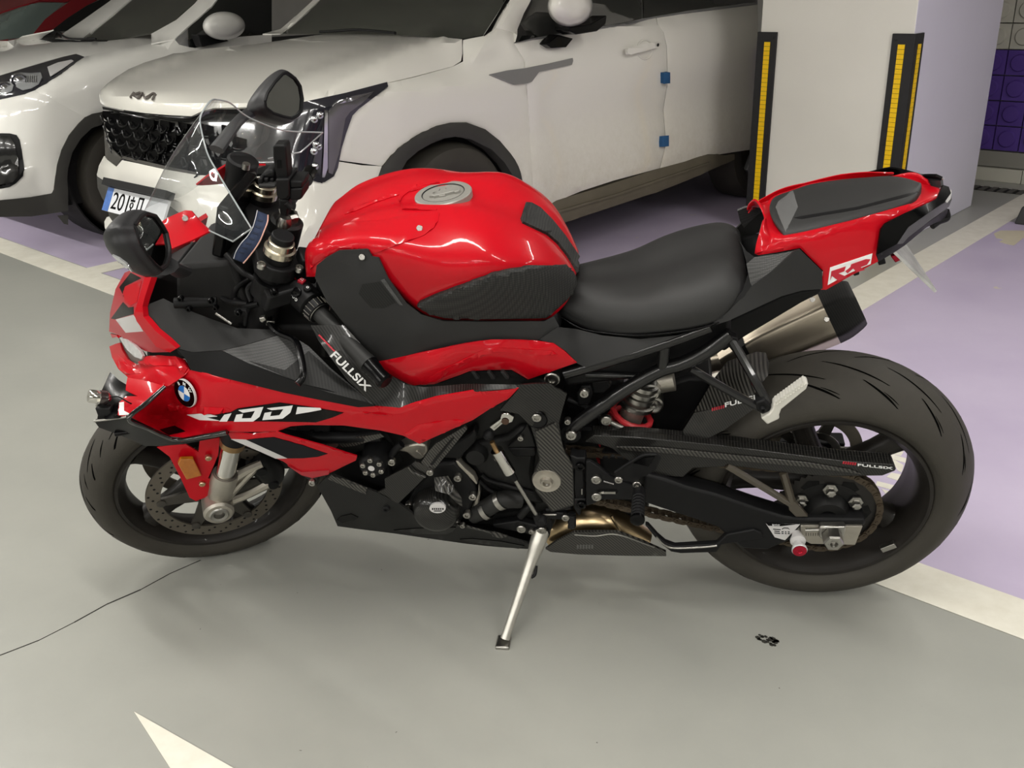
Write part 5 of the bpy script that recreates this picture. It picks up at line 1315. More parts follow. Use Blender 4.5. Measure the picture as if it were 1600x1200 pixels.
bs('plate_lamp', 'H', [(1085, 560), (1130, 540), (1150, 575), (1110, 595)], .02, .03, REDA, npl)
bs('tail_bracket', 'H', [(1010, 570), (1050, 560), (1060, 600), (1020, 610)], .09, .02, BLK); bs('tail_bracket', 'H', [(880, 655), (915, 645), (915, 660), (885, 668)], .12, .02, BLK)
# core inside the tail
half_loft('tail_core', 'H', [[(300, 640, 0), (300, 660, .06), (300, 720, .10)], [(700, 420, 0), (700, 520, .07), (710, 640, .10)], [(1000, 330, 0), (1000, 400, .06), (1000, 500, .08)], [(1300, 260, 0), (1310, 290, .03), (1300, 330, .04)]], BLK, bike, n=3, th=.004)
# ---------------- silencer on the far side
ax0, ax1, ax2 = Q('H', 300, 1075, -.16), Q('H', 742, 880, -.175), Q('H', 850, 835, -.178)
adir = nrm(ax1 - ax0); e1 = nrm(np.array([0, -1, 0]) - adir * (np.array([0, -1, 0]) @ adir)); e2 = np.cross(adir, e1); e2 = e2 if e2[2] > 0 else -e2
def ring(c, a, b, k=5, ph=.3):
    out = []
    for i in range(24):
        t = 2 * math.pi * i / 24; r = 1 / max(abs(math.cos(((t + ph) % (2 * math.pi / 6)) - math.pi / 6)), .6) * .93
        out.append(c + e1 * a * r * math.cos(t) + e2 * b * r * math.sin(t))
    return out
can = loft('silencer', [ring(ax0 - adir * .06, .03, .03), ring(ax0, .048, .052), ring(ax0 + adir * .05, .056, .064), ring(ax1 - adir * .02, .060, .070), ring(ax1, .060, .070)], TITAN, bike, n=3, cc=True, caps=True)
CARBT = CARBM
tipo = loft('silencer_end_cap', [ring(ax1, .0605, .0705), ring(ax1 + adir * .03, .058, .068), ring(ax2 + adir * .02, .046, .055), ring(ax2 + adir * .015, .038, .046), ring(ax1 + adir * .01, .034, .04)], CARBT, can, n=3, cc=True)
loft('silencer_bore', [ring(ax1 + adir * .0, .036, .042), ring(ax1 + adir * .012, .036, .042)], BLKG, can, n=1, cc=True, caps=True)
CH = on(can)
for q in ((660, 795), (735, 900), (797, 975)):
    c = CH(BK, tr('H', [q]), .001)[0]; bolt(BK, c, None, 0, can, r=.006, m=STEEL, ax=tuple(nrm(BK.c - c)), h=.003)
loft('silencer_clamp', [ring(ax0 - adir * .004, .05, .054), ring(ax0 + adir * .008, .052, .057)], BLK, can, n=1, cc=True)
tube('link_pipe', [ax0 - adir * .05, ax0 + np.array([-.10, .0, -.05]), np.array([-.38, .12, .42]), np.array([-.50, .06, .28])], .024, TITAN, can)
# ---------------- red panel and vent below the trim
lowp, lpf, _ = bp('frame_side_panel', 'D', [(365, 1070, .205), (660, 1004, .2), (960, 946, .188), (1000, 941, .186), (1250, 948, .17), (1340, 965, .168), (1400, 1008, .166), (1465, 1070, .162), (1330, 1118, .166), (1200, 1162, .170), (1110, 1110, .174), (970, 1112, .18), (880, 1118, .184), (830, 1138, .187), (690, 1188, .195), (560, 1192, .203), (440, 1130, .206)], RED, th=.005, mirror=True, ctrl=tr('D', [(700, 1080, .207), (1000, 1000, .196), (1250, 1030, .18)]), step=7, roll=.002)
LPH = on(lowp)
panel(BK, 'panel_facet', tr('D', [(620, 1185), (700, 1120), (950, 1000), (1010, 985), (1330, 1000), (1360, 1020), (1290, 1025), (1040, 1005), (980, 1020), (760, 1120), (700, 1185)]), RED, lowp, hit=LPH, off=.003, th=.003, step=7, roll=.002)
bp('side_vent', 'E', [(715, 205, .184), (830, 165, .184), (890, 145, .182), (1115, 138, .172), (1195, 188, .168), (1160, 200, .168), (860, 207, .178)], BLK, th=.006, mirror=True)
for x in (925, 1010, 1085):
    bs('vent_louvre', 'E', [(x - 35, 145), (x - 18, 145), (x + 12, 182), (x - 8, 184)], .187, .01, MATT, bevel=.001)

bs('tail_inner_panel', 'H', [(60, 960), (200, 905), (330, 850), (490, 776), (600, 745), (714, 735), (700, 765), (600, 815), (450, 905), (290, 1000), (180, 1080), (60, 1020)], .05, .10, BLK, bevel=.006)
# ================================================================ motorcycle: fairing and cockpit
fo = tr('A', [(690, 690, .222), (800, 715, .232), (900, 740, .24), (1200, 815, .252), (1430, 860, .256), (1600, 892, .255)]) + \
     tr('E', [(365, 332, .252), (500, 342, .25), (700, 285, .243), (900, 250, .232), (1150, 235, .215), (1100, 290, .217), (1000, 345, .223), (900, 410, .229), (760, 472, .233), (610, 540, .236), (520, 495, .241), (400, 468, .246), (200, 440, .25), (0, 437, .252)]) + \
     tr('A', [(1230, 1000, .252), (1150, 1030, .252), (890, 1030, .25), (640, 1066, .268), (580, 1060, .274), (470, 1010, .293), (350, 955, .312), (440, 875, .278), (540, 785, .242), (565, 742, .222)])
fair, FAF, fairm = panel(BK, 'side_fairing', fo, RED, bike, ctrl=tr('A', [(575, 892, .212), (700, 908, .238), (560, 965, .192), (700, 985, .228), (620, 850, .204), (480, 930, .225), (820, 960, .247), (680, 805, .226), (600, 790, .216), (1000, 850, .249)]), th=.006, step=7, mirror=True, roll=.003)
FAH = on(fair)
def fp(name, z, pts, m, parent=None, off=.0012, **k): return panel(BK, name, tr(z, pts), m, parent or fair, hit=FAH, **{**dict(step=6, th=.0012, off=off), **k})[0]
# raised rib above the duct
fp('fairing_rib', 'A', [(560, 880), (590, 868), (720, 890), (890, 895), (905, 905), (840, 925), (700, 922), (600, 915), (562, 905)], RED, off=.007, th=.007, roll=.006)
fp('duct_vent', 'A', [(520, 1015), (605, 995), (660, 1025), (570, 1045)], BLKG, off=.002)
fp('fairing_crease', 'E', [(300, 360), (460, 372), (465, 382), (300, 370)], RED, off=.004, th=.004, roll=.003)
fp('fairing_facet', 'E', [(530, 480), (600, 430), (760, 405), (905, 402), (760, 470), (612, 537), (560, 515)], RED, off=.003, th=.003, roll=.0025)
fp('stripe_black', 'A', [(945, 897), (1172, 865), (1350, 890), (1520, 920), (1460, 945), (1370, 972), (1150, 968), (980, 966), (845, 965), (770, 945), (860, 925), (905, 918)], BLKG)
for poly in ([(672, 930), (740, 924), (800, 928), (835, 938), (775, 944), (850, 962), (740, 958)], [(872, 930), (912, 922), (888, 966), (846, 966)],
             [(950, 905), (1085, 888), (1065, 940), (1030, 966), (925, 967), (938, 930), (975, 925), (968, 950), (1018, 948), (1040, 908), (975, 918)],
             [(1105, 895), (1245, 880), (1232, 918), (1190, 950), (1080, 958), (1092, 920), (1130, 914), (1122, 938), (1172, 932), (1195, 898), (1130, 904)],
             [(1270, 888), (1395, 893), (1400, 902), (1330, 915), (1262, 926)]):
    fp('model_letter', 'A', poly, WHITE, off=.0024)
# roundel
rc_ = FAH(BK, tr('A', [(680, 805)]), .009)[0]; r0, r1, r2, r3 = FAH(BK, tr('A', [(630, 800), (745, 805), (680, 755), (690, 860)]))
rn = nrm(np.cross(r1 - r0, r3 - r2)); rn = rn if rn @ (BK.c - rc_) > 0 else -rn
rx = nrm(np.array([1, 0, -.25]) - rn * (np.array([1, 0, -.25]) @ rn)); ry = np.cross(rn, rx)
rou = lathe('roundel', rc_, rn, [(.031, -.002), (.031, .002), (.030, .003), (0, .003)], WHITED, fair, 40)
lathe('roundel_ring', rc_ + rn * .003, rn, [(.0295, 0), (.0295, .0006), (.0175, .0006), (.0175, 0)], BLKG, rou, 40, closed=True)
for k in range(4):
    pts = [rc_ + rn * .0032] + [rc_ + rn * .0032 + .017 * (math.cos(t) * rx + math.sin(t) * ry) for t in np.linspace(k * math.pi / 2, (k + 1) * math.pi / 2, 8)]
    mk('roundel_quarter', *prism_geo(pts, rn * .0006), BLUE if k % 2 else WHITE, rou, smooth=False)
for ch_, an_ in (('B', 2.35), ('M', math.pi / 2), ('W', .8)):
    d_ = math.cos(an_) * rx + math.sin(an_) * ry; t_ = math.sin(an_) * rx - math.cos(an_) * ry
    text('roundel_letter', ch_, rc_ + rn * .0038 + d_ * .0195 , t_, d_, .0105, WHITE, rou, depth=.0004, align='CENTER', bold=.0002)
# lower fin
fin, finf, _ = bp('lower_fairing', 'B', [(888, 268, .248), (1020, 280, .25), (1150, 265, .251), (1200, 285, .25), (1400, 340, .24), (1592, 400, .225), (1585, 420, .222), (1440, 490, .212), (1350, 512, .208), (1290, 495, .208), (1190, 425, .225), (1060, 370, .238), (905, 300, .246)], RED, th=.006, mirror=True, step=7, roll=.002)
def fip(name, pts, m, off=.0012, **k): return panel(BK, name, tr('B', pts), m, fin, fld=finf, **{**dict(step=6, th=.0012, off=off), **k})[0]
fip('fin_stripe_white', [(908, 301), (990, 304), (1215, 405), (1150, 406), (1060, 366)], WHITED)
fip('fin_stripe_black', [(992, 304), (1060, 296), (1140, 290), (1300, 335), (1432, 380), (1380, 396), (1300, 404), (1215, 405)], mat('navy_black', lin(10, 11, 18), .3, coat=.05, spec=.15))
fip('fin_edge', [(1152, 266), (1200, 284), (1400, 339), (1590, 399), (1588, 408), (1400, 352), (1200, 297), (1165, 285)], RED, off=.006, th=.006, roll=.003)
fip('fin_lip', [(1215, 445), (1290, 480), (1440, 470), (1440, 492), (1350, 512), (1290, 496)], REDD, off=.003, th=.003)
# wing blades
wb, wbf, _ = bp('wing_blade', 'A', [(345, 730, .20), (420, 742, .212), (550, 775, .238), (542, 790, .243), (450, 868, .279), (350, 950, .314), (292, 932, .316), (300, 865, .286), (335, 832, .27), (402, 831, .266), (335, 800, .25), (338, 765, .222)], RED, th=.005, mirror=True, step=7)
panel(BK, 'blade_stripe', tr('A', [(300, 866), (326, 862), (326, 910), (368, 932), (300, 934)]), WHITE, wb, fld=wbf, off=.0012, th=.0012, step=6)
bp('wing_front', 'A', [(250, 700, .17), (300, 745, .20), (338, 768, .222), (335, 800, .25), (405, 832, .266), (375, 852, .272), (330, 866, .283), (300, 866, .286), (290, 935, .315), (330, 945, .315), (180, 962, .30), (190, 890, .26), (205, 800, .22)], BLKG, th=.005, mirror=True, step=7)
bp('wing_plate', 'A', [(165, 968, .30), (250, 955, .308), (340, 946, .316), (355, 960, .315), (580, 1066, .277), (645, 1071, .27), (885, 1026, .254), (895, 1036, .253), (880, 1048, .252), (650, 1092, .262), (540, 1102, .266), (440, 1102, .27), (300, 1042, .285), (190, 1002, .297)], BLKG, th=.006, mirror=True, step=7)
for s in (1, -1):
    sg = np.array([1, s, 1])
    tube('wing_edge', [q * sg for q in (Q('A', 548, 780, .246), Q('A', 450, 868, .284), Q('A', 352, 955, .318), Q('A', 450, 1006, .302), Q('A', 580, 1064, .281), Q('A', 645, 1068, .274), Q('A', 760, 1050, .264), Q('A', 885, 1028, .258))], [.004, .005, .0045, .004, .004, .004, .005, .006], EDGEB, bike, n=5)
tube('wing_rib', [Q('A', 282, 1036, .29), Q('A', 330, 1030, .289), Q('A', 400, 1026, .287)], [.006, .005, .001], BLKG, bike)
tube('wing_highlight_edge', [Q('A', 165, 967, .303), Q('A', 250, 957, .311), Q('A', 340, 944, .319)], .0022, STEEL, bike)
# nose
nose, nof, nom = bp('nose_cowl', 'z', [(245, 68, .02), (300, 45, .045), (345, 32, .06), (362, 100, .075), (420, 190, .105), (510, 240, .13), (560, 195, .142), (580, 158, .146), (720, 156, .165), (850, 158, .182), (940, 185, .198), (1000, 290, .218), (955, 335, .222), (800, 440, .236), (600, 425, .212), (420, 408, .182), (415, 355, .16), (330, 280, .10), (270, 170, .04)], RED, th=.005, mirror=True, step=7, ctrl=tr('z', [(500, 300, .165), (700, 260, .205)]))
NOH = on(nose)
panel(BK, 'nose_step', tr('z', [(505, 250), (590, 165), (850, 160), (935, 188), (985, 270), (950, 325), (905, 290), (860, 250), (560, 250)]), RED, nose, hit=NOH, off=.008, th=.008, step=6, roll=.006)
panel(BK, 'nose_chin', tr('z', [(330, 150), (420, 230), (520, 290), (540, 320), (400, 330), (340, 270)]), RED, nose, hit=NOH, off=.005, th=.005, step=6, roll=.004)
bowl, _, _ = bp('headlamp_bowl', 'z', [(335, -10, .05), (420, 0, .08), (500, 60, .115), (560, 130, .14), (580, 160, .142), (555, 205, .138), (505, 232, .122), (430, 195, .095), (380, 130, .07), (350, 60, .055)], mat('bowl_grey', lin(96, 94, 90), .4), th=.004, mirror=True, off=.0)
bp('headlamp_lens', 'z', [(340, -15, .055), (410, 5, .085), (470, 50, .11), (530, 110, .132), (556, 160, .14), (545, 188, .138), (480, 165, .118), (420, 110, .09), (370, 40, .065)], mat('lamp_white', lin(214, 216, 218), .15, coat=1., metal=.3, noise=.25, nscale=70), bowl, th=.006, mirror=True, off=.022, step=5)
bp('nose_lip', 'A', [(252, 492, .02), (285, 500, .06), (290, 510, .065), (262, 515, .03)], RED, th=.004, mirror=True, step=5)
cowl, cof, _ = bp('upper_cowl', 'A', [(330, 160, .03), (362, 147, .06), (440, 188, .122), (400, 320, .136), (380, 385, .144), (395, 422, .148), (500, 562, .168), (572, 592, .18), (480, 594, .165), (440, 586, .15), (300, 500, .07), (245, 480, .02), (250, 380, .02), (280, 250, .02)], REDD, th=.004, mirror=True, step=7)
def cwp(name, pts, m, off=.0012): return panel(BK, name, tr('A', pts), m, cowl, fld=cof, step=6, th=.001, off=off)[0]
cwp('cowl_stripe_white', [(280, 415), (376, 390), (430, 480), (335, 487)], WHITED)
cwp('cowl_stripe_black', [(300, 240), (362, 160), (420, 190), (330, 235), (318, 275)], BLKG); cwp('cowl_stripe_black', [(330, 250), (385, 225), (340, 260), (355, 275), (320, 290)], BLKG); cwp('cowl_stripe_black', [(255, 410), (320, 320), (350, 350), (378, 345), (378, 385), (278, 414)], BLKG)
cwp('cowl_patch', [(335, 235), (420, 205), (395, 320), (360, 340), (330, 320), (320, 265)], RED, .002)
bp('cowl_band', 'A', [(438, 186, .126), (475, 184, .142), (440, 290, .152), (426, 345, .157), (432, 400, .167), (500, 480, .183), (613, 572, .203), (576, 594, .192), (500, 563, .178), (395, 425, .157), (380, 385, .152), (400, 320, .145)], RED, th=.012, mirror=True, step=6, off=.002)
# inner panels between the cowl and the tank
bp('duct_cover', 'A', [(426, 345, .150), (432, 400, .160), (500, 480, .178), (613, 572, .20), (700, 592, .208), (860, 582, .206), (1010, 545, .186), (1160, 500, .16), (1140, 470, .15), (940, 462, .15), (800, 412, .145), (640, 350, .14), (540, 300, .135)], MATT, th=.004, mirror=True)
inf_, inff, _ = bp('infill_panel', 'A', [(855, 585, .210), (1010, 548, .190), (1160, 502, .165), (1250, 510, .160), (1330, 560, .17), (1450, 680, .205), (1600, 805, .243), (1690, 884, .253), (1600, 838, .253), (1440, 800, .25), (1290, 764, .247), (1000, 652, .232)], HATCH, th=.004, mirror=True)
panel(BK, 'infill_shade', tr('A', [(1010, 640), (1200, 690), (1330, 585), (1460, 700), (1600, 815), (1660, 868), (1450, 815), (1300, 765)]), CARBM, inf_, fld=inff, off=.001, th=.001)
bp('fairing_strip', 'A', [(613, 576, .203), (700, 594, .210), (860, 586, .212), (1000, 654, .234), (1290, 766, .249), (1600, 840, .2545), (1690, 886, .2545), (1600, 892, .2545), (1430, 860, .2555), (1200, 814, .2515), (900, 740, .2395), (690, 690, .221), (655, 622, .212)], BLK, th=.004, mirror=True)
# cockpit floor: dark core between the fairings
prism('cockpit_core', [(-1.40, -.10, .70), (-1.34, -.10, .92), (-1.22, -.10, .93), (-1.20, -.10, .78), (-1.02, -.10, .78), (-.95, -.10, .66), (-1.2, -.10, .60)], (0, .20, 0), mat('cockpit_black', lin(10, 10, 10), .7), bike, bevel=.01)
prism('air_intake', [(-1.50, -.06, .66), (-1.44, -.06, .86), (-1.36, -.06, .90), (-1.38, -.06, .66)], (0, .12, 0), BLK, bike, bevel=.01)
# steering damper and clip under the cockpit
tube('steering_damper', [Q('A', 600, 325, .15), Q('A', 830, 320, .13)], .011, BLK, bike)
for q in ((635, 300), (680, 355), (800, 312), (825, 350), (950, 378)): qb('A', q[0], q[1], .155, bike, r=.006, m=BLKG)
tube('damper_rod', [Q('A', 825, 380, .15), Q('A', 910, 438, .15)], .0035, STEEL, bike)
bs('cockpit_bracket', 'A', [(920, 370), (985, 365), (1000, 385), (990, 455), (972, 450), (975, 400), (925, 395)], .15, .012, BLK)
for pts in ([(880, 60, .1), (960, 150, .12), (1010, 180, .12), (1120, 240, .13)], [(1000, 200, .08), (940, 240, .1), (930, 300, .1), (990, 340, .12), (1060, 330, .13)], [(860, 300, .1), (900, 320, .11), (1000, 330, .12)], [(1050, 200, .1), (1000, 250, .1), (1020, 320, .12)]):
    tube('cable', [Q('A', *p) for p in pts], .006, BLK, bike)
# instrument display
box('instrument_display', (-1.235, 0, .985), (.012, 0, -.004), (0, .085, 0), (.02, 0, .055), BLKG, bike, bevel=.006)
# ---------------- windscreen
scr = half_loft('windscreen', 'C', [
    [(655, 238, 0), (603, 320, .045), (608, 400, .075), (640, 520, .10), (690, 615, .122), (770, 750, .16), (880, 930, .23)],
    [(560, 365, 0), (530, 450, .05), (535, 530, .085), (575, 640, .112), (640, 720, .135), (735, 835, .17), (850, 955, .224)],
    [(430, 560, 0), (430, 630, .045), (455, 710, .08), (520, 760, .108), (600, 800, .135), (695, 892, .175), (815, 980, .217)],
    [(300, 825, 0), (330, 850, .03), (390, 885, .06), (480, 850, .095), (560, 840, .125), (650, 940, .17), (780, 1000, .21)]], SCREEN, bike, n=6)
rim_pts = [Q('C', *p) for p in ((655, 238, 0), (603, 320, .045), (608, 400, .075), (640, 520, .10), (690, 615, .122), (770, 750, .16), (880, 930, .23), (780, 1000, .21), (650, 940, .17))]
R0 = catmull([p * np.array([1, -1, 1]) for p in rim_pts[1:7]][::-1] + rim_pts[:7], 6)
EDGE = mat('screen_edge', lin(150, 156, 158), .15, coat=.6)
tube('screen_edge', R0, .0016, EDGE, scr, n=1, seg=6, smooth=False)
for s in (1, -1):
    sg = np.array([1, s, 1]); tube('screen_edge', [rim_pts[6] * sg, rim_pts[7] * sg, rim_pts[8] * sg], .0016, EDGE, scr, seg=6, smooth=False)
sur, suf, _ = bp('screen_surround', 'C', [(380, 900, .105), (420, 872, .112), (480, 845, .12), (520, 830, .128), (550, 832, .135), (600, 888, .15), (660, 940, .17), (560, 990, .18), (430, 1045, .17), (405, 980, .14)], RED, th=.004, mirror=True, step=6, off=-.012)
tbolt(525, 875, sur, z='C', hit=on(sur), off=.002)
# ---------------- mirrors
HSG = mat('mirror_housing', lin(33, 33, 35), .45, bump=.15, bscale=700)
def mirror_unit(gpx, cen, n_, tip, stalk, sig):
    mc = Q('C', *cen); n_ = nrm(n_)
    gl = np.array([BK.PL(*tr('C', [q])[0], mc, n_) for q in gpx]); c = gl.mean(0)
    body = lambda sc, t, dn=0.: [c + (p - c) * sc + (tip - c) * t + n_ * dn for p in gl]
    h = loft('mirror', [body(.985, .0, .001), body(1.10, 0, .006), body(1.20, .02), body(1.26, .16), body(1.18, .42), body(.92, .68), body(.55, .9), body(.15, 1.0)], HSG, bike, n=4, cc=True, caps=True)
    mk('mirror_glass', *prism_geo([c + (p - c) * 1.0 + n_ * .0035 for p in gl], n_ * -.003), MIRROR, h, smooth=False)
    fr_ = [c + (p - c) * 1.06 + n_ * .005 for p in gl]; fr_.append(fr_[0])
    tube('mirror_rim', fr_, .004, BLK, h, n=1, smooth=False, seg=6)
    if sig:
        panel(BK, 'turn_signal', tr('C', [(128, 1068), (165, 1085), (205, 1116), (235, 1158), (205, 1152), (160, 1130), (135, 1102)]), mat('signal_lens', lin(190, 192, 194), .2, coat=1.), h, hit=on(h), off=.003, th=.004, step=5)
    tube('mirror_stalk', stalk, [.026, .016, .02], HSG, h, flat=.6)
    return h
mirror_unit(((232, 925), (262, 880), (292, 860), (340, 872), (372, 915), (398, 960), (414, 1040), (412, 1085), (398, 1125), (368, 1148), (335, 1120), (298, 1078), (262, 1020), (245, 970)), (322, 1002, .36), (.93, .28, .12), Q('C', 112, 1020, .40),
            [Q('C', 405, 1135, .315), Q('C', 450, 1140, .26), Q('C', 500, 1165, .19)], True)
mirror_unit(((950, 235), (962, 195), (1000, 140), (1040, 98), (1065, 92), (1105, 120), (1132, 160), (1143, 225), (1138, 285), (1115, 312), (1085, 325), (1040, 315), (990, 298), (955, 270)), (1048, 208, -.36), (.90, -.38, .16), Q('C', 900, 280, -.37),
            [Q('C', 925, 285, -.35), Q('C', 820, 335, -.27), Q('C', 690, 500, -.18)], False)
# ---------------- clip-on bars (steered)
def fkp(z, x, y, w): return Q(z, x, y, w, FK)
for s in (1, -1):
    sg = np.array([1, s, 1.])
    g0, g1 = np.array([.010, -.125, .672]), np.array([.128, -.350, .655]); gd = nrm(g1 - g0); Lg = np.linalg.norm(g1 - g0)
    G_ = lambda t: (g0 + gd * t) * sg
    br = fk(tube('handlebar', [G_(-.06), G_(Lg)], .011, BLK, bike, smooth=False))
    tube('grip', [G_(.075), G_(.085), G_(.20), G_(Lg - .02)], [.0195, .0175, .0165, .0185], HOSE, br, seg=20, n=4)
    tube('bar_end', [G_(Lg - .018), G_(Lg - .008), G_(Lg + .012), G_(Lg + .03), G_(Lg + .034)], [.0195, .0175, .0155, .0175, .013], BLKG, br, seg=20, n=3, smooth=False)
    tube('grip_collar', [G_(.058), G_(.061), G_(.079), G_(.082)], [.020, .0255, .0245, .020], BLK, br, seg=24, smooth=False)
    if s > 0:
        for k in range(16):
            a = 2 * math.pi * k / 16; zz = basis(gd); p = zz[1] * math.cos(a) + zz[2] * math.sin(a)
            tube('collar_rib', [G_(.061) + p * .0258, G_(.078) + p * .0248], .0009, STEEL, br, seg=4, smooth=False)
        lathe('collar_ring', G_(.082), gd, [(.0235, -.001), (.0245, 0), (.0235, .001)], STEEL, br, 24)
    tube('switch_housing', [G_(.0), G_(.004), G_(.03), G_(.054), G_(.058)], [.020, .0275, .030, .0285, .022], BLK, br, seg=20, smooth=False)
    lathe('bar_clamp', np.array([-.032, -.104, .655]) * sg, (0, 0, 1), [(.0285, -.02), (.038, -.018), (.038, .02), (.0285, .022)], BLK, br, 28)
    lv = [Q('u', *q, FK) * sg for q in ((250, 545, .145), (290, 610, .16), (340, 650, .178), (430, 692, .215), (466, 770, .25), (488, 890, .288), (478, 950, .302), (448, 985, .31))]
    fk(tube('lever', lv, [.010, .009, .008, .0075, .007, .0065, .007, .0075], BLKG, bike, seg=8, flat=.7))
    fk(mk('lever_perch', *prism_geo([np.array(v) * sg for v in ((-.055, -.112, .632), (-.02, -.112, .632), (.012, -.135, .655), (.0, -.16, .655), (-.05, -.165, .632))], (0, 0, .04)), BLK, bike, bevel=.005))
SWH = None
# buttons of the left switch block
g0 = np.array([.010, -.125, .672]); g1 = np.array([.128, -.350, .655]); gd = nrm(g1 - g0); zz = basis(gd)
def onbar(z, x, y, t_r=.030):
    """point of the switch block seen at this place of the picture"""
    px, py = tr(z, [(x, y)])[0]; d_ = FK.ray(px, py); d_ = d_ / np.linalg.norm(d_); o_ = FK.c - g0
    dp = d_ - gd * (d_ @ gd); op = o_ - gd * (o_ @ gd); A_, B_, C_ = dp @ dp, 2 * dp @ op, op @ op - t_r ** 2; q_ = max(B_ * B_ - 4 * A_ * C_, 0)
    p = FK.c + d_ * ((-B_ - math.sqrt(q_)) / (2 * A_)); return p, nrm((p - g0) - gd * ((p - g0) @ gd))
def button(name, z, x, y, r, m, h=.004, seg=16):
    p, n_ = onbar(z, x, y); return fk(lathe(name, p, n_, [(r, -.006), (r, h), (r * .85, h + .001), (0, h + .001)], m, bike, seg))
button('hazard_switch', 'u', 478, 298, .0085, REDP, .003, 4); button('menu_button', 'u', 516, 350, .008, BLK)
button('indicator_switch', 'u', 445, 375, .010, BLKG, .004)
p, n_ = onbar('u', 478, 298); fk(lathe('hazard_triangle', p + n_ * .0045, n_, [(.0045, 0), (.0045, .0005), (.003, .0005)], WHITE, bike, 3))
p, n_ = onbar('u', 516, 350); fk(lathe('button_mark', p + n_ * .0052, n_, [(.0028, 0), (.0028, .0004), (.0016, .0004)], WHITE, bike, 10))
for (x, y) in ((408, 383), (425, 402), (441, 421)):
    p, n_ = onbar('u', x, y); fk(lathe('switch_mark', p + n_ * .0004, n_, [(.0032, 0), (.0032, .0005), (.0018, .0005)], WHITE, bike, 10))
for q in ((293, 368),): c = FK.P(*tr('u', [q])[0], .16); fk(bolt(FK, c, None, 0, bike, r=.008, m=BLKG)).matrix_local = REL @ Matrix.Translation(c) @ Matrix.Rotation(math.pi / 2, 4, 'X')
fk(mk('lever_adjuster', *box_geo(FK.P(*tr('u', [(265, 570)])[0], .15), (.008, 0, 0), (0, .006, 0), (0, 0, .006)), STEEL, bike, bevel=.001))
bs('reach_dial', 'u', [(190, 545), (225, 540), (240, 560), (215, 580), (195, 570)], .16, .012, STEEL)
# brake fluid reservoirs on the far bar and yoke bits
fk(lathe('fluid_reservoir', FK.P(*tr('h', [(95, 200)])[0], -.17), (0, 0, 1), [(0, -.03), (.03, -.03), (.031, .0), (.033, .012), (.033, .034), (.028, .038), (0, .038)], BLK, bike, 28))
for q in ((150, 120), (205, 205), (65, 395)): c = FK.P(*tr('h', [q])[0], -.14); fk(lathe('reservoir_bolt', c, (0, 0, 1), [(0, .006), (.008, .006), (.009, -.006)], STEEL, bike, 12))
# yoke trims near the left cap
fk(mk('key_block', *box_geo((.035, -.085, .70), (.02, 0, 0), (0, .025, 0), (0, 0, .028)), BLK, bike, bevel=.004))
# ---------------- phone holder on the steering stem
ph = bs('phone_holder', 'h', [(432, 250), (560, 245), (572, 395), (545, 440), (470, 445), (440, 400)], .035, .06, BLK, bevel=.003)
bs('holder_arm', 'h', [(405, -60), (420, -80), (520, -80), (533, -50), (560, 250), (440, 255), (408, 40)], .025, .03, BLK, ph, bevel=.003)
bs('holder_slot', 'h', [(448, 68), (488, 62), (492, 140), (452, 142)], .0262, .002, BLKG, ph, bevel=0)
for k in range(3): bs('holder_claw', 'h', [(262 + k * 55, 240), (305 + k * 55, 240), (305 + k * 55, 335), (266 + k * 55, 340)], .03 - k * .004, .05, BLK, ph, bevel=.003)
bs('holder_bar', 'h', [(268, 300), (430, 305), (430, 332), (268, 338)], .036, .03, MATT, ph)
bs('holder_claw', 'h', [(570, 262), (690, 270), (692, 330), (572, 335)], .03, .05, BLK, ph, bevel=.003)
bs('holder_claw', 'h', [(572, 340), (690, 335), (690, 430), (660, 450), (572, 450)], .032, .05, BLK, ph, bevel=.003)
bs('holder_post', 'h', [(478, 445), (565, 445), (548, 560), (545, 640), (480, 640), (470, 540)], .02, .03, BLK, ph, bevel=.003)
lathe('holder_joint', Q('h', 517, 655, .02), (.4, 0, .92), [(0, .014), (.012, .012), (.017, 0), (.014, -.02), (0, -.02)], STEEL, ph, 20)
tube('holder_screw', [Q('h', 540, 475, .03), Q('h', 585, 525, .03)], .006, BLK, ph)
bs('holder_dome', 'h', [(300, 240), (310, 190), (370, 160), (420, 165), (430, 245)], .02, .04, BLK, ph, bevel=.006)
# ---------------- key strap
strap_l = [(250, 545, .03), (228, 640, .05), (200, 720, .07), (150, 800, .085), (95, 860, .10), (45, 940, .11), (22, 1010, .115)]
strap_r = [(368, 592, .03), (362, 660, .05), (330, 745, .07), (290, 840, .085), (240, 920, .10), (170, 1010, .11), (130, 1055, .115)]
ks = loft('key_strap', [[Q('h', *a), Q('h', (a[0] + b[0]) / 2, (a[1] + b[1]) / 2, a[2] + .004), Q('h', *b)] for a, b in zip(strap_l, strap_r)], BLUEF, bike, n=4, th=.003)
tube('strap_edge', [Q('h', x - 6, y, w + .003) for x, y, w in strap_r], .0014, mat('strap_pink', lin(205, 160, 145), .7), ks)
tube('strap_edge', [Q('h', x + 10, y, w + .003) for x, y, w in strap_l], .0008, WHITED, ks)
KST = on(ks)
for i, (x, y) in enumerate(((285, 640), (262, 700), (238, 760), (205, 815), (170, 860), (138, 905), (108, 950))):
    panel(BK, 'strap_print', tr('h', [(x - 18, y - 8), (x + 32, y + 6), (x + 22, y + 22), (x - 26, y + 6)]), mat('strap_ink%d' % i, lin(26, 34, 54), .8), ks, hit=KST, off=.001, th=.0006, step=4)
tube('strap_loop', [Q('h', 165, 1010, .1), Q('h', 160, 930, .09), Q('h', 230, 885, .08), Q('h', 370, 885, .07)], .002, BLK, ks)
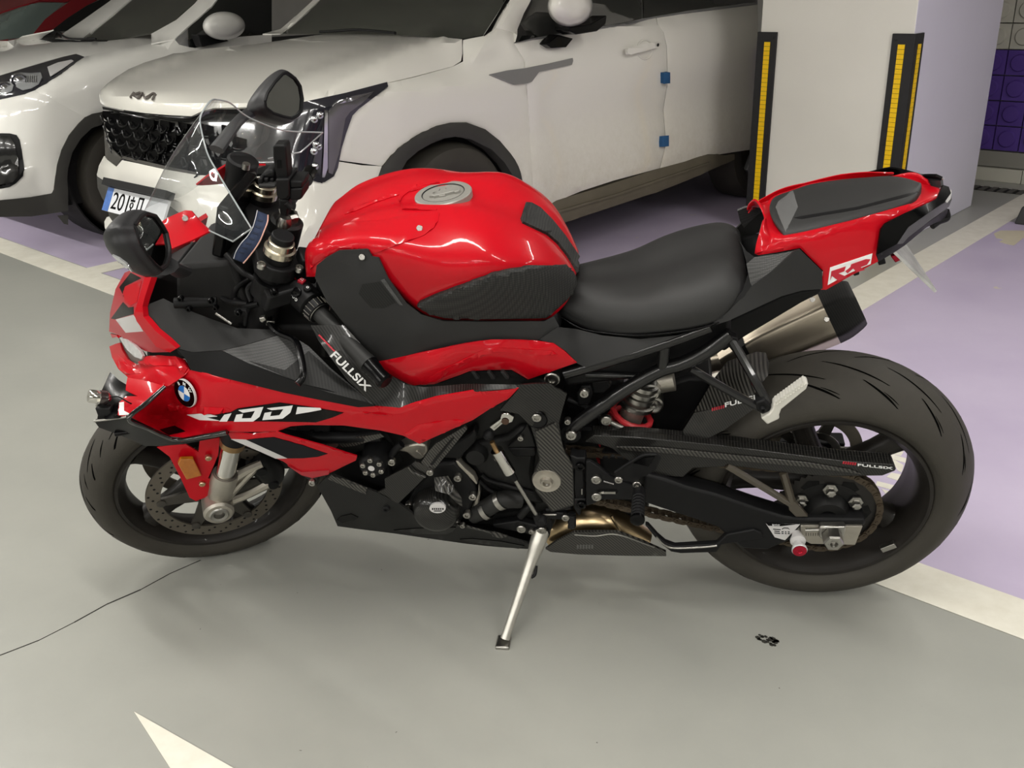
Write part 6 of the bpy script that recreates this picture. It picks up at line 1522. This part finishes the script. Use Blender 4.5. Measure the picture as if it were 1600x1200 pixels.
# ---------------- front camera pod on the wing
cpo = Q('z', 160, 545, .29)
cdir = nrm(Q('z', 60, 530, .30) - Q('z', 200, 545, .285))
pod = lathe('camera_pod', cpo, cdir, [(0, -.016), (.005, -.016), (.012, -.0145), (.0135, -.012), (.0135, .002), (.0125, .0025), (.0125, .006), (.0135, .0065), (.0135, .020), (.012, .022), (.009, .022), (0, .021)], CHROME, bike, 28)
lathe('pod_body', cpo, cdir, [(.0138, -.012), (.0140, -.011), (.0140, .0018), (.0138, .002)], mat('smoked_plastic', lin(44, 34, 34), .25, coat=.5), pod, 28)
lathe('pod_button', cpo, -cdir, [(.0065, .014), (.0065, .019), (.004, .021), (0, .021)], REDA, pod, 16)
tube('pod_clamp', [Q('z', 150, 590, .29), Q('z', 130, 625, .29), Q('z', 160, 660, .292), Q('z', 200, 640, .292)], .003, STEEL, pod)
box('pod_foot', Q('z', 210, 665, .295), (.016, 0, 0), (0, .008, 0), (0, 0, .010), BLK, pod, bevel=.002)
tube('pod_wire', [Q('z', 250, 545, .29), Q('z', 330, 540, .29), Q('z', 420, 590, .29), Q('z', 520, 635, .275), Q('z', 590, 640, .26), Q('z', 605, 615, .255), Q('z', 570, 610, .25)], .0014, BLK, pod, seg=6)
# spar cover with lettering
spar, spf, _ = bp('spar_cover', 'E', [(20, -110, .205), (60, -30, .215), (110, 40, .226), (220, 190, .246), (365, 326, .2505), (500, 338, .248), (700, 282, .24), (900, 246, .229), (1150, 232, .211), (1130, 212, .208), (860, 208, .205), (640, 226, .215), (540, 213, .22), (430, 148, .222), (370, 95, .22), (300, 0, .21), (200, -110, .195)], CARB, th=.004, mirror=True)
text_on('spar_lettering', 'FULLSIX', BK, tr('u', [(672, 792)])[0], tr('u', [(912, 1030)])[0], tr('u', [(712, 756)])[0], (.2335, .2485), WHITE, spar, off=.0045, bold=.02)
for i in range(6):
    x, y = 588 + i * 17, 660 + i * 18
    panel(BK, 'spar_stripe', tr('u', [(x, y), (x + 7, y - 6), (x + 28, y + 12), (x + 22, y + 20)]), REDP, spar, fld=spf, off=.003, th=.001, step=4)
# ================================================================ motorcycle: engine and controls
prism('engine_block', [(-1.03, -.125, .34), (-.86, -.125, .25), (-.60, -.125, .24), (-.555, -.125, .40), (-.585, -.125, .66), (-.72, -.125, .70), (-.98, -.125, .68), (-1.07, -.125, .52)], (0, .25, 0), DARK, bike, bevel=.015)
prism('radiator', [(-1.18, -.17, .46), (-1.12, -.17, .40), (-1.04, -.17, .62), (-1.09, -.17, .68)], (0, .34, 0), mat('radiator_black', lin(20, 20, 20), .7, noise=.3, nscale=160), bike, bevel=.004)
prism('airbox', [(-1.08, -.12, .70), (-.60, -.12, .68), (-.56, -.12, .80), (-.70, -.12, .93), (-.95, -.12, .95), (-1.05, -.12, .90)], (0, .24, 0), BLK, bike, bevel=.02)
# ribs and hoses glimpsed through the fairing opening
for i in range(5):
    x = 1330 + i * 45; bs('radiator_fin', 'B', [(x, 265 + i * 8), (x + 22, 262 + i * 8), (x + 30, 300 + i * 10), (x + 6, 305 + i * 10)], .18, .02, BLK, bevel=.001)
lathe('coolant_cap', Q('E', 135, 530, .185), (0, -1, 0), [(0, .006), (.010, .005), (.014, 0), (.014, -.02)], mat('dusty_pink', lin(120, 88, 86), .5), bike, 20)
tube('coolant_hose', [Q('E', -160, 470, .17), Q('E', 0, 500, .18), Q('E', 200, 500, .185), Q('E', 400, 490, .18)], .013, BLK, bike)
bp('heat_guard', 'E', [(150, 510, .19), (330, 490, .195), (400, 480, .2), (420, 495, .2), (260, 545, .195), (180, 555, .19)], CARBB, th=.003)
# starter-side round cover
sc_ = Q('v', 205, 548, .215)
st = lathe('clutch_slave_cover', sc_, (0, -1, 0), [(0, .004), (.022, .004), (.027, .0), (.030, -.008), (.031, -.06)], BLK, bike, 32)
for (x, y) in ((193, 492), (265, 520), (280, 578), (157, 588), (137, 532), (217, 605)): qb('v', x, y, .219, st, r=.006, m=STEEL, h=.005)
lathe('cover_badge', sc_ + np.array([0, -.0045, 0]), (0, -1, 0), [(.007, 0), (.007, .001), (0, .001)], WHITED, st, 16)
qb('v', 362, 505, .19, bike, r=.009)
bs('cylinder_case', 'v', [(405, 425), (460, 385), (560, 368), (630, 380), (640, 430), (612, 475), (590, 495), (540, 488), (480, 440)], .165, .04, ALU, bevel=.004)
bs('case_rib', 'v', [(545, 430), (560, 425), (610, 470), (595, 480)], .169, .006, ALU, bevel=.001)
tube('oil_pipe', [Q('v', 350, 470, .18), Q('v', 400, 400, .18), Q('v', 440, 370, .18)], .008, BLK, bike)
# carbon stay and plate
bp('engine_stay', 'v', [(585, 520, .20), (640, 440, .205), (700, 370, .21), (930, 232, .212), (948, 255, .212), (830, 400, .212), (690, 570, .208), (650, 575, .206), (612, 562, .203)], CARBB, th=.006)
bs('stay_groove', 'v', [(660, 530), (830, 330), (845, 330), (680, 535)], .2155, .002, BLK, bevel=0); 
bp('engine_plate', 'v', [(305, 640, .205), (400, 590, .205), (490, 545, .205), (545, 505, .203), (588, 520, .203), (640, 560, .205), (625, 622, .208), (530, 720, .21), (412, 834, .21), (240, 752, .21), (310, 718, .207)], CARB, th=.005)
tube('plate_edge_highlight', [Q('v', 492, 548, .211), Q('v', 530, 590, .213), Q('v', 600, 620, .213), Q('v', 628, 622, .212)], .003, CARBB, bike)  # lighter rod drawn as the edge highlight between stay and plate
qb('v', 660, 585, .212, bike, r=.008)
# alternator cover
fl_ = bs('alternator_case', 'v', [(500, 800), (540, 730), (600, 650), (680, 560), (760, 520), (850, 515), (900, 560), (960, 620), (1010, 700), (1020, 770), (985, 850), (965, 905), (920, 960), (870, 1000), (760, 985), (640, 965), (540, 900), (480, 850)], .165, .05, BLK, bevel=.006)
ac = Q('v', 718, 838, .16)
prof = [(0, .052), (.03, .050), (.044, .042), (.052, .028), (.054, .0)]
alt = lathe('alternator_cover', ac, (0, -1, 0), prof, CARB, bike, 40)
bp('cover_arm', 'v', [(692, 630, .185), (800, 618, .18), (850, 700, .185), (905, 790, .19), (912, 860, .19), (870, 830, .2), (800, 760, .206), (700, 735, .2)], CARBB, alt, th=.006)
lo_ = [(718 + 64 * math.cos(t), 873 + 38 * math.sin(t)) for t in np.linspace(0, 6.2832, 25)[:-1]]
bs('cover_badge', 'v', lo_, .216, .006, WHITED, alt, bevel=.0006)
for i in range(6): bs('badge_mark', 'v', [(675 + i * 16, 870), (685 + i * 16, 870), (685 + i * 16, 884), (675 + i * 16, 884)], .2165, .0006, BLK, alt, bevel=0)
bs('badge_mark', 'v', [(690, 890), (752, 890), (752, 896), (690, 896)], .2165, .0006, BLK, alt, bevel=0)
for (x, y) in ((500, 840), (650, 950), (865, 978), (950, 910), (995, 768), (878, 622)): qb('v', x, y, .168, fl_, r=.0095, m=STEEL, h=.009)
bs('gasket_edge', 'v', [(858, 505), (880, 505), (930, 560), (1000, 620), (1030, 680), (1022, 690), (960, 625), (890, 560)], .162, .02, ALU, bevel=.002)
bs('case_edge', 'v', [(985, 868), (1030, 760), (1040, 690), (1052, 760), (1040, 840), (1008, 872)], .155, .02, ALU, bevel=.003)
# gearbox side
gb_ = bs('gearbox_cover', 'x', [(40, 400), (130, 330), (330, 290), (440, 205), (500, 240), (540, 400), (520, 560), (540, 660), (600, 790), (480, 765), (330, 695), (200, 640), (120, 560), (60, 480)], .138, .03, DARK, bevel=.01)
bs('gearbox_shelf', 'x', [(335, 372), (535, 372), (545, 415), (530, 432), (385, 432)], .150, .02, BLK, gb_, bevel=.003)
bs('gearbox_bracket', 'x', [(335, 368), (400, 310), (480, 205), (515, 280), (540, 362)], .152, .01, DARK, gb_, bevel=.002); qb('x', 432, 292, .155, gb_, r=.007)
lathe('gearbox_boss', Q('x', 110, 420, .145), (0, -1, 0), [(0, .012), (.02, .011), (.026, 0), (.026, -.02)], DARK, gb_, 24)
for pts in ([(150, 560), (200, 600), (330, 640), (520, 690)], [(130, 600), (220, 680), (350, 720), (450, 760)]): tube('gearbox_rib', [Q('x', *p, .142) for p in pts], .005, BLK, gb_)
bs('gearbox_lower', 'x', [(180, 650), (330, 700), (480, 770), (470, 830), (250, 860), (160, 760)], .125, .03, BLK, gb_, bevel=.006)
bs('ecu_cover', 'v', [(720, 480), (800, 400), (960, 300), (1000, 260), (1030, 300), (1010, 360), (920, 450), (900, 490)], .16, .03, BLK, bevel=.004)
hs = tube('water_hose', [Q('x', 85, 850, .15), Q('x', 180, 805, .155), Q('x', 290, 745, .155), Q('x', 430, 735, .14)], .021, HOSE, bike, seg=16)
for a, b in (((150, 770), (212, 862)), ((262, 695), (312, 800))):
    pa, pb = Q('x', *a, .157), Q('x', *b, .157); c = (pa + pb) / 2; ax_ = nrm(Q('x', 290, 745, .155) - Q('x', 180, 805, .155))
    lathe('hose_clamp', c, ax_, [(.0215, -.006), (.0225, -.006), (.0225, .006), (.0215, .006)], STEEL, hs, 28, closed=True)
tube('water_hose', [Q('x', 430, 860, .14), Q('x', 480, 800, .14), Q('x', 520, 790, .13)], .010, DARK, bike)
# quick-shift linkage
arm = bs('shift_arm', 'x', [(288, 140), (300, 120), (345, 120), (385, 148), (372, 185), (330, 198), (300, 200), (240, 252), (205, 222), (285, 165)], .180, .016, CHROME, bevel=.002)
lathe('arm_bore', Q('x', 320, 178, .181), (0, -1, 0), [(.008, .0), (.008, .0008), (0, .0008)], mat('bore_brown', lin(70, 48, 34), .6), arm, 14)
bs('arm_groove', 'x', [(235, 225), (290, 180), (296, 186), (245, 232)], .1808, .001, STEEL, arm, bevel=0)
def seg(nm, a, b, w, r0, m, r1=None, par=None): return tube(nm, [Q('x', *a, w), Q('x', *b, w)], [r0, r1 or r0], m, par or arm, seg=18)
lathe('link_ball', Q('x', 200, 276, .182), (0, -1, 0), [(0, .012), (.006, .0105), (.0105, .006), (.012, 0), (.0105, -.006), (0, -.012)], BLK, arm, 20)
lk_ = seg('link_neck', (225, 325), (256, 388), .182, .0055, GOLD); seg('link_sensor', (258, 385), (352, 542), .182, .0135, CHROME)
for i in range(4): pass
bs('sensor_plug', 'x', [(232, 432), (262, 425), (302, 505), (290, 515), (268, 495), (262, 480), (240, 460)], .186, .014, STEEL, arm, bevel=.002)
seg('link_boot', (350, 540), (395, 598), .182, .0095, BLK, .006); seg('link_rod', (390, 595), (548, 855), .182, .0048, STEEL); seg('link_end', (545, 850), (575, 900), .182, .009, BLK, .013)
lathe('link_ball', Q('x', 585, 892, .184), (0, -1, 0), [(0, .013), (.008, .0105), (.0125, .004), (.0125, -.006), (0, -.012)], BLK, arm, 20)
# carbon frame cover and swingarm pivot
fcv, fcf, _ = bp('frame_cover', 'E', [(1150, 236, .212), (1130, 213, .208), (1240, 208, .196), (1310, 208, .188), (1412, 262, .176), (1392, 330, .176), (1368, 420, .176), (1378, 490, .178), (1392, 560, .178), (1445, 650, .176), (1452, 868, .168), (1330, 905, .168), (1240, 790, .172), (1228, 700, .176), (1262, 620, .182), (1242, 520, .186), (1215, 440, .192), (1150, 372, .20), (1048, 352, .21)], CARB, th=.005, mirror=True, step=7)
panel(BK, 'frame_cover_facet', tr('E', [(1240, 470), (1350, 420), (1372, 480), (1395, 570), (1440, 650), (1445, 862), (1335, 898), (1248, 788), (1236, 705), (1268, 620)]), CARBB, fcv, fld=fcf, off=.003, th=.003)
hc = Q('x', 550, 165, .19)
lathe('cover_hole', hc, (0, -1, 0), [(.022, .0015), (.020, .003), (.018, .0)], BLKG, fcv, 24); lathe('cover_hole_floor', hc, (0, -1, 0), [(.020, .0012), (0, .0012)], BLK, fcv, 24)
bolt(BK, hc + np.array([0, -.002, .008]), None, 0, fcv, r=.010, m=STEEL, h=.005)
pv = Q('x', 620, 598, .176)
lathe('pivot_cap', pv, (0, -1, 0), [(0, .006), (.007, .006), (.008, .014), (.012, .015), (.014, .006), (.022, .004), (.030, .006), (.032, .0)], ALU, bike, 32)
bs('pivot_tab', 'x', [(608, 635), (638, 635), (636, 662), (612, 662)], .186, .006, STEEL)
# rider foot control
plate_pts = [(212, 250), (250, 245), (340, 305), (430, 380), (510, 428), (640, 465), (700, 480), (758, 515), (768, 585), (740, 605), (660, 606), (345, 606), (300, 640), (215, 668)]
rs_ = bs('rearset_plate', 'y', plate_pts, .178, .010, BLK, bevel=.002)
bs('rearset_slot', 'y', [(305, 525), (340, 508), (500, 508), (515, 530), (495, 552), (340, 552)], .1786, .001, BLKG, rs_, bevel=0); bs('slot_edge', 'y', [(310, 540), (380, 528), (380, 550), (330, 552)], .1792, .001, CHROME, rs_, bevel=0)
bs('slot_edge', 'y', [(380, 532), (490, 532), (490, 552), (380, 552)], .1790, .001, STEEL, rs_, bevel=0)
for (x, y) in ((310, 410), (313, 570)): qb('y', x, y, .180, rs_, r=.011, m=STEEL, h=.006)
for (x, y) in ((520, 410), (690, 455)): qb('y', x, y, .188, rs_, r=.009, m=STEEL, h=.006)
for i in range(7):
    x = 380 + i * 14; bs('rearset_mark', 'y', [(x, 428 + i * 4), (x + 9, 431 + i * 4), (x + 9, 440 + i * 4), (x, 437 + i * 4)], .1786, .0006, WHITED, rs_, bevel=0)
hgd = panel(BK, 'heel_guard', tr('y', [(480, 350, .186), (600, 272, .186), (740, 190, .186), (870, 178, .186), (918, 215, .186), (870, 320, .186), (780, 380, .186), (715, 405, .186), (690, 440, .186), (490, 425, .186)]), BLK, rs_, th=.006, step=6)[0]
panel(BK, 'heel_guard_web', tr('y', [(660, 265, .1885), (760, 212, .1885), (860, 200, .1885), (800, 295, .1885), (700, 270, .1885)]), BLKG, rs_, th=.002, step=6)
tube('guard_edge', [Q('y', 485, 348, .188), Q('y', 600, 272, .188), Q('y', 745, 190, .188), Q('y', 875, 180, .188)], .003, BLK, rs_)
pgo = [Q('y', 712, 520, .19), Q('y', 708, 560, .21), Q('y', 700, 700, .255), Q('y', 696, 790, .285)]
fpg = tube('foot_peg', pgo, [.013, .0125, .0125, .0125], BLK, rs_, seg=16, smooth=False)
for k in range(7):
    t = (k + 1) / 8; c = pgo[1] * (1 - t) + pgo[3] * t
    lathe('peg_knurl', c, pgo[3] - pgo[1], [(.0125, -.003), (.0142, -.0015), (.0142, .0015), (.0125, .003)], BLK, fpg, 10, smooth=False)
lathe('peg_end', pgo[3], pgo[3] - pgo[1], [(.015, -.004), (.015, .003), (.008, .006), (0, .005)], BLKG, fpg, 14)
for (z_, pts, w) in (('y', [(65, 190), (130, 215), (210, 215), (215, 300), (170, 320), (70, 320)], .172), ('y', [(100, 300), (190, 310), (205, 600), (120, 640), (95, 500)], .168), ('y', [(100, 600), (215, 600), (215, 668), (165, 690), (165, 750), (140, 755), (100, 690)], .172)):
    bs('rearset_bracket', z_, pts, w, .03, BLK, rs_, bevel=.003)
for (x, y) in ((160, 290), (172, 648)): qb('y', x, y, .175, rs_, r=.010, m=BLKG, h=.006)
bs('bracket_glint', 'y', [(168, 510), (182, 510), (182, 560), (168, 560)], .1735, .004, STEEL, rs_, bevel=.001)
# lever cluster and spring at the stand
lc_ = bs('stand_bracket', 'x', [(225, 925), (420, 895), (440, 905), (540, 930), (560, 880), (640, 870), (660, 910), (655, 960), (620, 1010), (560, 1005), (430, 980), (240, 945)], .150, .02, BLK, bevel=.003)
for (x, y, r) in ((437, 948, .011), (585, 960, .011), (510, 966, .007)): qb('x', x, y, .153, lc_, r=r, m=STEEL)
bs('shift_lever', 'x', [(590, 845), (700, 838), (760, 842), (775, 870), (740, 890), (600, 882)], .165, .014, BLK, bevel=.003); qb('x', 756, 866, .168, bike, r=.009, m=STEEL)
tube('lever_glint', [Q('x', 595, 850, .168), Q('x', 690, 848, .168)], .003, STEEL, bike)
spr = [Q('x', 800 + 10 * t / 60 * 0, 845 + 95 * t / 60, .165) + .0075 * np.array([math.cos(t * .9), math.sin(t * .9), 0]) for t in range(61)]
tube('return_spring', spr, .0024, BLK, bike, n=1, seg=6, smooth=False)
tube('spring_core', [Q('x', 800, 840, .165), Q('x', 800, 935, .165), Q('x', 800, 955, .165)], [.0055, .006, .002], BLK, bike, smooth=False)
tube('shift_shaft', [Q('x', 620, 815, .155), Q('x', 720, 800, .155), Q('x', 800, 790, .16)], .007, BLK, bike)
# collector and belly pan
tube('exhaust_collector', [Q('f', 700, 200, .06), Q('f', 860, 150, .055), Q('f', 1000, 130, .05), Q('f', 1120, 170, .05), Q('f', 1300, 260, .04)], [.040, .042, .046, .042, .032], HEAT, bike, seg=24)
tube('collector_weld', [Q('f', 1100, 105, .097), Q('f', 1125, 150, .10), Q('f', 1150, 195, .092)], .004, HEAT, bike)
box('muffler_box', (-.50, .05, .25), (.12, 0, 0), (0, .08, 0), (0, 0, .05), DARK, bike, bevel=.02)
by, byf, bym = bp('belly_pan', 'E', [(55, 765, .205), (95, 725, .21), (128, 698, .213), (250, 750, .213), (380, 798, .21), (500, 860, .205), (560, 905, .20), (640, 962, .193), (800, 975, .185), (1000, 1020, .17), (1232, 1085, .15), (1232, 1108, .13), (960, 1088, .12), (700, 1054, .125), (480, 1022, .135), (300, 1000, .155), (165, 982, .17), (130, 900, .188)], CARBM, th=.005, mirror=True, ctrl=tr('E', [(400, 920, .208), (700, 1000, .18)]), step=8)
BYH = on(by)
panel(BK, 'belly_edge_highlight', tr('E', [(132, 702), (325, 776), (320, 806), (112, 722)]), CARBB, by, hit=BYH, off=.002, th=.002, step=6)  # paler weave paints the highlight along the pan's upper edge
panel(BK, 'belly_slot', tr('E', [(162, 945), (185, 925), (240, 912), (278, 930), (255, 945), (190, 960)]), BLKG, by, hit=BYH, off=.002, th=.002, step=6)
panel(BK, 'belly_shadow_gap', tr('E', [(470, 1000), (600, 990), (810, 985), (790, 1008), (760, 1020), (600, 1020)]), BLKG, by, hit=BYH, off=.002, th=.002, step=6)
panel(BK, 'belly_gap', tr('E', [(830, 1050), (900, 1046), (1050, 1060), (1180, 1085), (1150, 1100), (960, 1075)]), BLKG, by, hit=BYH, off=.002, th=.002, step=6)
panel(BK, 'belly_rib', tr('E', [(850, 945), (1000, 985), (1120, 1030), (1090, 1040), (980, 1000), (850, 965)]), CARBB, by, hit=BYH, off=.006, th=.006, step=6)
qb('E', 430, 884, .21, by, r=.008, m=BLK); qb('E', 28, 742, .215, by, r=.008, m=STEEL); qb('E', 845, 975, .185, by, r=.006, m=STEEL)
bot = [Q('E', *q) for q in ((165, 982, .17), (300, 1000, .155), (480, 1022, .135), (700, 1054, .125), (960, 1088, .12), (1232, 1108, .13))]
loft('belly_floor', [[p, p * np.array([1, .4, 1]) + np.array([0, 0, -.006]), p * np.array([1, -.4, 1]) + np.array([0, 0, -.006]), p * np.array([1, -1, 1])] for p in bot], CARBM, by, n=3, th=.004)
bsh, bsf, _ = bp('exhaust_shield', 'f', [(690, 312, .125), (760, 262, .135), (870, 206, .14), (1000, 203, .14), (1140, 205, .14), (1300, 265, .135), (1442, 330, .128), (1444, 356, .12), (1200, 354, .115), (900, 346, .115), (720, 330, .118)], CARBB, th=.005, mirror=True)
for i in range(6): panel(BK, 'shield_mark', tr('f', [(885 + i * 18, 286), (897 + i * 18, 286), (897 + i * 18, 310), (885 + i * 18, 310)]), mat('shield_grey%d' % i, lin(92, 92, 90), .4), bsh, fld=bsf, off=.001, th=.0006, step=8)
tube('shield_edge', [Q('f', 870, 222, .142), Q('f', 1000, 230, .143), Q('f', 1140, 222, .142), Q('f', 1370, 300, .134)], .0016, STEEL, bsh)
# toe guard below the swingarm
tg = tr('y', [(765, 845), (800, 855), (890, 955), (960, 1015), (1050, 1048), (1440, 1025)]) + tr('r', [(60, 745), (220, 716), (268, 735), (276, 768), (30, 806)]) + tr('y', [(1440, 1100), (1100, 1110), (1010, 1095), (930, 1035), (850, 950)])
slab(BK, 'toe_guard', tg, .156, .016, BLK, bike, bevel=.003)
tube('toe_guard_edge', [Q('y', 870, 950, .157), Q('y', 940, 1022, .157), Q('y', 1040, 1058, .157), Q('y', 1300, 1050, .157), Q('y', 1440, 1035, .157)], .0025, STEEL, bike)
# side stand
s0, s1 = Q('f', 665, 200, .145), np.array([-.6985, -.3080, .082])
d_ = nrm(s1 - s0)
ss = tube('side_stand', [s0 - d_ * .005, s0 + d_ * .03, s0 + (s1 - s0) * .3, s0 + (s1 - s0) * .6, s0 + (s1 - s0) * .9, s1], [.019, .0185, .0135, .0115, .0105, .011], mat('stand_alloy', lin(188, 186, 178), .35, metal=.75, noise=.15, nscale=50), bike, seg=12)
lathe('stand_pivot', s0, (0, -1, 0), [(0, .014), (.010, .014), (.012, .010), (.02, .008), (.022, -.03)], BLK, ss, 24); qb('f', 668, 190, .16, ss, r=.010)
ft = [Q('f', *q, .312) for q in ((395, 870), (430, 855), (468, 870), (470, 895), (435, 915), (420, 938), (378, 930), (390, 900))]
Zw = BK.M.T @ np.array([0, 0, 1.]); gz = s1
mk('stand_foot', *box_geo(s1 + d_ * .010, nrm(np.cross(Zw, (0, 1, 0))) * .016, nrm(np.cross(Zw, nrm(np.cross(Zw, (0, 1, 0))))) * .022, Zw * .006), STEEL, ss, bevel=.003)
tube('stand_tang', [s0 + (s1 - s0) * .32 + np.array([.014, 0, 0]), s0 + (s1 - s0) * .40 + np.array([.018, 0, 0]), s0 + (s1 - s0) * .43 + np.array([.012, 0, 0])], .004, BLK, ss)
for t in (.62, .66, .78, .84): 
    c = s0 + (s1 - s0) * t + np.array([-.002, -.0105, 0]); mk('stand_scuff', *box_geo(c, d_ * .009, (0, .0012, 0), np.cross(d_, (0, 1, 0)) * .002), BLK, ss, smooth=False)

# dark inner bodies that close the gaps below the seat and round the shock
prism('battery_tray', [(-.58, -.105, .72), (-.30, -.105, .82), (-.235, -.105, .84), (-.235, -.105, .78), (-.30, -.105, .70), (-.40, -.105, .665), (-.56, -.105, .64)], (0, .21, 0), BLK, bike, bevel=.01)
bs('inner_mudguard', 'F', [(760, 400), (860, 340), (960, 310), (1100, 320), (1020, 480), (930, 610), (900, 650), (790, 650), (740, 560)], .0, .10, BLK, bevel=.01)
bs('engine_rear_case', 'F', [(240, 330), (480, 310), (600, 330), (640, 500), (560, 640), (330, 660), (260, 560)], -.005, .14, DARK, bevel=.015)
bs('rear_case_lug', 'F', [(350, 400), (380, 360), (430, 360), (440, 400), (420, 460), (360, 470)], .10, .04, BLK, bevel=.004)
bs('connector_block', 'F', [(430, 340), (520, 330), (540, 360), (500, 400), (440, 400)], .09, .03, BLK, bevel=.003)
bs('chain_backing', 'F', [(260, 560), (640, 640), (640, 900), (480, 900), (330, 880), (300, 700)], .055, .12, BLK, bevel=.01)  # added dark slab, keeps the bright floor from showing behind the chain
for pts in ([(300, 430), (400, 470), (470, 520), (500, 600)], [(350, 560), (420, 540), (500, 460), (560, 430)]): tube('wiring', [Q('F', *p, .09) for p in pts], .006, BLK, bike)

bs('radiator_backing', 'B', [(1130, 275), (1300, 235), (1500, 240), (1750, 270), (1850, 420), (1700, 560), (1480, 520), (1400, 430)], .13, .2, mat('backing_dark', lin(16, 16, 16), .8), bevel=.006)  # added dark backing, hides the floor behind the lower fin
bs('belly_backing', 'E', [(60, 700), (150, 640), (300, 600), (440, 620), (460, 760), (400, 810), (200, 770)], .15, .26, BLK, bevel=.006)  # added dark slab, blacks out the gap between fin and belly pan
# ---------------------------------------------------------------- labels of parts that look different from the rest
for nm, lb in {'fuel_cap': 'round machined silver fuel cap', 'windscreen': 'clear curved windscreen', 'silencer': 'brushed bronze titanium silencer',
               'coil_spring': 'red coil spring', 'side_reflector': 'amber rectangular reflector', 'key_strap': 'navy blue woven key strap',
               'knee_pad': 'black ribbed rubber knee pad', 'roundel': 'round black, blue and white emblem', 'side_stand': 'bare alloy side stand',
               'exhaust_collector': 'heat-stained golden exhaust collector', 'passenger_peg': 'silver serrated passenger peg',
               'frame_cover': 'woven carbon frame cover', 'number_plate': 'white number plate reading 201', 'hood': 'pearl white hood'}.items():
    o = bpy.data.objects.get(nm)
    if o is not None and 'label' not in o.keys() and not (nm == 'windscreen' and o.parent is not bike): o['label'] = lb
# no part deeper than thing > part > sub-part (the parents passed over sit at their part's origin)
for o in list(bpy.data.objects):
    d_, q_ = 0, o
    while q_.parent is not None: q_ = q_.parent; d_ += 1
    if d_ > 2:
        assert o.parent.location.length < 1e-6, o.parent.name
        o.parent = o.parent.parent
